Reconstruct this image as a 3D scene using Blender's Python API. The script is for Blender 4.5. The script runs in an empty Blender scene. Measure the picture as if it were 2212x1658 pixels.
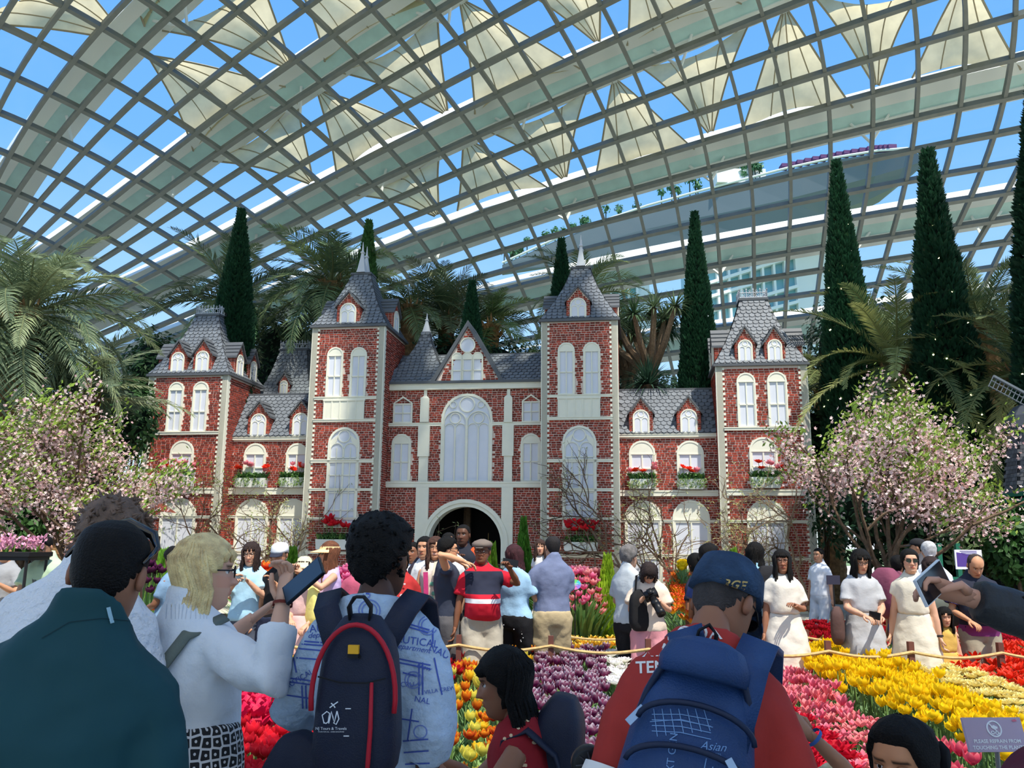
import bpy, bmesh, math, random
import numpy as np
from mathutils import Vector, Matrix, noise as mnoise
from mathutils.bvhtree import BVHTree
R = math.radians
rnd = random.Random(7)
scene = bpy.context.scene
COL = scene.collection
# ------------------------------------------------------------------ camera
FPX, TILT, ROLL, CAMZ = 1800.0, R(10.86), 0.0106, 1.6
CPOS = Vector((0, 0, CAMZ))
_f = Vector((0, math.cos(TILT), math.sin(TILT)))
_u0 = Vector((0, -math.sin(TILT), math.cos(TILT)))
_r0 = Vector((1, 0, 0))
CR = _r0 * math.cos(ROLL) + _u0 * math.sin(ROLL)
CU = _u0 * math.cos(ROLL) - _r0 * math.sin(ROLL)
cd = bpy.data.cameras.new('camera')
cam = bpy.data.objects.new('camera', cd)
COL.objects.link(cam)
cd.sensor_width = 36
cd.lens = 36 * FPX / 2212
cd.clip_end = 2000
m3 = Matrix((CR, CU, -_f)).transposed()
cam.matrix_world = Matrix.Translation(CPOS) @ m3.to_4x4()
scene.camera = cam
# ------------------------------------------------------------------ light
scene.view_settings.view_transform = 'Standard'
scene.view_settings.look = 'None'
scene.view_settings.exposure = 0.42
scene.view_settings.gamma = 1.0
scene.view_settings.use_curve_mapping = False
SUN_AZ, SUN_EL = R(150), R(62)          # azimuth clockwise from +Y (right of and behind the camera)
SUN_DIR = Vector((math.sin(SUN_AZ) * math.cos(SUN_EL), math.cos(SUN_AZ) * math.cos(SUN_EL), math.sin(SUN_EL)))
sd = bpy.data.lights.new('sun', 'SUN')
sd.energy = 4.6
sd.angle = R(0.8)
sd.color = (1.0, 0.94, 0.83)
so = bpy.data.objects.new('sun', sd)
so.rotation_euler = SUN_DIR.to_track_quat('Z', 'Y').to_euler()
so.location = (0, 0, 80)
COL.objects.link(so)
w = bpy.data.worlds.new('sky')
scene.world = w
w.use_nodes = True
nt = w.node_tree
bg = nt.nodes['Background']
tc = nt.nodes.new('ShaderNodeTexCoord')
sx = nt.nodes.new('ShaderNodeSeparateXYZ')
rp = nt.nodes.new('ShaderNodeValToRGB')
nt.links.new(tc.outputs['Generated'], sx.inputs[0])
nt.links.new(sx.outputs['Z'], rp.inputs[0])
el = rp.color_ramp.elements
el[0].position = 0.0
el[0].color = (0.80, 0.90, 1.0, 1)
el[1].position = 0.75
el[1].color = (0.10, 0.31, 0.78, 1)
e = el.new(0.14); e.color = (0.46, 0.70, 0.98, 1)
e = el.new(0.42); e.color = (0.16, 0.41, 0.88, 1)
nt.links.new(rp.outputs[0], bg.inputs[0])
bg.inputs[1].default_value = 1.0
# ------------------------------------------------------------------ helpers
def lin(c):
    c = c / 255.0
    return c / 12.92 if c <= 0.04045 else ((c + 0.055) / 1.055) ** 2.4
def rgb(c):
    return (lin(c[0]), lin(c[1]), lin(c[2]), 1.0)
def ray(px, py):
    return (_f + CR * ((px - 1106) / FPX) + CU * ((829 - py) / FPX))
def at(px, py, d):
    """point on the pixel's ray at forward (+Y) distance d"""
    v = ray(px, py)
    return CPOS + v * (d / v.y)
def gnd(px, py, z=0.0):
    v = ray(px, py)
    return CPOS + v * ((z - CAMZ) / v.z)
_M = {}
def mat(name, c, rough=0.7, var=0.0, scale=20.0, bump=0.0, bscale=60.0, metal=0.0, spec=0.3, objvar=0.0, attr=None, trans=0.0, c2=None):
    """procedural material: base colour with noise variation, optional bump, per-object variation, attribute tone"""
    if name in _M:
        return _M[name]
    m = bpy.data.materials.new(name)
    _M[name] = m
    m.use_nodes = True
    n = m.node_tree
    L = n.links.new
    b = n.nodes['Principled BSDF']
    b.inputs['Roughness'].default_value = rough
    b.inputs['Metallic'].default_value = metal
    b.inputs['Specular IOR Level'].default_value = spec
    col = rgb(c)
    b.inputs['Base Color'].default_value = col
    src = None
    if var > 0 or c2 is not None:
        t = n.nodes.new('ShaderNodeTexCoord')
        nz = n.nodes.new('ShaderNodeTexNoise')
        nz.inputs['Scale'].default_value = scale
        nz.inputs['Detail'].default_value = 5
        L(t.outputs['Object'], nz.inputs['Vector'])
        mx = n.nodes.new('ShaderNodeMix'); mx.data_type = 'RGBA'
        if c2 is not None:
            a, d = col, rgb(c2)
        else:
            a = tuple(max(0, x * (1 - var)) for x in col[:3]) + (1,)
            d = tuple(min(1, x * (1 + var)) for x in col[:3]) + (1,)
        mr = n.nodes.new('ShaderNodeMapRange')
        mr.inputs[1].default_value = 0.32; mr.inputs[2].default_value = 0.68
        L(nz.outputs['Fac'], mr.inputs[0])
        L(mr.outputs[0], mx.inputs['Factor'])
        mx.inputs['A'].default_value = a; mx.inputs['B'].default_value = d
        src = mx.outputs['Result']
    def hsv(src, sock, amp):
        h = n.nodes.new('ShaderNodeHueSaturation')
        mr = n.nodes.new('ShaderNodeMapRange')
        mr.inputs[3].default_value = 1 - amp; mr.inputs[4].default_value = 1 + amp
        L(sock, mr.inputs[0]); L(mr.outputs[0], h.inputs['Value'])
        if src is None: h.inputs['Color'].default_value = col
        else: L(src, h.inputs['Color'])
        return h.outputs[0]
    if objvar > 0:
        o = n.nodes.new('ShaderNodeObjectInfo')
        src = hsv(src, o.outputs['Random'], objvar)
    if attr:
        a = n.nodes.new('ShaderNodeAttribute'); a.attribute_name = 'tone'
        src = hsv(src, a.outputs['Fac'], attr)
    if src is not None:
        L(src, b.inputs['Base Color'])
    if bump > 0:
        t = n.nodes.new('ShaderNodeTexCoord')
        nz = n.nodes.new('ShaderNodeTexNoise'); nz.inputs['Scale'].default_value = bscale; nz.inputs['Detail'].default_value = 6
        L(t.outputs['Object'], nz.inputs['Vector'])
        bp = n.nodes.new('ShaderNodeBump'); bp.inputs['Strength'].default_value = bump; bp.inputs['Distance'].default_value = 0.02
        L(nz.outputs['Fac'], bp.inputs['Height']); L(bp.outputs[0], b.inputs['Normal'])
    if trans > 0:
        tr = n.nodes.new('ShaderNodeBsdfTranslucent')
        if src is not None: L(src, tr.inputs['Color'])
        else: tr.inputs['Color'].default_value = col
        ms = n.nodes.new('ShaderNodeMixShader'); ms.inputs[0].default_value = trans
        L(b.outputs[0], ms.inputs[1]); L(tr.outputs[0], ms.inputs[2])
        L(ms.outputs[0], n.nodes['Material Output'].inputs[0])
    return m
class MB:
    """mesh collector: verts, faces, material index per face, optional tone per face"""
    def __init__(s):
        s.v = []; s.f = []; s.mi = []; s.tone = []; s.cur = 0; s.t = 0.5
    def add(s, vs, fs):
        o = len(s.v); s.v.extend(vs)
        for f in fs:
            s.f.append(tuple(i + o for i in f)); s.mi.append(s.cur); s.tone.append(s.t)
        return s
    def box(s, x0, x1, y0, y1, z0, z1):
        return s.add([(x0, y0, z0), (x1, y0, z0), (x1, y1, z0), (x0, y1, z0), (x0, y0, z1), (x1, y0, z1), (x1, y1, z1), (x0, y1, z1)],
                     [(0, 3, 2, 1), (4, 5, 6, 7), (0, 1, 5, 4), (1, 2, 6, 5), (2, 3, 7, 6), (3, 0, 4, 7)])
    def prism(s, poly, y0, y1):
        """polygon in x,z extruded along y"""
        n = len(poly)
        vs = [(p[0], y0, p[1]) for p in poly] + [(p[0], y1, p[1]) for p in poly]
        fs = [tuple(range(n)), tuple(range(2 * n - 1, n - 1, -1))]
        fs += [(i, i + n, (i + 1) % n + n, (i + 1) % n) for i in range(n)]
        return s.add(vs, fs)
    def ringband(s, outer, inner, y0, y1, closed=False):
        """frame between two equal-length x,z outlines, extruded along y"""
        n = len(outer)
        vs = [(p[0], y0, p[1]) for p in outer] + [(p[0], y0, p[1]) for p in inner] + [(p[0], y1, p[1]) for p in outer] + [(p[0], y1, p[1]) for p in inner]
        fs = []
        for i in range(n if closed else n - 1):
            j = (i + 1) % n
            fs += [(i, j, n + j, n + i), (2 * n + i, 3 * n + i, 3 * n + j, 2 * n + j), (i, 2 * n + i, 2 * n + j, j), (n + i, n + j, 3 * n + j, 3 * n + i)]
        if not closed:
            fs += [(0, n, 3 * n, 2 * n), (n - 1, 3 * n - 1, 4 * n - 1, 2 * n - 1)]
        return s.add(vs, fs)
    def tube(s, path, rad, n=6, cap=True, flat=1.0):
        path = [Vector(p) for p in path]
        k = len(path)
        if not hasattr(rad, '__len__'): rad = [rad] * k
        vs = []; up = Vector((0, 0, 1)); prev = None
        for i, p in enumerate(path):
            t = (path[min(i + 1, k - 1)] - path[max(i - 1, 0)])
            if t.length < 1e-9: t = Vector((0, 0, 1))
            t.normalize()
            if prev is None:
                a = t.cross(up if abs(t.z) < 0.9 else Vector((1, 0, 0))).normalized()
            else:
                a = (prev - t * prev.dot(t))
                a = a.normalized() if a.length > 1e-6 else t.orthogonal().normalized()
            prev = a; b = t.cross(a)
            for q in range(n):
                an = 2 * math.pi * q / n
                vs.append(tuple(p + a * (math.cos(an) * rad[i]) + b * (math.sin(an) * rad[i] * flat)))
        fs = []
        for i in range(k - 1):
            for q in range(n):
                fs.append((i * n + q, i * n + (q + 1) % n, (i + 1) * n + (q + 1) % n, (i + 1) * n + q))
        if cap:
            fs.append(tuple(range(n - 1, -1, -1))); fs.append(tuple((k - 1) * n + q for q in range(n)))
        return s.add(vs, fs)
    def loft(s, rings, cap=True):
        n = len(rings[0]); k = len(rings); vs = [tuple(p) for r in rings for p in r]; fs = []
        for i in range(k - 1):
            for q in range(n):
                fs.append((i * n + q, i * n + (q + 1) % n, (i + 1) * n + (q + 1) % n, (i + 1) * n + q))
        if cap:
            fs.append(tuple(range(n - 1, -1, -1))); fs.append(tuple((k - 1) * n + q for q in range(n)))
        return s.add(vs, fs)
    def ball(s, c, r, nu=8, nv=6, sc=(1, 1, 1)):
        rings = []
        for i in range(1, nv):
            a = math.pi * i / nv
            rings.append([(c[0] + r * sc[0] * math.sin(a) * math.cos(2 * math.pi * q / nu), c[1] + r * sc[1] * math.sin(a) * math.sin(2 * math.pi * q / nu), c[2] - r * sc[2] * math.cos(a)) for q in range(nu)])
        return s.loft(rings)
    def xf(s, M, start=0):
        for i in range(start, len(s.v)):
            s.v[i] = tuple(M @ Vector(s.v[i]))
        return s
    def mesh(s, name, mats, smooth=False):
        me = bpy.data.meshes.new(name)
        me.from_pydata([tuple(v) for v in s.v], [], s.f)
        if not isinstance(mats, (list, tuple)): mats = [mats]
        for m in mats: me.materials.append(m)
        if len(mats) > 1: me.polygons.foreach_set('material_index', s.mi)
        if smooth: me.polygons.foreach_set('use_smooth', [True] * len(s.f))
        if any(t != 0.5 for t in s.tone):
            at_ = me.attributes.new('tone', 'FLOAT', 'FACE'); at_.data.foreach_set('value', s.tone)
        me.update()
        return me
    def obj(s, name, mats, parent=None, smooth=False, **kw):
        return put(name, s.mesh(name, mats, smooth), parent, **kw)
def put(name, data, parent=None, loc=None, rz=None, label=None, cat=None, group=None, kind=None):
    o = bpy.data.objects.new(name, data)
    COL.objects.link(o)
    if parent is not None: o.parent = parent
    if loc is not None: o.location = loc
    if rz is not None: o.rotation_euler = (0, 0, rz)
    if label: o['label'] = label
    if cat: o['category'] = cat
    if group: o['group'] = group
    if kind: o['kind'] = kind
    return o
def empty(name, loc=(0, 0, 0), rz=0, **kw):
    return put(name, None, None, loc, rz, **kw)
def arc(cx, cz, r, a0, a1, n):
    return [(cx + r * math.cos(a0 + (a1 - a0) * i / n), cz + r * math.sin(a0 + (a1 - a0) * i / n)) for i in range(n + 1)]
def nz3(p, s=1.0):
    return mnoise.noise(Vector(p) * s)
# ================================================================== ground
soil = mat('damp_soil', (72, 58, 44), 0.95, 0.25, 3, bump=0.6, bscale=20)
pave = mat('warm_stone_path', (200, 192, 176), 0.8, 0.08, 1.2, bump=0.15, bscale=60)
mb = MB(); mb.add([(-70, -25, 0), (70, -25, 0), (70, 75, 0), (-70, 75, 0)], [(0, 1, 2, 3)])
mb.obj('floor', pave, None, kind='structure', label='pale stone floor of the glasshouse')
mb = MB(); mb.box(-7, 8.5, 3.7, 8.05, 0, .03); mb.obj('flower_bed_soil', soil, None, kind='structure', label='dark planted soil under the tulip drifts')
mb = MB(); mb.box(-12, 12, 10.6, 19, 0, .03); mb.obj('border_soil', soil, None, kind='structure', label='dark soil border between the path and the brick front')
mb = MB(); mb.add([(-700, -500, -.06), (700, -500, -.06), (700, 900, -.06), (-700, 900, -.06)], [(0, 1, 2, 3)])
mb.obj('ground', mat('outside_lawn', (120, 140, 96), .95, .2, .02), None, kind='structure', label='lawn and paving outside the glasshouse')
# ================================================================== glass dome
_T1 = {(0,0):(870,620),(1,0):(1090,375),(2,0):(1330,115),(-1,0):(655,855),(-2,0):(455,1080),(-3,0):(255,1305),
 (0,1):(1115,760),(1,1):(1355,530),(2,1):(1605,290),(-1,1):(890,985),(-2,1):(680,1190),(-3,1):(470,1405),
 (0,2):(1350,900),(1,2):(1595,690),(2,2):(1855,480),(-1,2):(1115,1110),(-2,2):(890,1305),(-3,2):(675,1500),
 (0,3):(1575,1040),(1,3):(1820,845),(2,3):(2085,655),(-1,3):(1330,1245),(-2,3):(1095,1415),(-3,3):(865,1595),
 (0,4):(1775,1190),(1,4):(2025,1005),(-1,4):(1525,1360),(-2,4):(1280,1530),(0,5):(1955,1315),(-1,5):(1705,1475),(-2,5):(1455,1635),
 (0,-1):(605,470),(1,-1):(815,195),(-1,-1):(405,725),(-2,-1):(220,965),(-3,-1):(30,1190),(0,-2):(320,325),(1,-2):(510,40),(-1,-2):(140,590)}
_T2 = {(2,4):(445,840),(3,4):(725,640),(4,4):(1003,460),(5,4):(1300,265),(6,4):(1610,75),(3,3):(510,450),(3,2):(270,260),(3,1):(10,70),
 (4,3):(795,250),(4,2):(550,40),(5,3):(1085,50),(6,5):(1800,305),(5,5):(1490,480),(4,5):(1190,660),(3,5):(910,815),(2,5):(635,990),(1,5):(370,1150),
 (7,5):(2120,110),(6,6):(1970,520),(5,6):(1660,680),(4,6):(1370,830),(3,6):(1090,985),(2,6):(815,1140),(1,6):(540,1290),(0,6):(285,1440),
 (5,7):(1820,890),(4,7):(1525,1025),(3,7):(1245,1160),(2,7):(970,1300),(1,7):(700,1440),(0,7):(440,1580),
 (5,8):(1950,1070),(4,8):(1665,1195),(3,8):(1385,1325),(2,8):(1110,1450),(1,8):(845,1585),(5,9):(2080,1240),(4,9):(1790,1370),(3,9):(1510,1490),(2,9):(1240,1600),(4,10):(1905,1535)}
_T3 = {(7,6):(435,350),(7,7):(588,590),(7,8):(710,810),(7,9):(820,1020),(7,10):(915,1205),(7,11):(1000,1400),(7,12):(1070,1575),
 (8,6):(770,190),(8,7):(910,430),(8,8):(1030,670),(8,9):(1130,905),(8,10):(1215,1105),(8,11):(1300,1300),(8,12):(1365,1490),
 (9,6):(1120,10),(9,7):(1250,285),(9,8):(1355,545),(9,9):(1440,780),(9,10):(1520,1000),(9,11):(1600,1205),(9,12):(1650,1400),(9,13):(1695,1600),
 (10,7):(1595,130),(10,8):(1690,405),(10,9):(1780,660),(10,10):(1845,880),(10,11):(1905,1115),(10,12):(1950,1335),(10,13):(1990,1530),
 (6,7):(285,740),(6,8):(400,940),(6,9):(515,1130),(6,10):(615,1315),(6,11):(705,1480),(6,12):(785,1640),(5,10):(330,1410),(5,11):(430,1580)}
_T4 = {(11,8):(170,215),(11,9):(230,450),(11,10):(283,660),(11,11):(320,880),(11,12):(350,1060),(11,13):(375,1230),(11,14):(395,1420),
 (12,8):(480,80),(12,9):(530,335),(12,10):(570,565),(12,11):(605,785),(12,12):(618,985),(12,13):(632,1180),(12,14):(637,1350),
 (13,9):(835,220),(13,10):(868,470),(13,11):(885,700),(13,12):(895,900),(13,13):(900,1100),(13,14):(893,1310),
 (14,9):(1160,110),(14,10):(1175,370),(14,11):(1185,620),(14,12):(1180,845),(14,13):(1165,1050),(14,14):(1155,1255),
 (15,9):(1485,20),(15,10):(1490,280),(15,11):(1480,545),(15,12):(1465,775),(15,13):(1445,1000),(15,14):(1425,1195),
 (16,10):(1815,190),(16,11):(1790,465),(16,12):(1765,710),(16,13):(1735,935),(16,14):(1690,1170),
 (17,10):(2140,105),(17,11):(2105,380),(17,12):(2070,620),(17,13):(2010,890),(17,14):(1965,1110)}
_T5 = {(8,13):(1020,325),(8,14):(1045,425),(8,15):(1065,530),(8,16):(1080,630),(8,17):(1093,715),(8,18):(1105,795),
 (7,13):(858,375),(7,14):(887,470),(7,15):(912,560),(6,13):(705,410),(6,14):(745,510),(5,12):(512,370),(5,13):(552,460)}
_T6 = {(-1,6):(650,170),(-1,7):(740,250),(-2,6):(505,260),(-2,7):(595,325),(-3,4):(180,235),(-3,5):(275,290),(-3,6):(370,345),(-3,7):(450,405),
 (-4,5):(140,375),(-4,6):(230,430),(-4,7):(315,490),(-4,8):(385,535),(-5,7):(180,560),(-5,8):(250,610)}
_nodes = {}
for T, x0, y0, s in ((_T1, 0, 0, .27137), (_T2, 500, 0, .27137), (_T3, 1000, 0, .27137), (_T4, 1500, 0, .32203), (_T5, 900, 300, .4728), (_T6, 200, 350, .4728)):
    for k, v in T.items():
        _nodes[k] = (x0 + v[0] * s, y0 + v[1] * s)
# a smooth ellipsoidal shell in world space; fit the two bar families of the grid on it as smooth curves
DC, DAX = Vector((4, 8, -2)), Vector((56, 42, 34))
def shell_hit(px, py, off=0.0):
    d = ray(px, py); o = CPOS - DC
    a = Vector([d[i] / (DAX[i] + off) for i in range(3)]); b = Vector([o[i] / (DAX[i] + off) for i in range(3)])
    A, B, C = a.dot(a), 2 * a.dot(b), b.dot(b) - 1
    t = (-B + math.sqrt(max(0, B * B - 4 * A * C))) / (2 * A)
    return CPOS + d * t
def shell_pt(dx, dy, off=0.0):
    """shell point over plan position given by direction angles (azimuth, elevation about the shell centre)"""
    return DC + Vector(((DAX.x + off) * math.cos(dy) * math.sin(dx), (DAX.y + off) * math.cos(dy) * math.cos(dx), (DAX.z + off) * math.sin(dy)))
def _basis(i, j):
    i = (np.asarray(i, float) - 6) / 11; j = (np.asarray(j, float) - 6) / 11
    return np.stack([i ** a * j ** b for a in range(5) for b in range(5) if a + b <= 4], -1)
def _ang(p):
    q = Vector(((p.x - DC.x) / DAX.x, (p.y - DC.y) / DAX.y, (p.z - DC.z) / DAX.z))
    return math.atan2(q.x, q.y), math.asin(max(-1, min(1, q.z / q.length)))
_k = list(_nodes)
_A = _basis([k[0] for k in _k], [k[1] for k in _k])
_Y = np.array([_ang(shell_hit(*_nodes[k])) for k in _k])
_reg = np.diag([0.0 if a + b <= 2 else (0.002 if a + b == 3 else 0.006) for a in range(5) for b in range(5) if a + b <= 4])
_cf = np.linalg.solve(_A.T @ _A + _reg, _A.T @ _Y)
def _gang(i, j):
    ic, jc = min(max(i, -5), 17), min(max(j, -3), 17)
    a = _basis(ic, jc) @ _cf
    if i != ic: a = a + (i - ic) * (_basis(ic, jc) - _basis(ic - (1 if i > ic else -1), jc)) @ _cf * (1 if i > ic else -1)
    if j != jc: a = a + (j - jc) * (_basis(ic, jc) - _basis(ic, jc - (1 if j > jc else -1))) @ _cf * (1 if j > jc else -1)
    return a
def grid(i, j, off=0.0):
    a = _gang(i, j)
    return shell_pt(a[0], a[1], off)
def shell_n(p):
    q = p - DC
    return Vector((q.x / DAX.x ** 2, q.y / DAX.y ** 2, q.z / DAX.z ** 2)).normalized()
I0, I1, J0, J1 = -8, 20, -6, 23
steel = mat('grey_steel', (116, 120, 114), 0.5, 0.08, 3)
white_steel = mat('white_steel', (245, 246, 244), 0.4)
teal_under = mat('arch_underside_shade', (204, 236, 236), 0.3, 0.05, 2)  # teal shade of the white arch undersides put into the colour
def glass_mat():
    m = bpy.data.materials.new('dome_glass'); m.use_nodes = True
    n = m.node_tree; L = n.links.new
    n.nodes.remove(n.nodes['Principled BSDF'])
    t = n.nodes.new('ShaderNodeBsdfTransparent'); t.inputs[0].default_value = (0.95, 0.98, 0.94, 1)
    g = n.nodes.new('ShaderNodeBsdfGlossy'); g.inputs['Roughness'].default_value = 0.02
    fr = n.nodes.new('ShaderNodeFresnel'); fr.inputs[0].default_value = 1.25
    mx = n.nodes.new('ShaderNodeMixShader')
    L(fr.outputs[0], mx.inputs[0]); L(t.outputs[0], mx.inputs[1]); L(g.outputs[0], mx.inputs[2]); L(mx.outputs[0], n.nodes['Material Output'].inputs[0])
    return m
glass = glass_mat()
dome = empty('ceiling', (0, 0, 0)); dome['kind'] = 'structure'; dome['label'] = 'curved glass dome on a grid of grey steel bars'
def bar_line(pts, wdt, dep, off0, mats, name):
    """rectangular bar swept along points, standing inwards from the shell"""
    mb = MB(); rings = []
    for k, p in enumerate(pts):
        n = shell_n(p); t = (pts[min(k + 1, len(pts) - 1)] - pts[max(k - 1, 0)]).normalized(); s = t.cross(n).normalized() * wdt / 2
        a, b = p + n * off0, p + n * (off0 - dep)
        rings.append([a + s, a - s, b - s, b + s])
    mb.loft(rings)
    return mb.obj(name, mats, dome)
for i in range(I0, I1 + 1):
    bar_line([grid(i, j / 2) for j in range(2 * J0, 2 * J1 + 1)], 0.16, 0.42, 0.0, steel, 'steel_bar')
for j in range(J0, J1 + 1):
    bar_line([grid(i / 2, j) for i in range(2 * I0, 2 * I1 + 1)], 0.18, 0.46, 0.0, steel, 'steel_bar')
_cells = []
for i in range(I0, I1):
    for j in range(J0, J1):
        c = grid(i + .5, j + .5); v = c - CPOS
        px = 1106 + FPX * v.dot(CR) / max(v.dot(_f), .1); py = 829 - FPX * v.dot(CU) / max(v.dot(_f), .1)
        vis = v.dot(_f) > 0 and -60 < px < 2272 and -60 < py < 760
        q = [grid(i, j), grid(i + 1, j), grid(i + 1, j + 1), grid(i, j + 1)]
        ar = (q[2] - q[0]).cross(q[3] - q[1]).length / v.length ** 2
        _cells.append((-ar if vis else 0, i, j, q))
_cells.sort(key=lambda c: c[0])
_rest = MB()
for k, (ar, i, j, q) in enumerate(_cells):
    if k < 300 and ar < 0:
        MB().add(q, [(0, 1, 2, 3)]).obj('pane', glass, dome)
    else:
        _rest.add(q, [(0, 1, 2, 3)])
_rest.obj('pane_field', glass, dome, kind='stuff')
# steel arches outside the glass on every fourth bar
ip = [I0 + k * .5 for k in range(2 * (I1 - I0) + 1)]
for j in (-4, 0, 4, 8, 12, 16, 20):
    mb = MB(); rings = []
    pts = [grid(i, j - .12, 1.1) for i in ip]
    for k, p in enumerate(pts):
        n = shell_n(p); t = (pts[min(k + 1, len(pts) - 1)] - pts[max(k - 1, 0)]).normalized(); s = t.cross(n).normalized()
        rings.append([p + s * .5 + n * .9, p - s * .5 + n * .9, p - s * .5, p + s * .5])
    mb.loft(rings)
    o = mb.obj('arch_rib', teal_under, dome)
    for sg in (-1, 1):
        m2 = MB(); rings = []
        for k, p in enumerate(pts):
            n = shell_n(p); t = (pts[min(k + 1, len(pts) - 1)] - pts[max(k - 1, 0)]).normalized(); s = t.cross(n).normalized()
            c = p + s * (sg * .62)
            rings.append([c + s * .3 + n * .95, c - s * .3 + n * .95, c - s * .3 - n * .12, c + s * .3 - n * .12])
        m2.loft(rings); m2.obj('arch_flange', white_steel, o)
    for i in range(I0 + 2, I1, 4):
        m3_ = MB()
        for a, b in ((i - .45, i), (i + .45, i)):
            m3_.tube([grid(a, j, 1.1), grid(b, j + .55, 0.05)], .07, 5)
        m3_.obj('strut', white_steel, o)
# fabric shade sails stretched between the arches
sail_m = mat('beige_shade_fabric', (222, 208, 172), 0.8, 0.10, 1.5, trans=0.66)
seam_m = mat('sail_seam', (172, 160, 136), 0.8)
SAILS = [((272, 88), (-120, 52), (150, -70), 'cut by the top left corner'), ((230, -90), (313, 57), (400, -32), 'second from the left at the top edge'),
 ((318, 118), (418, 326), (617, 187), 'low on the left, point up'), ((632, 152), (350, 65), (560, -62), 'upper left, point down by the bright arch'),
 ((640, -42), (702, 133), (925, 5), 'top edge left of centre'), ((678, 400), (459, 347), (641, 213), 'point down above the tall left palm'),
 ((684, 192), (728, 385), (902, 277), 'point up above the left tall turret'), ((968, 250), (733, 155), (945, 25), 'point down left of the picture centre'),
 ((992, -5), (1026, 246), (1253, 148), 'point up at the top centre'), ((1295, 98), (1076, -50), (1308, -50), 'point down at the top right of centre'),
 ((1362, -95), (1355, 98), (1602, 8), 'top edge above the hotel roof garden'), ((948, 470), (768, 420), (949, 332), 'lowest point above the broad palm'),
 ((1002, 296), (988, 455), (1182, 404), 'lowest in the centre with its point up'), ((1222, 392), (1058, 284), (1267, 195), 'point down above the right tall turret'),
 ((1325, 165), (1285, 388), (1500, 322), 'point up left of the hotel trees'), ((1537, 295), (1385, 145), (1618, 50), 'point down over the hotel trees'),
 ((1695, 12), (1605, 278), (1842, 232), 'point up over the hotel prow'), ((1895, 195), (1757, -10), (1985, -15), 'point down above the tallest left cypress'),
 ((2090, -62), (1970, 168), (2205, 150), 'rightmost with its wide foot on the arch')]
def sail(corners, where):
    P = [shell_hit(c[0], c[1], 1.0) for c in corners]
    n = shell_n((P[0] + P[1] + P[2]) / 3)
    N = 12; mb = MB(); idx = {}
    def pt(a, r):
        # a 0..1 from apex to foot, r 0..1 across; edges pulled in, cloth bellied outwards
        l = P[0].lerp(P[1], a); rr = P[0].lerp(P[2], a)
        c = (l + rr) / 2; pin = 0.05 * math.sin(math.pi * a)
        l = l.lerp(c, pin); rr = rr.lerp(c, pin)
        q = l.lerp(rr, r)
        if a > .8: q = q.lerp(P[0], 0.10 * math.sin(math.pi * r) * (a - .8) / .2)
        q = DC + (q - DC).normalized() * ((q - DC).length)
        return q + n * (0.9 * math.sin(math.pi * min(1, a)) * (1 - .5 * abs(2 * r - 1)))
    o_ = 0
    for a in range(N + 1):
        for r in range(9):
            mb.v.append(tuple(pt(max(.05, a / N), r / 8)))
    for a in range(N):
        for r in range(8):
            mb.f.append((a * 9 + r, a * 9 + r + 1, (a + 1) * 9 + r + 1, (a + 1) * 9 + r)); mb.mi.append(0); mb.tone.append(.5)
    o = mb.obj('shade_sail', sail_m, None, smooth=True, label='beige shade sail on the glass dome, ' + where, cat='sail', group='shade sails over the dome')
    ms = MB()
    for r in (2, 4, 6):
        ms.tube([pt(max(.05, a / N), r / 8) - n * .04 for a in range(N + 1)], .03, 4, False)
    ms.obj('seam', seam_m, o)
    me = MB()
    for r in (0, 8):
        me.tube([pt(max(.05, a / N), r / 8) - n * .04 for a in range(N + 1)], .05, 4, False)
    me.obj('edge_cable', seam_m, o)
for s_ in SAILS: sail(s_[:3], s_[3])

# unseen sails added on the same shell to shade visitors and warm the light
def unseen_sail(a, b, c, where):
    global shell_hit
    keep = shell_hit
    def up(px, py, off=0.0):
        x, y = (px - DC.x) / (DAX.x + off), (py - DC.y) / (DAX.y + off)
        return Vector((px, py, DC.z + (DAX.z + off) * math.sqrt(max(0, 1 - x * x - y * y))))
    shell_hit = up; sail((a, b, c), where); shell_hit = keep
unseen_sail((-2, -8.9), (-3, -15.5), (16, -15.5), 'unseen, added to shade the visitors, left half')
unseen_sail((16, -15.5), (-2, -8.9), (16, -8.6), 'unseen, added to shade the visitors, right half')
unseen_sail((7, -8.4), (1, -14.5), (13, -14.5), 'unseen, added to shade the visitors, middle')
_n = 0
for y0 in (-24, -17.2, -9.6, -1.6, 5.4, 12.4):
    for k in range(-5, 6):
        x0 = k * 5.2 + (2.6 if round(y0) % 2 else 0); h = 6.7 if y0 != -9.6 else 4.2
        if -10 < y0 < -5 and -2 < x0 < 17: continue          # open glass: sun on the path
        if y0 == -1.6 and (x0 > 13 or -1 < x0 < 3): continue
        if y0 > 5 and not (x0 < -3 or 3 < x0 < 9 or x0 > 17): continue
        if abs(x0) > 27 or (x0 / 50) ** 2 + ((y0 - 8) / 40) ** 2 > .9: continue
        up_ = k % 2; _n += 1
        a = (x0, y0 + h * up_); b, c = (x0 - 4.7, y0 + h * (1 - up_)), (x0 + 4.7, y0 + h * (1 - up_))
        unseen_sail(a, b, c, 'unseen, added for light, %s row %s' % (['rearmost', 'second', 'third', 'fourth', 'fifth', 'foremost'][(-24, -17.2, -9.6, -1.6, 5.4, 12.4).index(y0)], 'far left,left,left of centre,centre left,near centre,centre,just right,right of centre,right,far right,rightmost'.split(',')[k + 5]))
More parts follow.
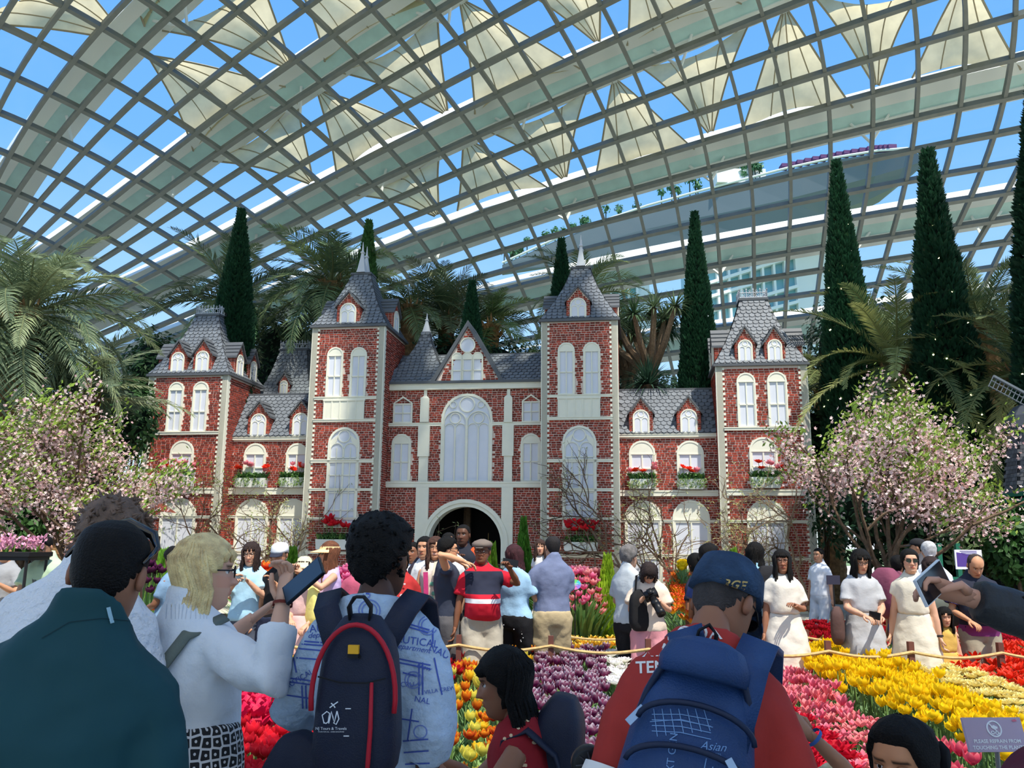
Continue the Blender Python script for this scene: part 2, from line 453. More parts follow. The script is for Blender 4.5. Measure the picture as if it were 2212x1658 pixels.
# ================================================================== brick chateau
YAW = R(8.5)
C_P0 = gnd(1775, 1326)
C_U = Vector((math.cos(YAW), -math.sin(YAW), 0)); C_D = Vector((math.sin(YAW), math.cos(YAW), 0))
def Q(px, py, y=0.0):
    """pixel -> (u, z) on the vertical facade plane at depth y behind the front of the corner turrets"""
    v = ray(px, py); t = (C_D.dot(C_P0 - CPOS) + y) / C_D.dot(v); p = CPOS + v * t
    return ((p - C_P0).dot(C_U), p.z)
def cworld(u, y, z):
    return C_P0 + C_U * u + C_D * y + Vector((0, 0, z))
castle = empty('chateau', C_P0, -YAW, label='red brick toy chateau with grey scale roofs and four turrets behind the crowd', cat='building')
brick_m = mat('red_brick', (148, 60, 44), 0.75, 0.22, 9, attr=0.45, bump=0.25, bscale=90)
brick_o = mat('red_brick_single', (148, 60, 44), 0.75, 0.22, 9, objvar=0.4, bump=0.25, bscale=90)
mortar_m = mat('pale_mortar', (226, 208, 196), 0.9, 0.08, 30)
cream = mat('cream_paint', (233, 232, 214), 0.5, 0.02, 6)
pane_m = mat('frosted_pane', (216, 220, 230), 0.35, 0.02, 4)
slate = mat('grey_scale', (110, 116, 123), 0.55, 0.10, 5, attr=0.10)
slate_o = mat('grey_scale_single', (110, 116, 123), 0.55, 0.10, 5, objvar=0.10)
slate_d = mat('dark_slate', (74, 78, 84), 0.6, 0.08, 6)
trim_d = mat('charcoal_trim', (88, 92, 97), 0.5)
iron = mat('grey_ironwork', (190, 194, 200), 0.45)
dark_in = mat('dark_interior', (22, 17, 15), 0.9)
BW, BH, BJ = .135, .062, .012
_bm = []
def brick_mesh(k):
    mb = MB(); w, h = BW - BJ, BH - BJ
    r = random.Random(k); c = .004
    mb.add([(c, 0, c), (w - c, 0, c), (w - c, 0, h - c), (c, 0, h - c), (0, .012, 0), (w, .012, 0), (w, .012, h), (0, .012, h)],
           [(0, 1, 2, 3), (4, 5, 1, 0), (5, 6, 2, 1), (6, 7, 3, 2), (7, 4, 0, 3)])
    return mb.mesh('brick', brick_o)
def wall(name, origin, udir, w, h, holes=(), top=None, n_single=0, parent=castle, nrm=None):
    """mortar panel with proud running-bond bricks; holes are (u0,u1,z0,z1) rectangles left without bricks; top(u) clips the height"""
    o = Vector(origin); ud = Vector(udir); nr = Vector((ud.y, -ud.x, 0)) if nrm is None else Vector(nrm)
    r = random.Random(int(1000 * (w + h + o.x)))
    mb = MB()
    P = lambda u, z, d: tuple(o + ud * u + nr * d + Vector((0, 0, z)))
    mo = MB()
    if top is None:
        pl = [(0, 0), (w, 0), (w, h), (0, h)]
    else:
        pl = [(0, 0), (w, 0)] + [(w - w * k / 16, top(w - w * k / 16)) for k in range(17)]
    vs = [P(u, z, 0) for u, z in pl]
    mo.add(vs, [tuple(range(len(pl)))])
    wo = mo.obj(name, mortar_m, parent)
    single = 0
    for row in range(int(h / BH)):
        z0 = row * BH + BJ / 2; z1 = z0 + BH - BJ
        u = -(BW * (.5 if row % 2 else 0)) - r.random() * .03
        while u < w:
            ln = BW * (1 if r.random() > .22 else .62)
            a, b = max(0.004, u), min(w - 0.004, u + ln - BJ); u += ln
            if b - a < .03: continue
            if top is not None and z1 > min(top(a), top(b)): continue
            cu, cz = (a + b) / 2, (z0 + z1) / 2
            if any(q[0] - .01 < cu < q[1] + .01 and q[2] - .01 < cz < q[3] + .01 and (cz < q[3] - (q[1] - q[0]) / 2 or math.hypot(cu - (q[0] + q[1]) / 2, cz - q[3] + (q[1] - q[0]) / 2) < (q[1] - q[0]) / 2 - .02) for q in holes): continue
            jz = r.uniform(-.004, .004)
            if single < n_single and ln == BW and b - a > BW - BJ - .002:
                if not _bm: _bm.extend(brick_mesh(k) for k in range(1))
                bo = put('brick', _bm[0], wo)
                bo.matrix_local = Matrix((( ud.x, -nr.x, 0, 0), (ud.y, -nr.y, 0, 0), (0, 0, 1, 0), (0, 0, 0, 1)))
                bo.location = o + ud * a + nr * .012 + Vector((0, 0, z0 + jz))
                single += 1
                continue
            d = .011 + r.random() * .004; c = .004
            mb.t = r.random() if r.random() > .18 else r.uniform(-.35, .1)
            mb.add([P(a + c, z0 + c + jz, d), P(b - c, z0 + c + jz, d), P(b - c, z1 - c + jz, d), P(a + c, z1 - c + jz, d), P(a, z0 + jz, 0), P(b, z0 + jz, 0), P(b, z1 + jz, 0), P(a, z1 + jz, 0)],
                   [(0, 1, 2, 3), (4, 5, 1, 0), (5, 6, 2, 1), (6, 7, 3, 2), (7, 4, 0, 3)])
    mb.obj('brickwork', brick_m, wo, kind='stuff')
    return wo
def band(name, u0, u1, z0, z1, y, d=.05, m=cream):
    mb = MB()
    mb.box(u0, u1, y - d, y + .0, z0, z1)
    mb.box(u0 - .01, u1 + .01, y - d - .015, y + .0, z1 - (z1 - z0) * .28, z1)
    return mb.obj(name, m, castle)
def archpoly(u0, u1, z0, z1, n=16):
    """outline of a round-headed opening, from the left foot over the top to the right foot"""
    r = (u1 - u0) / 2; c = (u0 + u1) / 2
    return [(u0, z0)] + [(c + r * math.cos(math.pi - math.pi * i / n), z1 - r + r * math.sin(math.pi * i / n)) for i in range(n + 1)] + [(u1, z0)]
def window(u0, u1, z0, z1, y, style='sash', tymp=None, split=None, cols=2, label=None, fr=.05, parent=castle, depth=.05):
    """round-headed window: proud frame, recessed pane, glazing bars, optional tympanum or gothic tracery"""
    mb = MB()
    o, i = archpoly(u0, u1, z0, z1), archpoly(u0 + fr, u1 - fr, z0 + fr * .6, z1 - fr)
    mb.ringband(o, i, y - depth, y)
    mb.box(u0, u1, y - depth, y, z0, z0 + fr * .6)
    w = mb.obj('window', cream, parent)
    pm = MB(); pm.add([(p[0], y - .012, p[1]) for p in i], [tuple(range(len(i)))]); pm.obj('pane', pane_m, w)
    wi = u1 - u0; c = (u0 + u1) / 2; b = .014 if wi < .5 else .018
    mm = MB(); ya, yb = y - depth * .75, y - .012
    zi = z1 - fr
    if style == 'sash':
        tp = MB(); r = wi / 2 - fr
        half = [(u0 + fr, tymp)] + [p for p in i[1:-1] if p[1] > tymp] + [(u1 - fr, tymp)]
        tp.prism(half, ya, yb); tp.box(u0 + fr, u1 - fr, ya - .01, yb, tymp - .02, tymp + .012)
        tp.obj('tympanum', cream, w)
        for k in range(1, cols): mm.box(u0 + fr + (wi - 2 * fr) * k / cols - b, u0 + fr + (wi - 2 * fr) * k / cols + b, ya, yb, z0, tymp)
        for s_ in (split if isinstance(split, (list, tuple)) else [split] if split else []):
            mm.box(u0 + fr, u1 - fr, ya, yb, s_ - b, s_ + b)
        for sx in (u0 + fr, u1 - fr - b * 1.6): mm.box(sx, sx + b * 1.6, ya, yb, z0, tymp)
    elif style == 'gothic':
        # two lancets with a roundel above
        lw = (wi / 2 - fr) ; zl = z1 - wi * .62
        for k in (0, 1):
            a = u0 + fr + k * lw; oo = archpoly(a, a + lw, z0 + fr * .6, zl + lw * .35, 10); ii = archpoly(a + b * 1.5, a + lw - b * 1.5, z0 + fr * .6, zl + lw * .35 - b * 1.5, 10)
            mm.ringband(oo, ii, ya, yb)
            if cols > 1:
                mm.box(a + lw / 2 - b * .7, a + lw / 2 + b * .7, ya, yb, z0, zl)
                for q in range(1, 5): mm.box(a, a + lw, ya, yb, z0 + (zl - z0) * q / 4.6 - b * .7, z0 + (zl - z0) * q / 4.6 + b * .7)
        rr = wi * .2; cz = z1 - fr - rr * 1.02
        mm.ringband(arc(c, cz, rr, 0, 2 * math.pi, 18)[:-1], arc(c, cz, rr - b * 1.6, 0, 2 * math.pi, 18)[:-1], ya, yb, True)
        if cols > 1:
            sp = MB()
            for sg in (-1, 1):
                sp.prism([(c + sg * lw, zl), (c + sg * lw, zl + lw * .5), (c + sg * rr * .9, cz + rr * .2), (c + sg * lw * .55, zl + lw * .42)][::(1 if sg > 0 else -1)], ya + .008, yb)
            sp.obj('spandrel', cream, w)
    if mm.v: mm.obj('glazing_bars', cream, w)
    return w
def quoin(u0, u1, z0, z1, y, side, tooth=.055, nm='quoin_strip', d=.03):
    """cream corner strip with toothed edge; side +1 teeth to the right, -1 to the left, u0/u1 may be (bottom, top) pairs"""
    mb = MB(); mb.box(u0, u1, y - d, y + .02, z0, z1); mb.box(u0 - .012 if side > 0 else u0, u1 if side > 0 else u1 + .012, y - d, y + .1, z0, z1)
    n = int((z1 - z0) / .13)
    for k in range(n):
        zz = z0 + (k + .25) * (z1 - z0) / n
        if side > 0: mb.box(u1, u1 + tooth, y - d + .004, y + .02, zz, zz + .066)
        else: mb.box(u0 - tooth, u0, y - d + .004, y + .02, zz, zz + .066)
    return mb.obj(nm, cream, castle)
def prof(t):
    """concave mansard profile: fraction of the eave-to-deck inset reached at height fraction t"""
    return t + .10 * math.sin(math.pi * t)
def scale_face(mb, a0, a1, b0, b1, rows, pw=.15, prf=None, singles=None):
    """rows of overlapping fish scales on a roof face: a0,a1 eave corners, b0,b1 top corners; prf bends the slope inwards"""
    a0, a1, b0, b1 = map(Vector, (a0, a1, b0, b1))
    P = prf or (lambda t: t)
    def edge(lo, hi, t):
        q = lo.lerp(hi, P(t)); q.z = lo.z + (hi.z - lo.z) * t
        return q
    nrm = (a1 - a0).cross(edge((a0 + a1) / 2, (b0 + b1) / 2, .5) - (a0 + a1) / 2).normalized()
    fs = []
    for k in range(rows):
        t0, t1 = k / rows, min(1.0, (k + 1.25) / rows)
        l0, r0, l1, r1 = edge(a0, b0, t0), edge(a1, b1, t0), edge(a0, b0, t1), edge(a1, b1, t1)
        wd = (r0 - l0).length; n = max(1, round(wd / pw)); sh = .5 if k % 2 else 0
        w1 = (r1 - l1).length; ux = (r0 - l0).normalized()
        m0, m1 = (l0 + r0) / 2, (l1 + r1) / 2
        for q in range(-1, n + 1):
            c = (q + .5 + sh) * pw - n * pw / 2
            if abs(c) > wd / 2 - pw * .2: continue
            lim0, lim1 = wd / 2, w1 / 2
            h = pw * .45
            def pt(du, t, off):
                lim = lim0 + (lim1 - lim0) * t
                x = max(-lim, min(lim, c + du))
                return m0.lerp(m1, t) + ux * x + nrm * off
            vs = [pt(-h, 1, .004), pt(-h, .42, .016), pt(-h * .72, .16, .02), pt(0, .03, .022), pt(h * .72, .16, .02), pt(h, .42, .016), pt(h, 1, .004)]
            if singles is not None and singles['n'] > 0:
                singles['n'] -= 1
                o = MB().add([tuple(v - vs[0]) for v in vs], [tuple(range(6, -1, -1)) if False else tuple(range(7))]).obj('shingle', slate_o, singles['parent'])
                o.location = vs[0]
                continue
            mb.t = rnd.random(); mb.add([tuple(v) for v in vs], [tuple(range(7))])
def mansard(u0, u1, y0, y1, z0, z1, ti, prf=prof, name='turret_roof', singles=0, rows=None, ov=.06):
    """four-sided concave roof from eave rectangle (overhang ov) up to a deck inset by ti=(du,dy)"""
    E = [(u0 - ov, y0 - ov), (u1 + ov, y0 - ov), (u1 + ov, y1 + ov), (u0 - ov, y1 + ov)]
    T = [(u0 + ti[0], y0 + ti[1]), (u1 - ti[0], y0 + ti[1]), (u1 - ti[0], y1 - ti[1]), (u0 + ti[0], y1 - ti[1])]
    mb = MB(); n = 12; rings = []
    for k in range(n + 1):
        t = k / n; rings.append([(e[0] + (q[0] - e[0]) * prf(t), e[1] + (q[1] - e[1]) * prf(t), z0 + (z1 - z0) * t) for e, q in zip(E, T)])
    mb.loft(rings)
    ro = mb.obj(name, slate_d, castle)
    ev = MB(); ev.box(u0 - ov - .03, u1 + ov + .03, y0 - ov - .03, y1 + ov + .03, z0 - .07, z0); ev.obj('eave', trim_d, ro); ev = MB(); ev.box(u0 + ti[0] - .03, u1 - ti[0] + .03, y0 + ti[1] - .03, y1 - ti[1] + .03, z1 - .01, z1 + .05)
    ev.obj('deck_rim', trim_d, ro)
    rows = rows or int((z1 - z0) / .105)
    sm = MB(); sg = {'n': singles, 'parent': ro} if singles else None
    V = lambda p, z: (p[0], p[1], z)
    for a, b in ((0, 1), (1, 2), (3, 0)):
        scale_face(sm, V(E[a], z0), V(E[b], z0), V(T[a], z1), V(T[b], z1), rows, .15, prf, sg if a == 0 else None)
    sm.obj('shingle_field', slate, ro, kind='stuff')
    return ro
def gable_dormer(c, w, zb, zw, zp, yf, yb, ax='y', parent=castle, sgn=1, nm='dormer'):
    """small brick dormer with its own gable roof. ax 'y': faces the viewer at depth yf; ax 'x': faces along u (sgn) with yf,yb = u range"""
    h = w / 2
    def T(p):
        a, d, z = p
        return (a, d, z) if ax == 'y' else (d, a, z)
    mb = MB()
    body = [(c - h, zb), (c + h, zb), (c + h, zw), (c, zp - .04), (c - h, zw)]
    n0 = len(mb.v)
    mb.prism(body, yf, yb)
    mb.v = [T(v) for v in mb.v]
    if ax == 'x': mb.f = [f[::-1] for f in mb.f]
    o = mb.obj(nm, mortar_m, parent)
    br = MB(); r = random.Random(int(c * 97))
    rows = int((zp - zb) / .055)
    sg2 = -1 if yf < yb else 1
    for row in range(rows):
        za = zb + row * .055; ztop = za + .045
        hw = h if ztop < zw else h * max(0, (zp - .05 - ztop) / (zp - zw))
        u = c - hw + (0.0 if row % 2 else -.05)
        while u < c + hw:
            a, b = max(c - hw + .004, u), min(c + hw - .004, u + .1); u += .112
            if b - a < .02: continue
            br.t = r.uniform(-.2, 1)
            n1 = len(br.v); br.box(a, b, min(yf, yf + sg2 * .01), max(yf, yf + sg2 * .01), za, ztop)
            br.v[n1:] = [T(v) for v in br.v[n1:]]
        if ztop < zw:
            d = min(yf, yb)
            while d < max(yf, yb):
                for s_ in (-1, 1):
                    br.t = r.uniform(-.2, 1); n1 = len(br.v)
                    br.box(c + s_ * h - .009, c + s_ * h + .009, d, min(d + .1, max(yf, yb)), za, ztop)
                    br.v[n1:] = [T(v) for v in br.v[n1:]]
                d += .112
    br.obj('brickwork', brick_m, o, kind='stuff')
    rf = MB(); ov = .055; sl = (zp - zw) / h
    y_f = yf + (-.07 if yf < yb else .07)
    for s_ in (-1, 1):
        n1 = len(rf.v)
        pr = [(c, zp + .03), (c + s_ * (h + ov), zw - ov * sl + .03), (c + s_ * (h + ov), zw - ov * sl - .03), (c, zp - .035)]
        rf.prism(pr, y_f, yb)
        for k in range(1, 4):
            t = k / 4; x = c + s_ * (h + ov) * t; z = zp + .03 + (zw - ov * sl - zp) * t
            rf.box(min(x, x + s_ * .02), max(x, x + s_ * .02), min(y_f, yb), max(y_f, yb), z - .002, z + .014)
        rf.v[n1:] = [T(v) for v in rf.v[n1:]]
    rf.obj('dormer_roof', trim_d, o)
    # window in the front
    n_w = window(c - w * .36, c + w * .36, zb + .01, zw + (zp - zw) * .12, 0, 'gothic', cols=1, fr=.03, parent=o, depth=.03)
    for ob in (n_w,) + tuple(n_w.children):
        me = ob.data
        for v in me.vertices:
            p = v.co.copy()
            v.co = (p.x, yf + p.y * (1 if yf < yb else -1) + (-.012 if yf < yb else .012), p.z) if ax == 'y' else (yf + (p.y - .012) * (1 if yf < yb else -1), p.x, p.z)
        me.update()
    # thing > part > sub-part: window pieces sit under the dormer, its bars and panes merge into sub-parts
    for ob in list(n_w.children): ob.parent = o
    return o
def cresting(u0, u1, y0, y1, z, parent):
    """pierced iron cresting round a roof deck"""
    mb = MB(); h = .24
    for (a, b) in (((u0, y0), (u1, y0)), ((u1, y0), (u1, y1)), ((u1, y1), (u0, y1)), ((u0, y1), (u0, y0))):
        A, B = Vector((a[0], a[1], z)), Vector((b[0], b[1], z)); n = max(2, round((B - A).length / .17)); d = (B - A) / n
        up = Vector((0, 0, 1))
        mb.tube([A + up * .02, B + up * .02], .014, 4); mb.tube([A + up * h * .66, B + up * h * .66], .012, 4)
        for k in range(n + 1):
            p = A + d * k
            mb.tube([p, p + up * h * .95, p + up * h * 1.22], [.014, .014, .004], 4)
            mb.ball(p + up * h * 1.0, .026, 5, 4)
            if k < n:
                c = p + d * .5 + up * h * .34
                mb.tube([c + d.normalized() * (.05 * math.cos(q * math.pi / 4)) + up * (.06 * math.sin(q * math.pi / 4)) for q in range(9)], .009, 4, False)
                c2 = p + d * .5 + up * h * .66
                mb.tube([c2 + up * .0, c2 + d * .12 + up * .06, c2 + up * .09, c2 - d * .12 + up * .06, c2], .008, 4, False)
    return mb.obj('iron_cresting', iron, parent)
def finial(u, y, z0, z1, parent, w=.13):
    mb = MB(); H = z1 - z0
    R4 = lambda r, z: [(u - r, y - r, z), (u + r, y - r, z), (u + r, y + r, z), (u - r, y + r, z)]
    mb.loft([R4(w, z0), R4(w * .8, z0 + H * .12), R4(w * .42, z0 + H * .45), R4(w * .26, z0 + H * .62), R4(w * .42, z0 + H * .64), R4(w * .42, z0 + H * .67), R4(w * .2, z0 + H * .7), R4(.006, z1)])
    return mb.obj('finial', iron, parent)
GZ = 0.0
def rect(px0, py0, px1, py1, y=0.0):
    a, b = Q(px0, py0, y), Q(px1, py1, y)
    return min(a[0], b[0]), max(a[0], b[0]), min(a[1], b[1]), max(a[1], b[1])
def win(px0, px1, pyt, pyb, y=0, style='sash', tymp=None, split=None, fr=.05, cols=2):
    xm = (px0 + px1) / 2
    u0, u1 = Q(px0, (pyt + pyb) / 2, y)[0], Q(px1, (pyt + pyb) / 2, y)[0]
    z1, z0 = Q(xm, pyt, y)[1], Q(xm, pyb, y)[1]
    window(u0, u1, z0, z1, y, style, tymp and Q(xm, tymp, y)[1], split and [Q(xm, s_, y)[1] for s_ in (split if isinstance(split, (list, tuple)) else [split])], cols, None, fr)
    return (u0, u1, z0, z1)
def zat(px, py, y=0): return Q(px, py, y)[1]
TD = 2.1        # turret depth
WY, CY = .6, .75
# ---- turrets: (name, px of left and right wall edge with the y they were read at, eave y)
def turret(pl, pr, pye, side, holes_f, n_single=0, wall_name='turret_wall'):
    u0 = Q(pl[0], pl[1])[0]; u1 = Q(pr[0], pr[1])[0]; ze = zat((pl[0] + pr[0]) / 2, pye)
    wall(wall_name, (u0, 0, 0), (1, 0, 0), u1 - u0, ze, [(h[0] - u0, h[1] - u0, h[2], h[3]) for h in holes_f], n_single=n_single)
    if side == 'r': wall('turret_side_wall', (u1, 0, 0), (0, 1, 0), TD, ze)
    else: wall('turret_side_wall', (u1, 0, 0), (0, 1, 0), TD, ze); 
    wall('turret_side_wall', (u0, TD, 0), (0, -1, 0), TD, ze)
    bk = MB(); bk.box(u0 + .02, u1 - .02, .03, TD, 0, ze); bk.obj('turret_core', mortar_m, castle)
    quoin(u0, u0 + .14, 0, ze, 0, 1); quoin(u1 - .14, u1, 0, ze, 0, -1)
    for uu in (u0, u1):
        qs = MB(); s_ = -1 if uu == u0 else 1
        qs.box(min(uu, uu + s_ * .03), max(uu, uu + s_ * .03), -.03, .1, 0, ze)
        n = int(ze / .13)
        for k in range(n): qs.box(min(uu, uu + s_ * .026), max(uu, uu + s_ * .026), .1, .15, (k + .25) * ze / n, (k + .25) * ze / n + .066)
        qs.obj('quoin_return', cream, castle)
    return u0, u1, ze
LTh = [win(363, 395.5, 825, 932, 0, 'sash', 842, 889, .04), win(416, 449, 824, 932, 0, 'sash', 841, 889, .04), win(367, 418, 951, 1052, 0, 'sash', 979, 1010), win(341, 418, 1074, 1290, 0, 'sash', 1114, 1195)]
LT = turret((313.5, 942), (482.5, 942), 812, 'r', LTh)
RTh = [win(1592, 1633, 805, 922, 0, 'sash', 824, 874, .04), win(1658, 1701, 803, 921, 0, 'sash', 823, 873, .04), win(1619, 1680, 944, 1052, 0, 'sash', 974, 1008), win(1616, 1703, 1079, 1305, 0, 'sash', 1123, 1210)]
RT = turret((1553, 942), (1749, 942), 790, 'l', RTh, n_single=300)
TLh = [win(706, 741, 750, 857, 0, 'sash', 768, 813, .04), win(757, 792, 750, 857, 0, 'sash', 768, 813, .04), win(706, 774.5, 923, 1140, 0, 'gothic', fr=.06)]
TL = turret((668.5, 880), (823.5, 880), 707, 'r', TLh)
TRh = [win(1205, 1242, 740, 852, 0, 'sash', 758, 804, .04), win(1260, 1297, 739, 852, 0, 'sash', 758, 804, .04), win(1215, 1289, 919, 1140, 0, 'gothic', fr=.06)]
TR = turret((1171, 880), (1334.5, 880), 694, 'r', TRh)
def bands(T, rows, xm):
    for nm, ya, yb in rows:
        zb, zt = zat(xm, yb), zat(xm, ya)
        band(nm, T[0] + .14, T[1] - .14, zb, zt, 0)
bands(LT, [('string_course', 932, 938.5), ('string_course', 1053, 1066), ('string_course', 1113, 1119), ('plinth_course', 1186, 1193)], 400)
bands(RT, [('string_course', 922, 929), ('string_course', 1057, 1070), ('string_course', 1122.5, 1129), ('plinth_course', 1203, 1209), ('plinth', 1318, 1328)], 1650)
bands(TL, [('string_course', 857, 863), ('string_course', 905, 911), ('string_course', 992, 999), ('string_course', 1054, 1060), ('string_course', 1117, 1122), ('plinth_course', 1191, 1197)], 745)
bands(TR, [('string_course', 852, 858), ('string_course', 900, 906.5), ('string_course', 991, 998), ('string_course', 1054, 1061), ('string_course', 1117, 1122), ('plinth_course', 1196, 1204)], 1250)
for xa, xb, ya, yb in ((701, 787, 863, 905), (1205, 1297, 858, 900)):
    u0, u1, z0, z1 = rect(xa, ya, xb, yb)
    mb = MB(); mb.box(u0, u1, -.05, 0, z0, z1); mb.box(u0 - .015, u1 + .015, -.07, 0, z1 - .05, z1)
    n = 5
    for k in range(n + 1): mb.box(u0 + (u1 - u0 - .03) * k / n, u0 + (u1 - u0 - .03) * k / n + .03, -.065, 0, z0, z1)
    mb.obj('balcony_panel', cream, castle)
# ---- wings
def wing(uL, uR, ztop, holes, bandrows, xm):
    wall('wing_wall', (uL, WY, 0), (1, 0, 0), uR - uL, ztop, [(h[0] - uL, h[1] - uL, h[2], h[3]) for h in holes])
    bk = MB(); bk.box(uL, uR, WY + .03, WY + 1.6, 0, ztop); bk.obj('wing_core', mortar_m, castle)
    for nm, ya, yb, d in bandrows:
        band(nm, uL, uR, zat(xm, yb, WY), zat(xm, ya, WY), WY, d)
LWh = [win(527, 574.5, 957, 1052, WY, 'sash', 980, 1010), win(618, 664, 957, 1052, WY, 'sash', 980, 1010), win(505, 576, 1077, 1290, WY, 'sash', 1113, 1195), win(597, 662, 1077, 1290, WY, 'sash', 1113, 1195)]
wing(LT[1], TL[0], zat(590, 950, WY), LWh, [('cornice', 943, 950, .07), ('string_course', 1054, 1068, .09), ('string_course', 1113, 1119, .04), ('plinth_course', 1190, 1196, .04)], 590)
RWh = [win(1359, 1416, 951.5, 1056, WY, 'sash', 980, 1012), win(1462, 1521, 951.5, 1056, WY, 'sash', 980, 1012), win(1350.5, 1430.5, 1080, 1305, WY, 'sash', 1121, 1205), win(1454.5, 1536, 1080, 1305, WY, 'sash', 1121, 1205)]
wing(TR[1], RT[0], zat(1440, 944, WY), RWh, [('cornice', 936.5, 944, .07), ('string_course', 1059, 1071.5, .09), ('string_course', 1122, 1128, .04), ('plinth_course', 1196, 1202, .04)], 1440)
def wing_roof(uL, uR, ze, zr, dpt):
    a = [(uL, WY - .09, ze), (uR, WY - .09, ze), (uR, WY + dpt, zr), (uL, WY + dpt, zr)]
    mb = MB(); mb.loft([[a[0], a[1], (uR, WY + dpt * 2, ze), (uL, WY + dpt * 2, ze)], [a[3], a[2], (uR, WY + dpt + .3, zr), (uL, WY + dpt + .3, zr)]])
    ro = mb.obj('wing_roof', slate_d, castle)
    sm = MB(); scale_face(sm, a[0], a[1], a[3], a[2], int((zr - ze) / .105), .16)
    sm.obj('shingle_field', slate, ro, kind='stuff')
    rg = MB(); rg.box(uL, uR, WY + dpt - .03, WY + dpt + .33, zr - .02, zr + .03); rg.obj('ridge_cap', trim_d, ro)
DPT = .75
zeL, zrL = zat(590, 943, WY), zat(600, 852, WY + DPT)
zeR, zrR = zat(1440, 936.5, WY), zat(1440, 841, WY + DPT)
wing_roof(LT[1], TL[0], zeL, zrL, DPT); wing_roof(TR[1], RT[0], zeR, zrR, DPT)
def wdorm(px0, px1, pyt, pyb, pyp, y, yb):
    c = Q((px0 + px1) / 2, pyb, y)[0]; w_ = (Q(px1, pyb, y)[0] - Q(px0, pyb, y)[0]) / .72
    zb, zp = zat((px0 + px1) / 2, pyb, y), zat((px0 + px1) / 2, pyp, y)
    zw = zb + (zp - zb) * .60
    gable_dormer(c, w_, zb, zw, zp, y, yb)
for a in ((540.5, 574, 887, 943, 866), (631, 665, 887, 942, 864)): wdorm(*a, WY - .05, WY + DPT + .1)
for a in ((1367, 1403.5, 879, 936, 857), (1470, 1507, 877, 935.5, 855)): wdorm(*a, WY - .05, WY + DPT + .1)
# ---- turret roofs
def froof(T, pxdeck, pyd, ywid, name, singles=0):
    """deck centre is at the turret's middle depth"""
    ym = TD / 2
    zd = zat(sum(pxdeck) / 2, pyd, ym - ywid / 2)
    u0 = Q(pxdeck[0], pyd, ym - ywid / 2)[0]; u1 = Q(pxdeck[1], pyd, ym - ywid / 2)[0]
    uw = (u1 - u0); mid = (T[0] + T[1]) / 2
    ro = mansard(T[0], T[1], 0, TD, T[2] + .07, zd, ((T[1] - T[0] - uw) / 2, (TD - ywid) / 2), singles=singles, name=name)
    return ro, mid, zd, uw
roL, mL, zL, wL = froof(LT, (430, 479), 681, .62, 'turret_roof')
cresting(mL - wL / 2, mL + wL / 2, TD / 2 - .31, TD / 2 + .31, zL + .05, roL)
roR, mR, zR, wR = froof(RT, (1597.5, 1657), 647.5, .62, 'turret_roof', 300)
cresting(mR - wR / 2, mR + wR / 2, TD / 2 - .31, TD / 2 + .31, zR + .05, roR)
ro1, m1, z1_, w1_ = froof(TL, (762, 802), 592, .45, 'turret_roof')
finial(m1, TD / 2 - .18, z1_ + .05, zat(790, 522, TD / 2 - .2), ro1)
finial(m1, TD / 2 + .2, z1_ + .05, zat(790, 522, TD / 2 - .2), ro1)
ro2, m2_, z2_, w2_ = froof(TR, (1233, 1272), 579, .45, 'turret_roof')
finial(m2_, TD / 2 - .18, z2_ + .05, zat(1253, 507, TD / 2 - .2), ro2)
finial(m2_, TD / 2 + .2, z2_ + .05, zat(1253, 507, TD / 2 - .2), ro2)
def tdorm(T, lst, sides, n_side=2):
    ze = T[2] + .07
    for px0, px1, pyt, pyb, pyp in lst:
        wdorm(px0, px1, pyt, pyb, pyp, .0, .9)
    px0, px1, pyt, pyb, pyp = lst[0]
    h = zat(px0, pyp, 0) - zat(px0, pyb, 0); w_ = (Q(px1, pyb)[0] - Q(px0, pyb)[0]) / .72
    for sg in sides:
        for k in range(n_side):
            yc = TD * ((k + .5) / n_side) if n_side > 1 else TD / 2
            uf = T[1] if sg > 0 else T[0]
            gable_dormer(yc if n_side == 1 else TD * (.3 + .42 * k), w_, ze + .02, ze + .02 + h * .6, ze + .02 + h, uf, uf - sg * .9, 'x')
tdorm(LT, [(368.7, 396.7, 754, 808, 735), (421.6, 450, 753, 807, 731)], (1, -1))
tdorm(RT, [(1595, 1627, 727, 787, 704.5), (1659, 1691, 727, 787, 703.5)], (1, -1))
tdorm(TL, [(734, 769, 651, 702, 629)], (1, -1), 1)
tdorm(TR, [(1231, 1267, 636, 690, 618)], (1, -1), 1)
# ---- small back turrets
def back_turret(pxl, pxr, pye, pxd, pyd, yf, dl):
    u0, u1 = Q(pxl, pye, yf)[0], Q(pxr, pye, yf)[0]; ze = zat((pxl + pxr) / 2, pye, yf)
    zd = zat(sum(pxd) / 2, pyd, yf + .6); uw = Q(pxd[1], pyd, yf + .6)[0] - Q(pxd[0], pyd, yf + .6)[0]
    bk = MB(); bk.box(u0, u1, yf, yf + 1.7, 0, ze); bk.obj('back_turret_wall', mortar_m, castle)
    ro = mansard(u0, u1, yf, yf + 1.7, ze, zd, ((u1 - u0 - uw) / 2, .55))
    m = (u0 + u1) / 2
    cresting(m - uw / 2, m + uw / 2, yf + .57, yf + 1.13, zd + .05, ro)
    w_ = dl[0]
    gable_dormer(m, w_, ze + .1, ze + .1 + dl[1] * .6, ze + .1 + dl[1], yf + .02, yf + .8)
    for sg in (1, -1): gable_dormer(yf + .85, w_, ze + .1, ze + .1 + dl[1] * .6, ze + .1 + dl[1], (u1 if sg > 0 else u0), (u1 if sg > 0 else u0) - sg * .8, 'x')
back_turret(556, 668, 860, (582, 640), 757, 2.2, (.36, .72))
back_turret(1498, 1545, 888, (1512, 1535), 800, 2.6, (.36, .72))
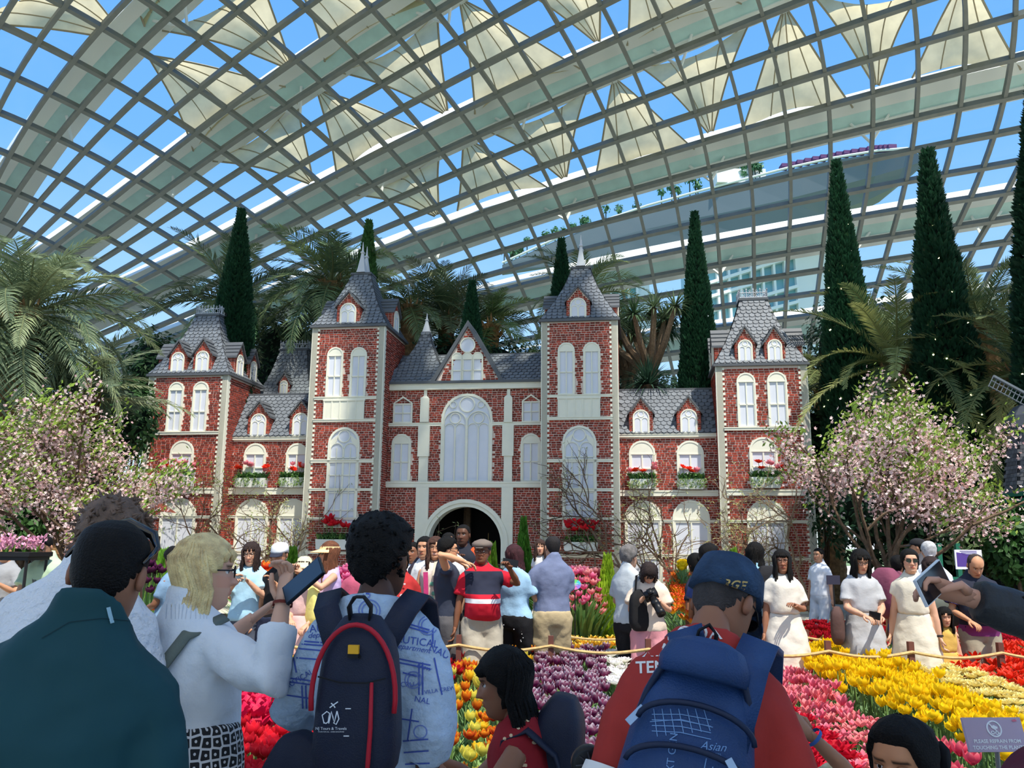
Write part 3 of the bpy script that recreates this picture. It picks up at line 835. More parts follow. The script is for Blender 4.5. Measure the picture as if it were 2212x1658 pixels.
# ---- centre
uA, uB = TL[1] - .02, TR[0] + .02
zc = zat(1006, 841, CY)
ch = [win(953, 1064, 850, 1042, CY, 'none', fr=.07)]
wl = [win(846, 888, 937, 1040, CY, 'sash', 957, 998), win(1125, 1168, 936, 1040, CY, 'sash', 956, 997)]
door_u = (Q(926, 1172, CY)[0], Q(1083, 1172, CY)[0]); door_zt = zat(1004.5, 1094, CY); dr = (door_u[1] - door_u[0]) / 2; dcn = sum(door_u) / 2
nA = [wx for wx in ch + wl]
# the centre wall is laid in three pieces round the archway
hol = [(h[0] - uA, h[1] - uA, h[2], h[3]) for h in nA]
zb_ = zat(1006, 1052, CY)
def shift(hs, dz): return [(a, b, c - dz, d - dz) for a, b, c, d in hs]
wo_ = wall('centre_wall', (uA, CY, zb_), (1, 0, 0), uB - uA, zc - zb_, shift(hol, zb_))
wall('centre_wall', (uA, CY, 0), (1, 0, 0), door_u[0] - .12 - uA, zb_)
wall('centre_wall', (door_u[1] + .12, CY, 0), (1, 0, 0), uB - door_u[1] - .12, zb_)
# brickwork over the arch
lo = door_u[0] - .12; hi = door_u[1] + .12
sp = MB(); ar = archpoly(door_u[0] - .1, door_u[1] + .1, 0, door_zt + .1, 20)
sp.add([(p[0], CY, p[1]) for p in ar[1:-1]] + [(hi, CY, ar[-2][1]), (hi, CY, zb_), (lo, CY, zb_), (lo, CY, ar[1][1])], [])
na = len(ar) - 2
sp.v = []; vs = [(lo, CY, ar[1][1])] + [(p[0], CY, p[1]) for p in ar[1:-1]] + [(hi, CY, ar[-2][1])]
tp = [(v[0], CY, zb_) for v in vs]
sp.add(vs + tp, [(i, i + 1, len(vs) + i + 1, len(vs) + i) for i in range(len(vs) - 1)])
so_ = sp.obj('arch_spandrel_wall', mortar_m, castle)
bk = MB(); rr_ = random.Random(5)
for row in range(int(zb_ / BH)):
    z0 = row * BH + BJ / 2; z1 = z0 + BH - BJ; u = lo - (BW * .5 if row % 2 else 0)
    while u < hi:
        a, b = max(lo + .004, u), min(hi - .004, u + BW - BJ); u += BW
        if b - a < .03: continue
        zr_ = door_zt - dr + .0
        if z0 < zr_ or min(math.hypot(a - dcn, z0 - zr_), math.hypot(b - dcn, z0 - zr_)) < dr + .1: continue
        bk.t = rr_.uniform(-.2, 1); bk.box(a, b, CY - .013, CY, z0, z1)
bk.obj('brickwork', brick_m, so_, kind='stuff')
mb = MB(); o_, i_ = archpoly(door_u[0] - .2, door_u[1] + .2, 0, door_zt + .2, 24), archpoly(door_u[0], door_u[1], 0, door_zt, 24)
mb.ringband(o_, i_, CY - .09, CY + .35); o2, i2 = archpoly(door_u[0] - .2, door_u[1] + .2, 0, door_zt + .2, 24), archpoly(door_u[0] - .1, door_u[1] + .1, 0, door_zt + .1, 24)
mb.ringband(o2, i2, CY - .13, CY - .08); mb.box(door_u[0] - .27, door_u[0] - .02, CY - .14, CY, 0, .9 + .02); mb.box(door_u[1] + .02, door_u[1] + .27, CY - .14, CY, 0, .92)
mb.obj('door_arch', cream, castle)
# dark room behind the archway, with a chandelier and a console in the gloom
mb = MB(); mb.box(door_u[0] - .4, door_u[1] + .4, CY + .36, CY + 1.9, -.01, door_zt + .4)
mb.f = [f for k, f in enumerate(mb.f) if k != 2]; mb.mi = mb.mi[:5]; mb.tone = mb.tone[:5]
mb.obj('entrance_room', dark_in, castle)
gold = mat('old_gold', (120, 96, 50), 0.4, metal=.6)
mb = MB(); c_ = (dcn + .4, CY + 1.4)
for k in range(6):
    a = k * math.pi / 3
    mb.tube([(c_[0], c_[1], 1.5), (c_[0] + .12 * math.cos(a), c_[1] + .12 * math.sin(a), 1.42), (c_[0] + .2 * math.cos(a), c_[1] + .2 * math.sin(a), 1.52)], .012, 5)
    mb.ball((c_[0] + .2 * math.cos(a), c_[1] + .2 * math.sin(a), 1.56), .03, 6, 5)
mb.tube([(c_[0], c_[1], 1.4), (c_[0], c_[1], 1.9)], .012, 5)
mb.tube([(dcn - .68, CY + .5, 0), (dcn - .68, CY + .5, 1.45)], .035, 8)
mb.obj('chandelier', gold, castle)
# rose window tracery
u0, u1, z0, z1 = ch[0]; wi = u1 - u0; c = (u0 + u1) / 2; ya, yb = CY - .045, CY - .01
mm = MB(); ring = lambda cx, cz, r, t, n=20: mm.ringband(arc(cx, cz, r, 0, 2 * math.pi, n)[:-1], arc(cx, cz, r - t, 0, 2 * math.pi, n)[:-1], ya, yb, True)
rb = wi * .155; cz = z1 - .07 - rb * 1.05
ring(c, cz, rb, .03); 
for s_ in (-1, 1):
    ring(c + s_ * wi * .27, z1 - wi * .215, wi * .07, .02, 14)
    a0 = c + (s_ - 1) / 2 * (wi / 2 - .05); a0 = c - (wi / 2 - .07) if s_ < 0 else c
    lw = wi / 2 - .07; zt = z1 - wi * .34
    mm.ringband(archpoly(a0, a0 + lw, z0, zt, 14), archpoly(a0 + .025, a0 + lw - .025, z0, zt - .025, 14), ya - .01, yb)
    ring(a0 + lw / 2, zt - lw * .31, lw * .24, .025, 16)
    for q in (0, 1):
        b0 = a0 + .02 + q * (lw / 2 - .02); lw2 = lw / 2 - .02
        mm.ringband(archpoly(b0, b0 + lw2, z0, zt - lw * .52, 10), archpoly(b0 + .016, b0 + lw2 - .016, z0, zt - lw * .52 - .016, 10), ya, yb)
mm.box(c - .03, c + .03, ya - .015, yb, z0, zt - lw * .3)
mm.obj('rose_tracery', cream, castle)
# gabled little windows
for xa, xb, yp, yt, yb_ in ((851, 891, 856, 871, 914), (1128, 1167, 851, 866, 912)):
    u0, u1, z0, z1 = rect(xa, yt, xb, yb_, CY); zp = zat((xa + xb) / 2, yp, CY); c = (u0 + u1) / 2
    mb = MB(); f = .04
    mb.ringband([(u0, z0), (u0, z1), (c, zp), (u1, z1), (u1, z0)], [(u0 + f, z0 + f), (u0 + f, z1 - .01), (c, zp - f * 1.3), (u1 - f, z1 - .01), (u1 - f, z0 + f)], CY - .06, CY, True)
    wo2 = mb.obj('window', cream, castle)
    pm = MB(); pm.add([(u0 + f, CY - .015, z0 + f), (u1 - f, CY - .015, z0 + f), (u1 - f, CY - .015, z1 - .03), (u0 + f, CY - .015, z1 - .03)], [(0, 1, 2, 3)]); pm.obj('pane', pane_m, wo2)
    gb = MB(); gb.box(c - .014, c + .014, CY - .045, CY, z0, z1 - .02); gb.box(u0, u1, CY - .045, CY, (z0 + z1) / 2 - .014, (z0 + z1) / 2 + .014); gb.box(u0, u1, CY - .05, CY, z1 - .05, z1 - .01)
    gb.obj('glazing_bars', cream, wo2)
for nm, ya_, yb2, d in (('cornice', 827, 841, .1), ('string_course', 912, 919.5, .05), ('string_course', 1040, 1052.5, .1)):
    if nm == 'string_course' and ya_ == 912:
        band(nm, uA, ch[0][0], zat(1006, yb2, CY), zat(1006, ya_, CY), CY, d); band(nm, ch[0][1], uB, zat(1006, yb2, CY), zat(1006, ya_, CY), CY, d)
    else: band(nm, uA, uB, zat(1006, yb2, CY), zat(1006, ya_, CY), CY, d)
for sets in (((917, 923, 841, 861), (910, 927, 861, 912), (905.5, 928, 919, 986), (906, 924.5, 986, 1040), (900.5, 924, 1052, 1180)), ((1096, 1102.5, 841, 859), (1090, 1107, 859, 912), (1086, 1110, 919, 985), (1089, 1106.5, 985, 1040), (1084.5, 1108, 1052, 1180))):
    mb = MB()
    for k, (a, b, t, bt) in enumerate(sets):
        u0, u1, z0, z1 = rect(a, t, b, bt, CY); mb.box(u0, u1, CY - (.05, .09, .1, .07, .1)[k], CY, z0 if k < 4 else 0, z1)
        if k == 1:
            c = (u0 + u1) / 2; mb.loft([[(u0, CY - .09, z1), (u1, CY - .09, z1), (u1, CY, z1), (u0, CY, z1)], [(c - .03, CY - .04, z1 + .09), (c + .03, CY - .04, z1 + .09), (c + .03, CY, z1 + .09), (c - .03, CY, z1 + .09)]])
    mb.obj('pilaster', cream, castle)
# centre roof, gable and the pointed roof beside the left tall turret
zg0 = zat(1006, 827, CY); RD = 1.1; zri = zat(1100, 765, CY + RD)
a = [(uA, CY - .12, zg0), (uB, CY - .12, zg0), (uB, CY + RD, zri), (uA, CY + RD, zri)]
mb = MB(); mb.loft([[a[0], a[1], (uB, CY + 2 * RD + .3, zg0), (uA, CY + 2 * RD + .3, zg0)], [a[3], a[2], (uB, CY + RD + .3, zri), (uA, CY + RD + .3, zri)]])
ro = mb.obj('centre_roof', slate_d, castle)
sm = MB(); scale_face(sm, a[0], a[1], a[3], a[2], int((zri - zg0) / .1), .16); sm.obj('shingle_field', slate, ro, kind='stuff')
ev = MB(); ev.box(uA, uB, CY - .16, CY, zg0 - .02, zg0 + .05); ev.obj('eave', trim_d, ro); ev = MB(); ev.box(uA, uB, CY + RD, CY + RD + .3, zri, zri + .04); ev.obj('ridge_cap', trim_d, ro)
# pointed roof
ux = Q(921, 719, CY + .9)[0]; zap = zat(921, 719, CY + .9)
E = [(Q(840, 827, CY)[0] - .35, CY - .02), (Q(975, 827, CY)[0], CY - .02), (Q(975, 827, CY)[0], CY + 1.9), (Q(840, 827, CY)[0] - .35, CY + 1.9)]
T_ = [(ux - .13, CY + .8), (ux + .13, CY + .8), (ux + .13, CY + 1.06), (ux - .13, CY + 1.06)]
mb = MB(); rings = []
pf = lambda t: 1 - (1 - t) ** 1.55
for k in range(13):
    t = k / 12; rings.append([(e[0] + (q[0] - e[0]) * pf(t), e[1] + (q[1] - e[1]) * pf(t), zg0 + .02 + (zap - zg0) * t) for e, q in zip(E, T_)])
mb.loft(rings); ro = mb.obj('pointed_roof', slate_d, castle)
sm = MB(); V = lambda p, z: (p[0], p[1], z)
for p, q in ((0, 1), (1, 2)): scale_face(sm, V(E[p], zg0 + .02), V(E[q], zg0 + .02), V(T_[p], zap), V(T_[q], zap), int((zap - zg0) / .1), .15, pf)
sm.obj('shingle_field', slate, ro, kind='stuff'); finial(ux, CY + .93, zap, zat(921, 676, CY + .9), ro, .12)
# gable
gx0, gx1, gpk = Q(939, 827, CY - .05)[0], Q(1085, 827, CY - .05)[0], Q(1012, 700, CY - .05); gc, gzp = gpk[0], gpk[1]
gy = CY - .06; hw = (gx1 - gx0) / 2
tri = lambda u: max(.0, (gzp - zg0) * (1 - abs(u - hw) / hw))
wo3 = wall('gable_wall', (gx0, gy, zg0), (1, 0, 0), gx1 - gx0, gzp - zg0, [(Q(976, 800, gy)[0] - gx0, Q(1044, 800, gy)[0] - gx0, 0, zat(1010, 765, gy) - zg0)], top=tri)
mb = MB(); t_ = .09
for s_ in (-1, 1):
    mb.prism([(gc, gzp + .1), (gc + s_ * (hw + .1), zg0 - .0), (gc + s_ * (hw - .02), zg0), (gc, gzp - .08)], gy - .09, CY + 1.1)
mb.obj('gable_bargeboard', trim_d, castle)
for k, (a_, b_) in enumerate(((976, 999.3), (998.3, 1021.8), (1020.8, 1044))):
    u0, u1 = Q(a_, 790, gy)[0], Q(b_, 790, gy)[0]
    window(u0, u1, zg0 + .02, zat(1010, 761, gy), gy, 'sash', zat(1010, 775, gy), [zat(1010, 800, gy)], 1, None, .022)
cx, cz = Q(1010.8, 745.5, gy); mb = MB(); r_ = Q(1027.5, 745.5, gy)[0] - cx
mb.ringband(arc(cx, cz, r_, 0, 2 * math.pi, 22)[:-1], arc(cx, cz, r_ - .03, 0, 2 * math.pi, 22)[:-1], gy - .05, gy, True); ow = mb.obj('window', cream, castle)
pm = MB(); pm.add([(p[0], gy - .02, p[1]) for p in arc(cx, cz, r_ - .02, 0, 2 * math.pi, 22)[:-1]], [tuple(range(22))]); pm.obj('pane', pane_m, ow)
# ================================================================== plants
def vcol_mat(name, rough=0.6, amp=0.12, trans=0.0):
    m = bpy.data.materials.new(name); m.use_nodes = True; n = m.node_tree; L = n.links.new
    b = n.nodes['Principled BSDF']; b.inputs['Roughness'].default_value = rough; b.inputs['Specular IOR Level'].default_value = 0.25
    a = n.nodes.new('ShaderNodeAttribute'); a.attribute_name = 'col'
    o = n.nodes.new('ShaderNodeObjectInfo'); h = n.nodes.new('ShaderNodeHueSaturation'); mr = n.nodes.new('ShaderNodeMapRange')
    mr.inputs[3].default_value = 1 - amp; mr.inputs[4].default_value = 1 + amp
    L(o.outputs['Random'], mr.inputs[0]); L(mr.outputs[0], h.inputs['Value']); L(a.outputs['Color'], h.inputs['Color']); L(h.outputs[0], b.inputs['Base Color'])
    if trans:
        t = n.nodes.new('ShaderNodeBsdfTranslucent'); L(h.outputs[0], t.inputs[0]); ms = n.nodes.new('ShaderNodeMixShader'); ms.inputs[0].default_value = trans
        L(b.outputs[0], ms.inputs[1]); L(t.outputs[0], ms.inputs[2]); L(ms.outputs[0], n.nodes['Material Output'].inputs[0])
    return m
class CB(MB):
    """mesh collector with a colour per vertex"""
    def __init__(s): super().__init__(); s.c = []; s.col = (1, 1, 1, 1)
    def add(s, vs, fs, cols=None):
        super().add(vs, fs); s.c.extend(cols if cols else [s.col] * len(vs)); return s
    def mesh(s, name, mats, smooth=False):
        me = super().mesh(name, mats, smooth)
        a = me.attributes.new('col', 'FLOAT_COLOR', 'POINT'); a.data.foreach_set('color', [x for c in s.c for x in c])
        return me
leaf_c = vcol_mat('leaf_tissue', 0.5, 0.10, 0.25)
petal_c = vcol_mat('petal_tissue', 0.55, 0.10, 0.28)
bark = mat('brown_bark', (98, 80, 62), 0.9, 0.3, 14, bump=0.5, bscale=40)
bark_pale = mat('pale_branch', (140, 118, 94), 0.85, 0.25, 20, bump=0.3, bscale=60)
palm_bark = mat('fibrous_palm_trunk', (134, 104, 70), 0.95, 0.35, 10, bump=0.8, bscale=25)
def mixc(a, b, t): return tuple(a[i] + (b[i] - a[i]) * t for i in range(3)) + (1,)
def vary(c, v, r): 
    k = 1 + r.uniform(-v, v); return (c[0] * k, c[1] * k, c[2] * k, 1)
# ---- palms
_fr = {}
def frond_mesh(key, L, droop, n, ll, w, col, stiff, seed):
    """pinnate palm frond along +X, arching down"""
    if key in _fr: return _fr[key]
    r = random.Random(seed); cb = CB(); base = rgb(col)
    L = L * 1.22; ll = ll * 1.08; w = w * 1.5
    pts = []; x = z = 0; ang = 0.0
    S = 14
    for k in range(S + 1):
        pts.append(Vector((x, 0, z))); ang -= droop / S * (0.4 + 1.2 * k / S); x += L / S * math.cos(ang); z += L / S * math.sin(ang)
    cb.col = mixc(base, rgb((150, 150, 100)), .5)
    cb.tube(pts, [.028 * L / 2.5 * (1 - .85 * k / S) for k in range(S + 1)], 4)
    for q in range(n):
        t = .14 + .86 * q / (n - 1); k = min(S - 1, int(t * S)); f = t * S - k
        p = pts[k].lerp(pts[k + 1], f); d = (pts[k + 1] - pts[k]).normalized(); up = Vector((-d.z, 0, d.x))
        le = ll * (math.sin(math.pi * min(1, .22 + .78 * t) * .98) * .85 + .15) * r.uniform(.85, 1.1)
        for s_ in (-1, 1):
            dr = (d * r.uniform(.55, .8) + Vector((0, s_, 0)) * r.uniform(.75, .95) + up * r.uniform(.05, .4)).normalized()
            sag = Vector((0, 0, -le * (1 - stiff) * r.uniform(.35, .8)))
            m = p + dr * le * .55 + sag * .25; e = p + dr * le + sag
            wv = d * w * (1 if s_ > 0 else -1)
            c0 = vary(base, .22, r); c1 = vary(mixc(base, rgb((190, 196, 140)), .18), .22, r)
            cb.add([tuple(p - wv * .5), tuple(p + wv * .5), tuple(m + wv), tuple(m - wv), tuple(e)], [(0, 1, 2, 3), (3, 2, 4)], [c0, c0, c1, c1, c1])
    _fr[key] = cb.mesh('frond', leaf_c)
    return _fr[key]
def palm(pos, th, tr, L, nf, col, label, droop=1.3, elev=(-.5, 1.45), ll=.55, w=.017, stiff=.55, seed=1, n=46, key=None, name='palm_tree', cols=None, trunk_c=palm_bark, tilt=0):
    r = random.Random(seed); root = empty(name, pos, r.uniform(0, 6), label=label, cat='palm')
    if th > 0:
        mb = MB(); k = int(th / .14); rings = []
        for q in range(k + 1):
            z = th * q / k; rr = tr * (1.25 - .35 * q / k) * (1.06 if q % 2 else .96)
            rings.append([(rr * math.cos(a * math.pi / 6) + r.uniform(-.01, .01), rr * math.sin(a * math.pi / 6) + r.uniform(-.01, .01), z + r.uniform(-.02, .02)) for a in range(12)])
        mb.loft(rings); mb.obj('trunk', trunk_c, root)
        fb = MB()
        for q in range(26):
            a = r.uniform(0, 6.28); z = th - r.uniform(0, .5)
            d = Vector((math.cos(a), math.sin(a), 0))
            fb.tube([d * tr * .9 + Vector((0, 0, z)), d * tr * 1.35 + Vector((0, 0, z + .16)), d * tr * 1.5 + Vector((0, 0, z + .3))], [.05, .035, .01], 4)
        fb.obj('leaf_stub', trunk_c, root, kind='stuff')
    cols = cols or [col]
    for q in range(nf):
        t = q / max(1, nf - 1); a = q * 2.39996 + r.uniform(-.2, .2)
        e = elev[1] + (elev[0] - elev[1]) * t ** .85 + r.uniform(-.1, .1)
        v = q % 3; c = cols[(q // 2) % len(cols)]
        me = frond_mesh((key or label, v, c), L * (1, .92, 1.06)[v], droop * (1, 1.25, .8)[v], n, ll, w, c, stiff, seed * 10 + v)
        o = put('frond', me, root)
        sc = r.uniform(.85, 1.1) * (1 - .2 * (1 - t))
        o.matrix_local = Matrix.Translation((0, 0, th)) @ Matrix.Rotation(a, 4, 'Z') @ Matrix.Rotation(-e, 4, 'Y') @ Matrix.Rotation(r.uniform(-.4, .4), 4, 'X') @ Matrix.Scale(sc, 4)
    return root
def base(px, py_crown, d):
    p = at(px, py_crown, d); return (p.x, p.y, 0), p.z
def palm_at(px, py, d, *a, z0=None, **k):
    p, h = base(px, py, d)
    if z0 is not None: p = (p[0], p[1], h - z0); h = z0
    return palm(p, h, *a, **k)
palm_at(58, 680, 18, .36, 2.75, 60, (104, 124, 96), 'tall silvery palm with thick brown trunk at the left edge', droop=1.5, elev=(-.75, 1.5), ll=.62, stiff=.35, seed=3, n=56, cols=[(104, 124, 96), (132, 148, 112), (84, 108, 84)])
palm_at(170, 870, 18.8, .3, 2.0, 26, (92, 114, 96), 'low grey green palm behind the left blossom tree', droop=1.0, elev=(.1, 1.4), ll=.6, stiff=.4, seed=4, n=44, cols=[(92, 114, 96), (120, 132, 104)])
palm_at(-25, 830, 20.5, .25, 1.8, 16, (60, 100, 70), 'dark green palm cut by the left edge below the tall one', droop=1.1, elev=(.0, 1.3), seed=5)
palm_at(500, 655, 28.5, .3, 3.0, 30, (62, 88, 62), 'dark arching palm behind the left corner turret', droop=1.35, elev=(-.35, 1.45), ll=.75, w=.022, stiff=.6, seed=6, n=48, cols=[(62, 88, 62), (96, 120, 70), (50, 76, 58)])
palm_at(716, 610, 27, .32, 2.9, 44, (84, 110, 76), 'broad palm between the left corner turret and left tall turret', droop=1.35, elev=(-.9, 1.5), ll=.72, w=.02, stiff=.55, seed=7, n=50, cols=[(84, 110, 76), (110, 132, 84), (70, 98, 72)])
palm_at(885, 660, 26, .3, 2.2, 22, (60, 90, 62), 'dark palm right behind the left tall turret roof', droop=1.3, elev=(-.5, 1.0), seed=17, cols=[(60, 90, 62), (80, 104, 66)])
palm_at(965, 690, 27.2, .3, 2.5, 26, (84, 98, 70), 'brownish upright palm behind the pointed roof', droop=.8, elev=(.0, 1.5), ll=.7, stiff=.65, seed=8, cols=[(84, 98, 70), (100, 104, 74), (70, 92, 66)])
palm_at(1062, 700, 27.4, .28, 2.1, 20, (128, 150, 72), 'yellow green palm with shaggy fibre trunk above the gable', droop=1.1, elev=(-.5, 1.4), ll=.5, stiff=.6, seed=9, cols=[(128, 150, 72), (84, 116, 64)], trunk_c=mat('shaggy_fibre', (176, 134, 88), 0.95, 0.4, 12, bump=0.9, bscale=20))
palm_at(1262, 640, 26, .3, 2.4, 24, (78, 104, 66), 'palm spreading on both sides behind the right tall turret', droop=1.4, elev=(-.4, 1.4), ll=.6, seed=10, cols=[(78, 104, 66), (112, 130, 76)])
palm_at(1935, 790, 21, .4, 3.0, 46, (116, 128, 72), 'date palm with arching olive fronds between the two tallest cypresses', droop=1.25, elev=(-.7, 1.4), ll=.5, w=.018, stiff=.75, seed=11, n=60, cols=[(116, 128, 72), (78, 100, 62), (150, 156, 92)])
palm_at(2120, 700, 22, .4, 3.0, 40, (84, 104, 60), 'dark date palm right of the tallest cypress', droop=1.1, elev=(-.6, 1.45), ll=.5, stiff=.75, seed=12, n=60, cols=[(84, 104, 60), (60, 88, 56), (120, 130, 76)])
palm_at(2225, 800, 19, .4, 2.9, 44, (140, 148, 92), 'date palm with pale fronds cut by the right edge', droop=1.2, elev=(-.7, 1.3), ll=.5, stiff=.75, seed=13, n=60, cols=[(140, 148, 92), (96, 112, 66), (160, 164, 108)])
palm_at(1775, 800, 25, .3, 2.2, 20, (100, 116, 70), 'pale palm half hidden behind the right corner turret', droop=1.3, elev=(-.6, 1.0), seed=14, cols=[(100, 116, 70), (150, 160, 96)])
# ---- dragon trees
def rosette(cb, c, L, n, r, col, up=.2):
    b = rgb(col)
    for q in range(n):
        z = up + (1 - up) * (q / n) * 1.0 if up > 0 else -1 + 2 * q / n
        z = r.uniform(up - .5, 1); a = r.uniform(0, 6.283); h = math.sqrt(max(0, 1 - min(1, z * z)))
        d = Vector((h * math.cos(a), h * math.sin(a), z)); s = d.cross(Vector((0, 0, 1))).normalized() * .02
        m = c + d * L * .55; e = c + d * L + Vector((0, 0, -L * .22 * h)); k = vary(b, .3, r)
        cb.add([tuple(c - s), tuple(c + s), tuple(m + s), tuple(m - s), tuple(e)], [(0, 1, 2, 3), (3, 2, 4)], [k] * 5)
def dragon_tree(px, py, d, label, seed, spread=1.5, nb=11):
    p, h = base(px, py, d); r = random.Random(seed); root = empty('dragon_tree', p, label=label, cat='tree')
    mb = MB(); tips = []
    th = h - 1.6
    mb.tube([(0, 0, 0), (.05, 0, th)], [.3, .22], 8)
    for q in range(nb):
        a = q * 2.4; sp = spread * r.uniform(.35, 1)
        m = Vector((sp * .6 * math.cos(a), sp * .6 * math.sin(a), th + .7)); e = Vector((sp * math.cos(a), sp * math.sin(a), th + 1.5 + r.uniform(-.2, .4)))
        mb.tube([(.05, 0, th - .1), m, e], [.15, .1, .07], 6); tips.append(e)
    mb.obj('trunk', bark_pale, root)
    for e in tips:
        cb = CB(); rosette(cb, e, .62, 90, r, r.choice([(70, 96, 66), (96, 116, 84), (56, 84, 60)]), -.1); cb.obj('leaf_rosette', leaf_c, root)
    return root
dragon_tree(1400, 690, 24.5, 'dragon tree with bare forked limbs left of the middle cypress', 21)
dragon_tree(1352, 710, 26, 'dragon tree close behind the right tall turret', 22, 1.2, 8)
p = at(1400, 832, 23.4); root = empty('agave', (p.x, p.y, 0), label='spiky dark agave just above the right wing roof', cat='plant')
MB().tube([(0, 0, 0), (0, 0, p.z)], [.25, .2], 8).obj('trunk', bark, root)
cb = CB(); rosette(cb, Vector((0, 0, p.z)), 1.0, 220, random.Random(2), (52, 82, 66), .15); cb.obj('leaf_rosette', leaf_c, root)
# ---- cypresses
def tuft(cb, p, d, s, col, r):
    n = Vector(d).normalized(); t = n.orthogonal().normalized(); t = Matrix.Rotation(r.uniform(0, 6.28), 3, n) @ t
    e = p + n * s * r.uniform(.7, 1.3) + Vector((0, 0, s * .55)); q = t * s * .42; m = p + n * s * .5 + Vector((0, 0, s * .15)); c = vary(col, .35, r); c2 = vary(col, .35, r)
    cb.add([tuple(p), tuple(m + q), tuple(e), tuple(m - q)], [(0, 1, 2, 3)], [c2, c, c, c])
_cy = []
def cypress_mesh(k, col):
    r = random.Random(40 + k); cb = CB(); base = rgb(col)
    for q in range(17000):
        z = 1 - math.sqrt(r.random()) if r.random() < .8 else r.random() ; a = r.uniform(0, 6.2832)
        rr = cyr(z) * (1 + .10 * mnoise.noise((math.cos(a) * 2, math.sin(a) * 2, z * 9 + k * 7)) * 1.6) * (.86 + .14 * r.random())
        p = Vector((rr * math.cos(a), rr * math.sin(a), z * CYS)); tuft(cb, p, (math.cos(a), math.sin(a), .5), .078, base, r)
    return cb.mesh('foliage', leaf_c)
CYS = 6.0
def cyr(z): return .62 * (1 - z) ** .95 * (1 - .25 * (1 - z) ** 4) + .012
light_m = bpy.data.materials.new('warm_fairy_light'); light_m.use_nodes = True
_b = light_m.node_tree.nodes['Principled BSDF']; _b.inputs['Emission Color'].default_value = (1, .85, .45, 1); _b.inputs['Emission Strength'].default_value = 5
_cym = {}
def cypress(px, pyt, pyb, d, wpx, label, col=(40, 78, 54), seed=0, lights=0, lean=0):
    top = at(px, pyt, d); bot = at(px, pyb, d); z0 = bot.z if pyb < 1200 else 0
    h = top.z - max(0, z0 - 3); zb = top.z - h
    sc = h / CYS; wr = wpx / FPX * d / 2
    root = empty('cypress', (top.x, top.y, 0), seed * 1.3, label=label, cat='tree')
    # the same conical foliage is copied and stretched for each cypress
    k = (seed % 2, col)
    if k not in _cym: _cym[k] = cypress_mesh(seed % 2, col)
    o = put('foliage', _cym[k], root, (0, 0, max(0, zb) + .0)); frac = (top.z - z0) / h
    wk = wr / cyr(max(0.05, 1 - frac)) if frac < 1 else wr / .5
    o.scale = (wk, wk, sc)
    if lean: o.rotation_euler = (0, lean, 0)
    MB().tube([(0, 0, 0), (0, 0, max(.3, zb + h * .9))], [.14, .03], 6).obj('trunk', bark, root)
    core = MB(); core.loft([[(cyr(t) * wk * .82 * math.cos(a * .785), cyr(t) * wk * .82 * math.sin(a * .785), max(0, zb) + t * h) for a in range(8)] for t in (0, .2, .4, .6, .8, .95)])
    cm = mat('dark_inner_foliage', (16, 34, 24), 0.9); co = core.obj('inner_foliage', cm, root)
    if lean: co.rotation_euler = (0, lean, 0)
    if lights:
        r = random.Random(seed); lb = MB()
        for q in range(lights):
            z = r.random() * .85; a = r.uniform(0, 6.28); rr = cyr(z) * wk * 1.04
            lb.ball((rr * math.cos(a), rr * math.sin(a), max(0, zb) + z * h), .022, 5, 4)
        lo = lb.obj('fairy_lights', light_m, root, kind='stuff')
        if lean: lo.rotation_euler = (0, lean, 0)
    return root
cypress(522, 455, 760, 25, 92, 'cypress standing behind the left corner turret', seed=1)
cypress(797, 478, 760, 26, 76, 'slim cypress peeping over the left tall turret', (70, 110, 60), seed=2)
cypress(1020, 608, 800, 24.5, 62, 'short cypress behind the gable', (44, 84, 58), seed=3)
cypress(1213, 518, 760, 25, 70, 'cypress left of the right tall turret spire', seed=4)
cypress(1500, 462, 860, 23.5, 92, 'cypress between the right tall turret and right corner turret', seed=5)
cypress(1806, 352, 880, 21.5, 118, 'tall cypress just right of the right corner turret', (38, 76, 52), seed=6, lights=60)
cypress(2003, 330, 1120, 20, 178, 'tallest cypress with fairy lights behind the right blossom tree', (36, 72, 50), seed=8, lights=130)
cypress(2240, 130, 560, 16.5, 170, 'dark cypress cut by the right edge high up', (30, 62, 44), seed=9, lights=50)
# ---- leafy shrubs filling the back
def leafy(cb, c, rad, n, s, col, r, hollow=.72):
    b = rgb(col)
    for q in range(n):
        u = Vector((r.gauss(0, 1), r.gauss(0, 1), r.gauss(0, 1))).normalized(); k = hollow + (1 - hollow) * r.random()
        p = c + Vector((u.x * rad[0], u.y * rad[1], u.z * rad[2])) * k * (1 + .22 * mnoise.noise(u * 2.5 + c))
        n_ = (u + Vector((r.uniform(-.6, .6), r.uniform(-.6, .6), r.uniform(-.2, .9)))).normalized(); t = n_.orthogonal().normalized(); t = Matrix.Rotation(r.uniform(0, 6.28), 3, n_) @ t; bt = n_.cross(t)
        c0 = vary(b, .35, r); l = s * r.uniform(.7, 1.3)
        cb.add([tuple(p - t * l), tuple(p + bt * l * .45), tuple(p + t * l), tuple(p - bt * l * .45)], [(0, 1, 2, 3)], [c0] * 4)
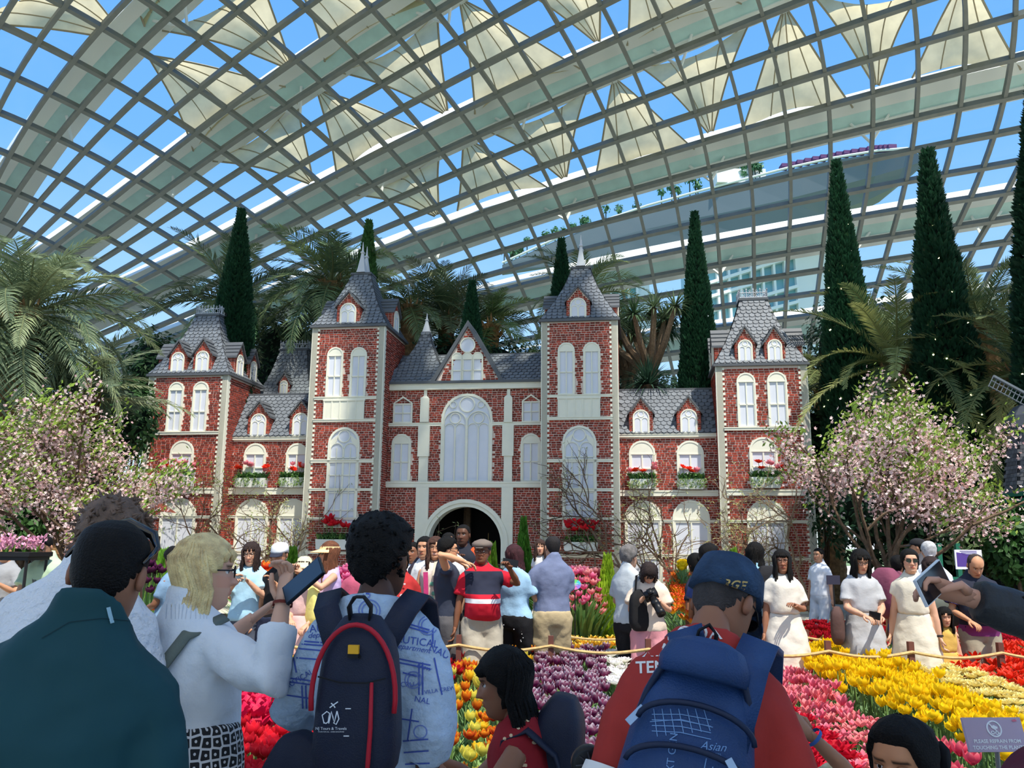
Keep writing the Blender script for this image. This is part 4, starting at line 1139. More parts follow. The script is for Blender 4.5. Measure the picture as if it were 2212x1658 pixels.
def shrub(px, py, d, rx, rz, col, label, n=2600, s=.09, seed=0, ry=None):
    c = at(px, py, d); r = random.Random(seed + int(px)); root = empty('shrub', (c.x, c.y, 0), label=label, cat='shrub')
    cb = CB(); leafy(cb, Vector((0, 0, c.z)), (rx, ry or rx * .7, rz), n, s, col, r); cb.obj('foliage', leaf_c, root)
    mb = MB()
    for q in range(5): a = q * 1.3; mb.tube([(.1 * math.cos(a), .1 * math.sin(a), 0), (rx * .3 * math.cos(a), rx * .2 * math.sin(a), max(.2, c.z * .6)), (rx * .5 * math.cos(a), rx * .35 * math.sin(a), c.z)], [.05, .035, .015], 5)
    mb.obj('stem', bark, root)
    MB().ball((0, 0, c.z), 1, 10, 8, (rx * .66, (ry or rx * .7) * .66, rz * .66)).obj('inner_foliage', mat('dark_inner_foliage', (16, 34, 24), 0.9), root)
SHR = [(528, 705, 26.6, .46, .84, (96, 138, 96), 'pale green conifer bush behind the left corner turret'), (20, 1000, 21, 1.6, 1.9, (72, 110, 52), 'green bush at the left edge behind the blossom tree'),
 (255, 905, 21.5, 1.2, 1.2, (52, 84, 44), 'dark bush between the low palm and the left corner turret'), (40, 1120, 17.5, .9, .7, (64, 100, 50), 'clipped bush above the pink flower stand'),
 (1760, 1000, 22.5, 1.0, 2.2, (58, 92, 50), 'leafy shrub against the right end of the brick front'), (1930, 1080, 19.2, 2.0, 1.6, (34, 64, 40), 'dark shrub behind the right blossom tree'),
 (2140, 1150, 17.2, 1.0, 1.0, (108, 130, 84), 'pale conifer bush under the small windmill'), (2075, 1010, 19.5, 1.0, 1.7, (44, 80, 48), 'tall dark shrub left of the small windmill'),
 (2205, 1180, 15.8, .7, .8, (58, 96, 46), 'green bush at the right edge behind the bald man'), (1850, 780, 25, 1.8, 2.6, (38, 66, 44), 'dark tree mass between the two tallest cypresses'),
 (2120, 850, 24, 2.0, 3.0, (36, 62, 40), 'dark tree mass behind the small windmill'), (620, 800, 28, 2.0, 2.4, (44, 72, 46), 'dark foliage behind the small back turret'),
 (1010, 800, 27.5, 3.2, 1.3, (44, 76, 48), 'dark foliage behind the centre roof'), (1380, 880, 27, 2.6, 1.2, (40, 70, 44), 'dark foliage under the dragon trees'), (130, 960, 24, 3.2, 2.2, (54, 84, 50), 'dark tree mass behind the left blossom tree'),
 (330, 800, 25.5, 1.0, 1.4, (64, 96, 52), 'leafy bush left of the left corner turret wall')]
for k, a in enumerate(SHR): shrub(*a, seed=k, n=3200 if a[3] > 1.5 else 1800)
# ---- cypress-like dwarf conifers in front of the chateau
def dwarf(px, pyt, pyb, d, wpx, col, label):
    top, bot = at(px, pyt, d), at(px, pyb, d); root = empty('dwarf_conifer', (top.x, top.y, 0), label=label, cat='shrub'); cb = CB(); r = random.Random(int(px)); b = rgb(col); H = top.z; w_ = wpx / FPX * d / 2
    for q in range(1500):
        z = r.random(); a = r.uniform(0, 6.28); rr = w_ * (math.sin(math.pi * min(1, (.12 + .88 * z))) ** .7 + .05) * (1 if z < .5 else (1 - z) * 2 + .1); p = Vector((rr * math.cos(a) * r.random() ** .3, rr * math.sin(a), z * H))
        tuft(cb, p, (math.cos(a) * .5, math.sin(a) * .5, 1.2), .13, b, r)
    cb.obj('foliage', leaf_c, root); MB().tube([(0, 0, 0), (0, 0, H * .7)], [.05, .02], 6).obj('stem', bark, root)
dwarf(1131, 1135, 1230, 16.5, 34, (84, 134, 44), 'slim green dwarf conifer right of the archway')
dwarf(1312, 1222, 1320, 12.5, 44, (164, 196, 52), 'lime green dwarf conifer beside the pink tulip pot')
dwarf(1064, 1190, 1250, 16.5, 20, (120, 160, 50), 'small lime conifer in the archway')
dwarf(632, 1205, 1260, 13.5, 44, (104, 150, 44), 'lime conifer behind the girl in the bucket hat')
dwarf(1585, 1205, 1250, 15, 22, (120, 160, 48), 'small lime conifer behind the blue polo shirt man')
dwarf(352, 1212, 1270, 12, 40, (120, 170, 60), 'lime conifer behind the woman with the pink bag')
# ---- branching
def branch(mb, p, d, L, rad, depth, r, tips, bend=.35, up=.08, split=(2, 3), bias=None, n=5, keep=.72):
    pts = [Vector(p)]; d = Vector(d).normalized(); seg = max(3, int(L / .12))
    for k in range(seg):
        d = (d + Vector((r.gauss(0, 1), r.gauss(0, 1), r.gauss(0, 1))) * bend * .35 + Vector((0, 0, up * .3)) + (bias * .12 if bias is not None else Vector())).normalized()
        pts.append(pts[-1] + d * (L / seg))
    mb.tube(pts, [rad * (1 - .45 * k / seg) for k in range(seg + 1)], n if rad > .012 else 4)
    rad = max(rad, .009); tips.append((pts[-1], d, depth)); 
    if depth == 0: return
    for q in range(r.randint(*split)):
        k = r.randint(seg // 3, seg) if q else seg
        a = Vector((r.gauss(0, 1), r.gauss(0, .6), r.gauss(0, 1))).normalized()
        branch(mb, pts[k], (d * .9 + a * .75), L * keep * r.uniform(.7, 1.1), rad * (.58 if q else .66), depth - 1, r, tips, bend, up, split, bias, n, keep)
def blossom_tree(px, pyb, d, H, spread, seed, label, nb=6, petals=(240, 218, 214), nbl=5200, flat=.6):
    b = at(px, pyb, d); r = random.Random(seed); root = empty('blossom_tree', (b.x, b.y, 0), label=label, cat='tree'); mb = MB(); tips = []
    th = 1.1
    mb.tube([(0, 0, 0), (.04, 0, th * .6), (0, 0, th)], [.09, .075, .07], 8)
    for q in range(nb):
        a = 6.28 * q / nb + r.uniform(-.3, .3); s = r.uniform(.35, 1.15)
        branch(mb, (0, 0, th - r.uniform(0, .25)), (spread * s * math.cos(a), spread * s * flat * math.sin(a), r.uniform(.7, 1.5)), H * .42, .045, 3, r, tips, .25, .12, (2, 4), None, 5, .66)
    mb.obj('trunk', bark, root)
    cb, lb = CB(), CB(); pc = rgb(petals); lc = rgb((150, 176, 70))
    T = [t for t in tips if t[2] <= 2]
    for q in range(nbl):
        t = T[r.randrange(len(T))]; p = t[0] + Vector((r.gauss(0, .13), r.gauss(0, .13), r.gauss(0, .13))) - t[1] * r.uniform(0, .5)
        n_ = Vector((r.gauss(0, 1), r.gauss(0, 1) - .4, r.gauss(0, 1))).normalized(); t1 = n_.orthogonal().normalized(); t2 = n_.cross(t1); s = .034 * r.uniform(.8, 1.2)
        c = vary(mixc(pc, rgb((222, 168, 170)), r.random() ** 2 * .8), .12, r)
        vs = [tuple(p)] ; 
        for k in range(5):
            a0 = 1.2566 * k; vs += [tuple(p + (t1 * math.cos(a0) + t2 * math.sin(a0)) * s + n_ * s * .35), tuple(p + (t1 * math.cos(a0 + .63) + t2 * math.sin(a0 + .63)) * s * .55)]
        cb.add(vs, [(0, 1 + 2 * k, 2 + 2 * k) for k in range(5)] + [(0, 2 + 2 * k, 1 + (2 * k + 2) % 10) for k in range(5)], [c] * 11)
    for q in range(nbl // 2):
        t = T[r.randrange(len(T))]; p = t[0] + Vector((r.gauss(0, .1), r.gauss(0, .1), r.gauss(.06, .1)))
        n_ = Vector((r.gauss(0, 1), r.gauss(0, 1), r.gauss(.6, .6))).normalized(); t1 = n_.orthogonal().normalized(); t2 = n_.cross(t1); s = .06 * r.uniform(.6, 1.2)
        lb.add([tuple(p), tuple(p + t1 * s + t2 * s * .4), tuple(p + t1 * s * 2), tuple(p + t1 * s - t2 * s * .4)], [(0, 1, 2, 3)], [vary(mixc(lc, rgb((110, 140, 60)), r.random()), .2, r)] * 4)
    cb.obj('blossom', petal_c, root, kind='stuff'); lb.obj('young_leaves', leaf_c, root, kind='stuff')
blossom_tree(140, 1290, 15.5, 3.7, 1.0, 31, 'pale pink blossom tree left of the brick chateau', nb=9, nbl=9500)
blossom_tree(1925, 1290, 14.5, 4.1, .8, 32, 'pale pink blossom tree right of the brick chateau', nb=9, nbl=9500)
# ---- bare climbing branches trained across the brick front
BARE = [((415, 1300, -.5), 2.6, (-.15, .9), 51, 'bare leafy vine on the left corner turret', None, 4, .022), ((500, 1290, -.35), 2.1, (-.2, 1), 52, 'bare crooked sapling at the right edge of the left corner turret', None, 3, .024),
 ((585, 1290, .1), 2.0, (.25, 1), 53, 'bare forked sapling before the left wing windows', None, 4, .026), ((640, 1290, -.2), 2.0, (-.45, 1), 54, 'bare crooked sapling beside the left tall turret', None, 4, .024),
 ((770, 1290, -.4), 2.1, (.55, 1), 55, 'bare branch rising right of the left tall turret flower box', Vector((.5, 0, 0)), 3, .02),
 ((1335, 1290, -.5), 2.5, (-.3, 1), 56, 'bare crooked tree before the right tall turret reaching far left', Vector((-1.4, 0, -.15)), 4, .034), ((1352, 1290, -.4), 2.3, (.05, 1), 57, 'bare dark tree at the right edge of the right tall turret', Vector((-.5, 0, .2)), 4, .03),
 ((1420, 1290, -.3), 2.1, (.2, 1), 61, 'bare arching sapling before the left ground window of the right wing', Vector((-.7, 0, .1)), 4, .02),
 ((1500, 1300, -.1), 2.1, (-.1, 1), 58, 'bare forked tree before the right wing windows', None, 4, .03), ((1640, 1310, -.4), 2.2, (-.5, 1), 59, 'bare arching vine on the right corner turret', Vector((.3, 0, 0)), 4, .022),
 ((1755, 1320, -.5), 2.4, (-.45, 1), 60, 'pale bare vine climbing the right end of the brick front', Vector((-.25, 0, .2)), 4, .026)]
for (px, py, y), L, dr, seed, label, bias, dep, rad in BARE:
    u, z = Q(px, py, y); w_ = cworld(u, y, 0); r = random.Random(seed); root = empty('bare_tree', w_, -YAW, label=label, cat='tree'); mb = MB(); tips = []
    branch(mb, (0, 0, 0), (dr[0], 0, dr[1]), L * .8, rad * 1.75, dep, r, tips, .42, .08, (3, 4), bias, 6, .7)
    branch(mb, (.1, -.05, 0), (dr[0] - .5, 0, dr[1]), L * .6, rad * 1.4, dep - 1, r, tips, .42, .08, (2, 4), bias, 6, .75)
    mb.v = [(v[0], max(-.5, min(.12, v[1] * .35)), v[2]) for v in mb.v]
    mb.obj('branches', bark_pale if seed in (60, 59, 54) else mat('grey_brown_branch', (104, 86, 70), 0.85, 0.25, 20), root)
    lb = CB(); lc = rgb((156, 164, 104) if seed not in (51,) else (120, 140, 70))
    for t in tips:
        if t[2] > 1: continue
        for q in range(r.randint(0, 3) if seed not in (56, 57) else r.randint(0, 1)):
            p = Vector((t[0].x, max(-.5, min(.12, t[0].y * .35)), t[0].z)) + Vector((r.gauss(0, .03),) * 3); d = Vector((r.gauss(0, 1), r.gauss(0, .5), r.gauss(0, .8))).normalized(); s = d.orthogonal().normalized() * .012
            lb.add([tuple(p), tuple(p + d * .04 + s), tuple(p + d * .09), tuple(p + d * .04 - s)], [(0, 1, 2, 3)], [vary(lc, .25, r)] * 4)
    if lb.v: lb.obj('young_leaves', leaf_c, root, kind='stuff')
# ---- tulips
_bl = {}
def bloom_mesh(kind, c0, c1, edge, seed=0):
    """six-petalled cup (or open / double) flower, base at the origin, about 7 cm tall"""
    key = (kind, c0, c1, edge, seed)
    if key in _bl: return _bl[key]
    cb = CB(); r = random.Random(seed + 3); a0, a1, ae = rgb(c0), rgb(c1), rgb(edge)
    layers = {'cup': [(3, .0, .052, .30, 1.0), (3, 1.05, .058, .36, .96)], 'open': [(3, 0, .05, .75, 1.0), (3, 1.05, .054, .85, .95)], 'double': [(5, 0, .045, .25, .8), (6, .5, .052, .6, .8), (7, .2, .055, 1.05, .75)]}[kind]
    H = .085 if kind != 'double' else .075
    for n, off, w, flare, hs in layers:
        for k in range(n):
            a = off + 6.2832 * k / n + r.uniform(-.08, .08); rows = []
            for q in range(5):
                t = q / 4
                rad = .010 + w * .72 * math.sin(min(1, t * 1.7) * 1.57) ** .8 * (1 - .38 * max(0, t - .5) * 2 * (1 - flare)) + flare * .045 * t * t
                z = H * hs * (t - .25 * flare * t * t) * r.uniform(.95, 1.03); ww = w * .62 * math.sin(math.pi * (.12 + .80 * t)) ** .8 if q < 4 else w * .10
                for s_ in (-1, 0, 1):
                    rr = rad * (.93 if s_ else 1.0); b = a + s_ * ww / max(rad, .012) * .9
                    col = mixc(a0, a1, t); e_ = (abs(s_) * .12 if t > .4 else 0) + max(0, t - .73) * 3.4; col = mixc(col, ae, min(1, e_) * .92)
                    rows.append(((rr * math.cos(b), rr * math.sin(b), z), vary(col, .06, r)))
            cb.add([p for p, _ in rows], [(3 * q + j, 3 * q + j + 1, 3 * q + j + 4, 3 * q + j + 3) for q in range(4) for j in (0, 1)], [c for _, c in rows])
    _bl[key] = cb.mesh('bloom', petal_c, True)
    return _bl[key]
def blade(cb, p, d, L, w, droop, col, r):
    """one strap leaf"""
    p = Vector(p); d = Vector(d).normalized(); s = d.cross(Vector((0, 0, 1)));  s = (s.normalized() if s.length > .01 else Vector((1, 0, 0)))
    pts = []; q = p.copy(); dd = d.copy()
    for k in range(4):
        pts.append((q.copy(), w * (.55, 1, .85, .0)[k])); dd = (dd + Vector((d.x, d.y, 0)).normalized() * droop * .35 + Vector((0, 0, -droop * .3))).normalized() if k else dd; q = q + dd * L / 3
    c = [vary(col, .2, r) for _ in range(4)]
    vs = []; cs = []
    for k in range(3):
        for s_ in (-1, 1): vs.append(tuple(pts[k][0] + s * s_ * pts[k][1])); cs.append(c[k])
    vs.append(tuple(pts[3][0])); cs.append(c[3])
    cb.add(vs, [(0, 1, 3, 2), (2, 3, 5, 4), (4, 5, 6)], cs)
_st = {}
def stem_mesh(h, k, leaves=True):
    key = (round(h, 2), k, leaves)
    if key in _st: return _st[key]
    r = random.Random(k + 11); cb = CB(); g = rgb((112, 146, 78)); cb.col = g
    cb.tube([(0, 0, 0), (.008 * r.gauss(0, 1), .008 * r.gauss(0, 1), h * .5), (0, 0, h)], [.006, .005, .0045], 4)
    if leaves:
        for q in range(3): a = r.uniform(0, 6.28); blade(cb, (0, 0, .02), (math.cos(a) * .45, math.sin(a) * .45, 1), h * r.uniform(.7, .95), .02, .5, rgb((104, 140, 92)), r)
    _st[key] = cb.mesh('stem', leaf_c)
    return _st[key]
leafbits = [None, None, None]
def tulip(pos, h, bl, r, label, group, parts=True, sc=1.0, nm='tulip'):
    if parts:
        o = put(nm, stem_mesh(h, r.randrange(5), False), None, pos, r.uniform(0, 6.28), label=label, cat='tulip', group=group)
        o.rotation_euler = (r.gauss(0, .06), r.gauss(0, .06), r.uniform(0, 6.28))
        b = put('bloom', bl, o, (0, 0, h - .004)); s = sc * r.uniform(.88, 1.12); b.scale = (s, s, s * r.uniform(.92, 1.1))
        for q in (0, 1):
            k = r.randrange(3)
            if leafbits[k] is None: cb = CB(); blade(cb, (0, 0, .0), (.42, 0, 1), .32, .022, .5, rgb((100, 138, 90)), random.Random(k)); leafbits[k] = cb.mesh('leaf', leaf_c)
            l = put('leaf', leafbits[k], o, (0, 0, .03), r.uniform(0, 6.28))
        return o
    o = put(nm, bl_stem(bl, h, r.randrange(4)), None, pos, r.uniform(0, 6.28), label=label, cat='tulip', group=group)
    s = sc * r.uniform(.9, 1.12); o.scale = (s, s, r.uniform(.92, 1.08))
    return o
_bs = {}
def bl_stem(bl, h, k):
    key = (bl.name, round(h, 2), k)
    if key in _bs: return _bs[key]
    st = stem_mesh(h, k); cb = CB()
    for me, off in ((st, 0), (bl, h - .004)):
        ca = [tuple(d.color) for d in me.attributes['col'].data]
        cb.add([(v.co.x, v.co.y, v.co.z + off) for v in me.vertices], [tuple(p.vertices) for p in me.polygons], ca)
    # two materials: stem tissue then petal tissue
    me = cb.mesh('tulip', [leaf_c, petal_c], True); n0 = len(st.polygons)
    me.polygons.foreach_set('material_index', [0 if i < n0 else 1 for i in range(len(me.polygons))]); _bs[key] = me
    return me
def inpoly(x, y, P):
    c = False; n = len(P)
    for i in range(n):
        (x1, y1), (x2, y2) = P[i], P[(i + 1) % n]
        if (y1 > y) != (y2 > y) and x < (x2 - x1) * (y - y1) / (y2 - y1) + x1: c = not c
    return c
def proj(p):
    v = Vector(p) - CPOS; f = v.dot(_f)
    return 1106 + FPX * v.dot(CR) / f, 829 - FPX * v.dot(CU) / f
def bed(name, poly, zb, step, kind, cols, label, group, n_parts=60, n_max=300, h=None, sc=1.0, seed=0, foliage=(96, 132, 80), fol_n=1.0, flab='green tulip leaves'):
    """tulips in one colour block; poly is the block's outline seen at bloom height zb"""
    r = random.Random(seed); h = h or zb; step = step * 1.13; nm = name.replace(' ', '_') + ('_flower' if 'flower' in group else '_tulip')
    P3 = [gnd(x, y, zb) for x, y in poly]; x0, x1 = min(p.x for p in P3), max(p.x for p in P3); y0, y1 = min(p.y for p in P3), max(p.y for p in P3)
    fp = [(p.x, p.y) for p in P3]; pts = []
    y = y0
    while y < y1:
        x = x0
        while x < x1:
            p = (x + r.uniform(-.4, .4) * step, y + r.uniform(-.4, .4) * step)
            if inpoly(p[0], p[1], fp): pts.append(p)
            x += step
        y += step * .87
    pts.sort(key=lambda p: p[1])
    bls = [bloom_mesh(kind, *c, seed=s_) for c in cols for s_ in range(2)]
    cb = CB(); rest = CB()
    for k, p in enumerate(pts):
        hh = round(h * r.choice([.9, .96, 1.0, 1.05]), 3); bl = r.choice(bls)
        if k < n_max: tulip((p[0], p[1], zb - h), hh, bl, r, label, group, k < n_parts, sc * .86, nm)
        else:
            me = bl_stem(bl, hh, r.randrange(4)); s = sc * .86 * r.uniform(.9, 1.1)
            ca = [tuple(d.color) for d in me.attributes['col'].data]
            rest.add([(p[0] + v.co.x * s, p[1] + v.co.y * s, zb - h + v.co.z) for v in me.vertices], [tuple(q.vertices) for q in me.polygons], ca)
        for q in range(int(3 * fol_n)):
            a = r.uniform(0, 6.28); blade(cb, (p[0] + r.uniform(-.5, .5) * step, p[1] + r.uniform(-.5, .5) * step, zb - h), (math.cos(a) * .4, math.sin(a) * .4, 1), h * r.uniform(.55, .9), .018, .5, rgb(foliage), r)
    if rest.v: rest.obj('tulip_drift', petal_c, None, True, kind='stuff', label='far part of the drift: ' + ' '.join(label.split()[:9]), cat='tulips')
    cb.obj('tulip_foliage', leaf_c, None, kind='stuff', label=flab, cat='leaves')
    return pts
PUR, WHT = (104, 22, 66), (244, 232, 240)
Y0, Y1 = (232, 190, 10), (255, 216, 20)
bed('purple', [(1165, 1412), (1312, 1400), (1308, 1480), (1312, 1700), (1150, 1700), (1128, 1560), (1130, 1490)], .45, .098, 'cup', [((140, 18, 90), (106, 10, 62), WHT), ((120, 14, 74), (128, 26, 84), WHT)], 'purple tulip with white petal edges in front of the crouching woman', 'purple and white tulips', 80, 300, seed=1, sc=.95)
bed('white', [(1306, 1412), (1350, 1398), (1350, 1480), (1306, 1490)], .45, .1, 'double', [((236, 236, 220), (250, 250, 244), WHT)], 'white tulip beside the red shirt sleeve', 'white tulips', 10, 80, seed=2)
bed('flamed', [(1000, 1402), (1165, 1404), (1130, 1490), (1128, 1560), (1150, 1700), (930, 1700), (940, 1470), (1000, 1450)], .45, .12, 'cup', [((226, 150, 20), (250, 206, 40), (255, 226, 70)), ((196, 50, 20), (230, 120, 20), (250, 200, 50)), ((214, 214, 110), (236, 214, 60), (246, 230, 110)), ((170, 30, 24), (220, 70, 20), (250, 190, 50))], 'yellow and orange flamed tulip between the patterned shirt and the purple drift', 'flamed yellow tulips', 60, 260, seed=3, sc=.85, foliage=(124, 158, 90))
bed('deep_red', [(945, 1388), (1012, 1388), (1003, 1445), (945, 1490)], .47, .1, 'cup', [((150, 14, 24), (196, 20, 34), (206, 30, 44))], 'deep red tulip right beside the patterned shirt', 'deep red tulips', 12, 120, seed=4)
bed('lemon_yellow', [(500, 1412), (640, 1400), (640, 1470), (500, 1492)], .48, .095, 'cup', [(Y0, Y1, Y1)], 'yellow tulip between the blonde woman and the patterned shirt', 'left yellow tulips', 20, 160, seed=5)
bed('brown_and_cream', [(510, 1388), (650, 1385), (650, 1402), (510, 1412)], .42, .11, 'open', [((120, 40, 20), (240, 214, 110), (250, 226, 140))], 'cream and brown flower behind the left yellow tulips', 'cream and brown flowers', 0, 60, seed=6, sc=.8)
bed('crimson', [(500, 1488), (700, 1462), (700, 1568), (500, 1575)], .5, .105, 'open', [((190, 14, 60), (216, 24, 74), (226, 40, 90))], 'wide open crimson tulip beside the black and white skirt', 'crimson open tulips', 30, 160, seed=7, sc=1.35)
bed('bright red', [(500, 1575), (700, 1566), (710, 1720), (500, 1720)], .48, .085, 'cup', [((216, 20, 40), (240, 34, 56), (246, 60, 76)), ((180, 16, 30), (216, 28, 46), (236, 44, 60))], 'bright red tulip between the skirt and the navy rucksack', 'bright red tulips', 60, 160, seed=8, foliage=(140, 170, 100))
bed('salmon', [(1650, 1432), (1700, 1424), (1765, 1462), (1860, 1545), (1990, 1625), (2060, 1700), (1870, 1700), (1800, 1580), (1690, 1525), (1650, 1500)], .42, .088, 'open', [((214, 70, 100), (236, 120, 140), (244, 150, 164)), ((226, 90, 100), (240, 130, 130), (246, 160, 160))], 'salmon pink tulip right of the red shirt man', 'salmon pink tulips', 80, 300, seed=9, sc=.74)
bed('rose_pink', [(1990, 1600), (2110, 1660), (2150, 1720), (1990, 1720), (1960, 1640)], .46, .09, 'cup', [((210, 40, 90), (236, 90, 110), (244, 150, 150))], 'rose pink tulip beside the mauve notice', 'rose pink tulips', 20, 60, seed=10)
bed('ruffled_red', [(1650, 1510), (1695, 1528), (1800, 1585), (1880, 1700), (1650, 1720)], .43, .095, 'double', [((150, 12, 28), (206, 18, 44), (220, 30, 60))], 'ruffled red tulip by the raised hand with the blue wristband', 'ruffled red tulips', 40, 160, seed=11, sc=1.15)
bed('yellow', [(1712, 1412), (1790, 1392), (1850, 1406), (1935, 1430), (2080, 1500), (2240, 1575), (2240, 1650), (2080, 1590), (1930, 1520), (1760, 1450)], .52, .088, 'cup', [(Y0, Y1, Y1), ((240, 200, 10), (255, 220, 30), Y1)], 'yellow tulip in the diagonal drift on the right', 'right yellow tulips', 80, 300, seed=12)
bed('pale_yellow', [(1880, 1424), (2000, 1420), (2100, 1456), (2240, 1508), (2240, 1590), (2090, 1506), (1940, 1436)], .46, .09, 'double', [((226, 200, 96), (244, 226, 140), (250, 240, 180))], 'ruffled pale yellow tulip behind the right yellow drift', 'pale yellow double tulips', 40, 300, seed=13)
bed('orange_red', [(1960, 1408), (2020, 1398), (2110, 1394), (2240, 1400), (2240, 1496), (2120, 1460), (2010, 1425)], .5, .098, 'open', [((200, 24, 10), (236, 50, 20), (244, 70, 40))], 'orange red tulip near the bald man', 'orange red tulips', 40, 220, seed=14, sc=.95)
# back beds behind the path
for k, (poly, z, kind, cols, lab, grp, nm) in enumerate([
 ([(1720, 1352), (1850, 1340), (1850, 1380), (1720, 1384)], .42, 'cup', [((140, 10, 20), (190, 16, 36), (200, 30, 46))], 'dark red tulip behind the rope between the two dresses', 'dark red tulips right of the white dress', 60),
 ([(1890, 1352), (2000, 1346), (2000, 1392), (1890, 1392)], .4, 'cup', [((150, 10, 20), (196, 16, 36), (206, 30, 46))], 'dark red tulip behind the women with the mauve bag', 'dark red tulips behind the sunglasses woman', 40),
 ([(2040, 1352), (2240, 1330), (2240, 1392), (2040, 1392)], .42, 'cup', [((170, 10, 26), (206, 20, 46), (216, 40, 60))], 'red tulip behind the bald man', 'red tulips at the right edge path', 70),
 ([(-30, 1318), (60, 1312), (60, 1345), (-30, 1350)], .35, 'double', [((110, 10, 34), (150, 16, 50), (160, 24, 60))], 'dark crimson flower at the left edge', 'dark crimson flowers at the left edge', 60),
 ([(-30, 1300), (40, 1296), (45, 1318), (-30, 1322)], .42, 'double', [((226, 130, 160), (240, 170, 190), (246, 200, 210))], 'pale pink flower at the left edge', 'pale pink flowers at the left edge', 40),
 ([(1205, 1382), (1480, 1378), (1480, 1398), (1205, 1402)], .3, 'open', [((226, 150, 30), (244, 200, 60), (250, 220, 110))], 'small apricot flower along the rope', 'small apricot flowers along the rope', 120),
 ([(1452, 1235), (1498, 1228), (1500, 1330), (1452, 1330)], .9, 'open', [((226, 160, 30), (216, 24, 20), (206, 20, 20)), ((226, 190, 30), (226, 40, 20), (216, 30, 20))], 'red and yellow tulip behind the photographer', 'red and yellow tulips', 70),
 ([(1720, 1372), (1850, 1380), (1850, 1398), (1720, 1396)], .3, 'open', [((236, 170, 60), (246, 206, 90), (250, 220, 130))], 'small peach flower right of the white dress', 'small peach flowers', 60),
 ([(1466, 1212), (1482, 1206), (1484, 1226), (1466, 1228)], 1.2, 'cup', [(Y0, Y1, Y1)], 'yellow tulip beside the woman bending in the navy top', 'yellow tulips by the blue polo shirt', 8)]):
    bed({'d': 'red', 'r': 'red', 's': 'apricot', 'p': 'pink', 'y': 'yellow'}[lab[0]], poly, z, .14, kind, cols, lab, grp, 0, nm, h=min(z, .45), seed=30 + k, sc=1.1, foliage=(84, 122, 56), flab='green leaves around the ' + ' '.join(lab.split()[:6]))
# ================================================================== people
skin_c = vcol_mat('skin', 0.5, 0.0)
hair_black = mat('black_hair', (14, 12, 11), 0.6, 0.3, 40, bump=0.5, bscale=220, spec=.18)
_HM = {}
def hair_m(c):
    if c == 'black': return hair_black
    if c not in _HM: _HM[c] = mat('hair_%s' % len(_HM), c, 0.65, 0.3, 30, bump=0.5, bscale=180)
    return _HM[c]
_CM = {}
def cloth(c, name='cloth', var=.05):
    if c not in _CM: _CM[c] = mat('%s_%d' % (name, len(_CM)), c, 0.85, var, 7, bump=.35, bscale=14)
    return _CM[c]
HEADR = [(-.014, .050, .000, .026), (.000, .078, -.012, .036), (.018, .090, -.028, .048), (.038, .090, -.046, .057), (.058, .0905, -.060, .063), (.080, .0895, -.072, .068), (.103, .088, -.083, .0715), (.125, .085, -.091, .0735),
         (.150, .087, -.096, .0755), (.178, .080, -.096, .0735), (.203, .062, -.084, .0645), (.222, .034, -.058, .045), (.233, .006, -.026, .016)]
def headring(z, grow=0.0):
    H = HEADR
    if z <= H[0][0]: a = H[0][1:]
    elif z >= H[-1][0]: a = H[-1][1:]
    else:
        for i in range(len(H) - 1):
            if H[i][0] <= z <= H[i + 1][0]:
                t = (z - H[i][0]) / (H[i + 1][0] - H[i][0]); t = t * t * (3 - 2 * t) * .35 + t * .65
                a = tuple(H[i][k] + (H[i + 1][k] - H[i][k]) * t for k in (1, 2, 3)); break
    return a
def headpt(z, th):
    """point on the bare head; th is the angle from straight ahead"""
    yf, yb, w = headring(z); cy = (yf + yb) / 2 - .008 * (z / .2)
    c, s = math.cos(th), math.sin(th)
    x = w * math.copysign(abs(s) ** .86, s); y = cy + ((yf - cy) if c > 0 else (cy - yb)) * math.copysign(abs(c) ** .92, c)
    return x, y
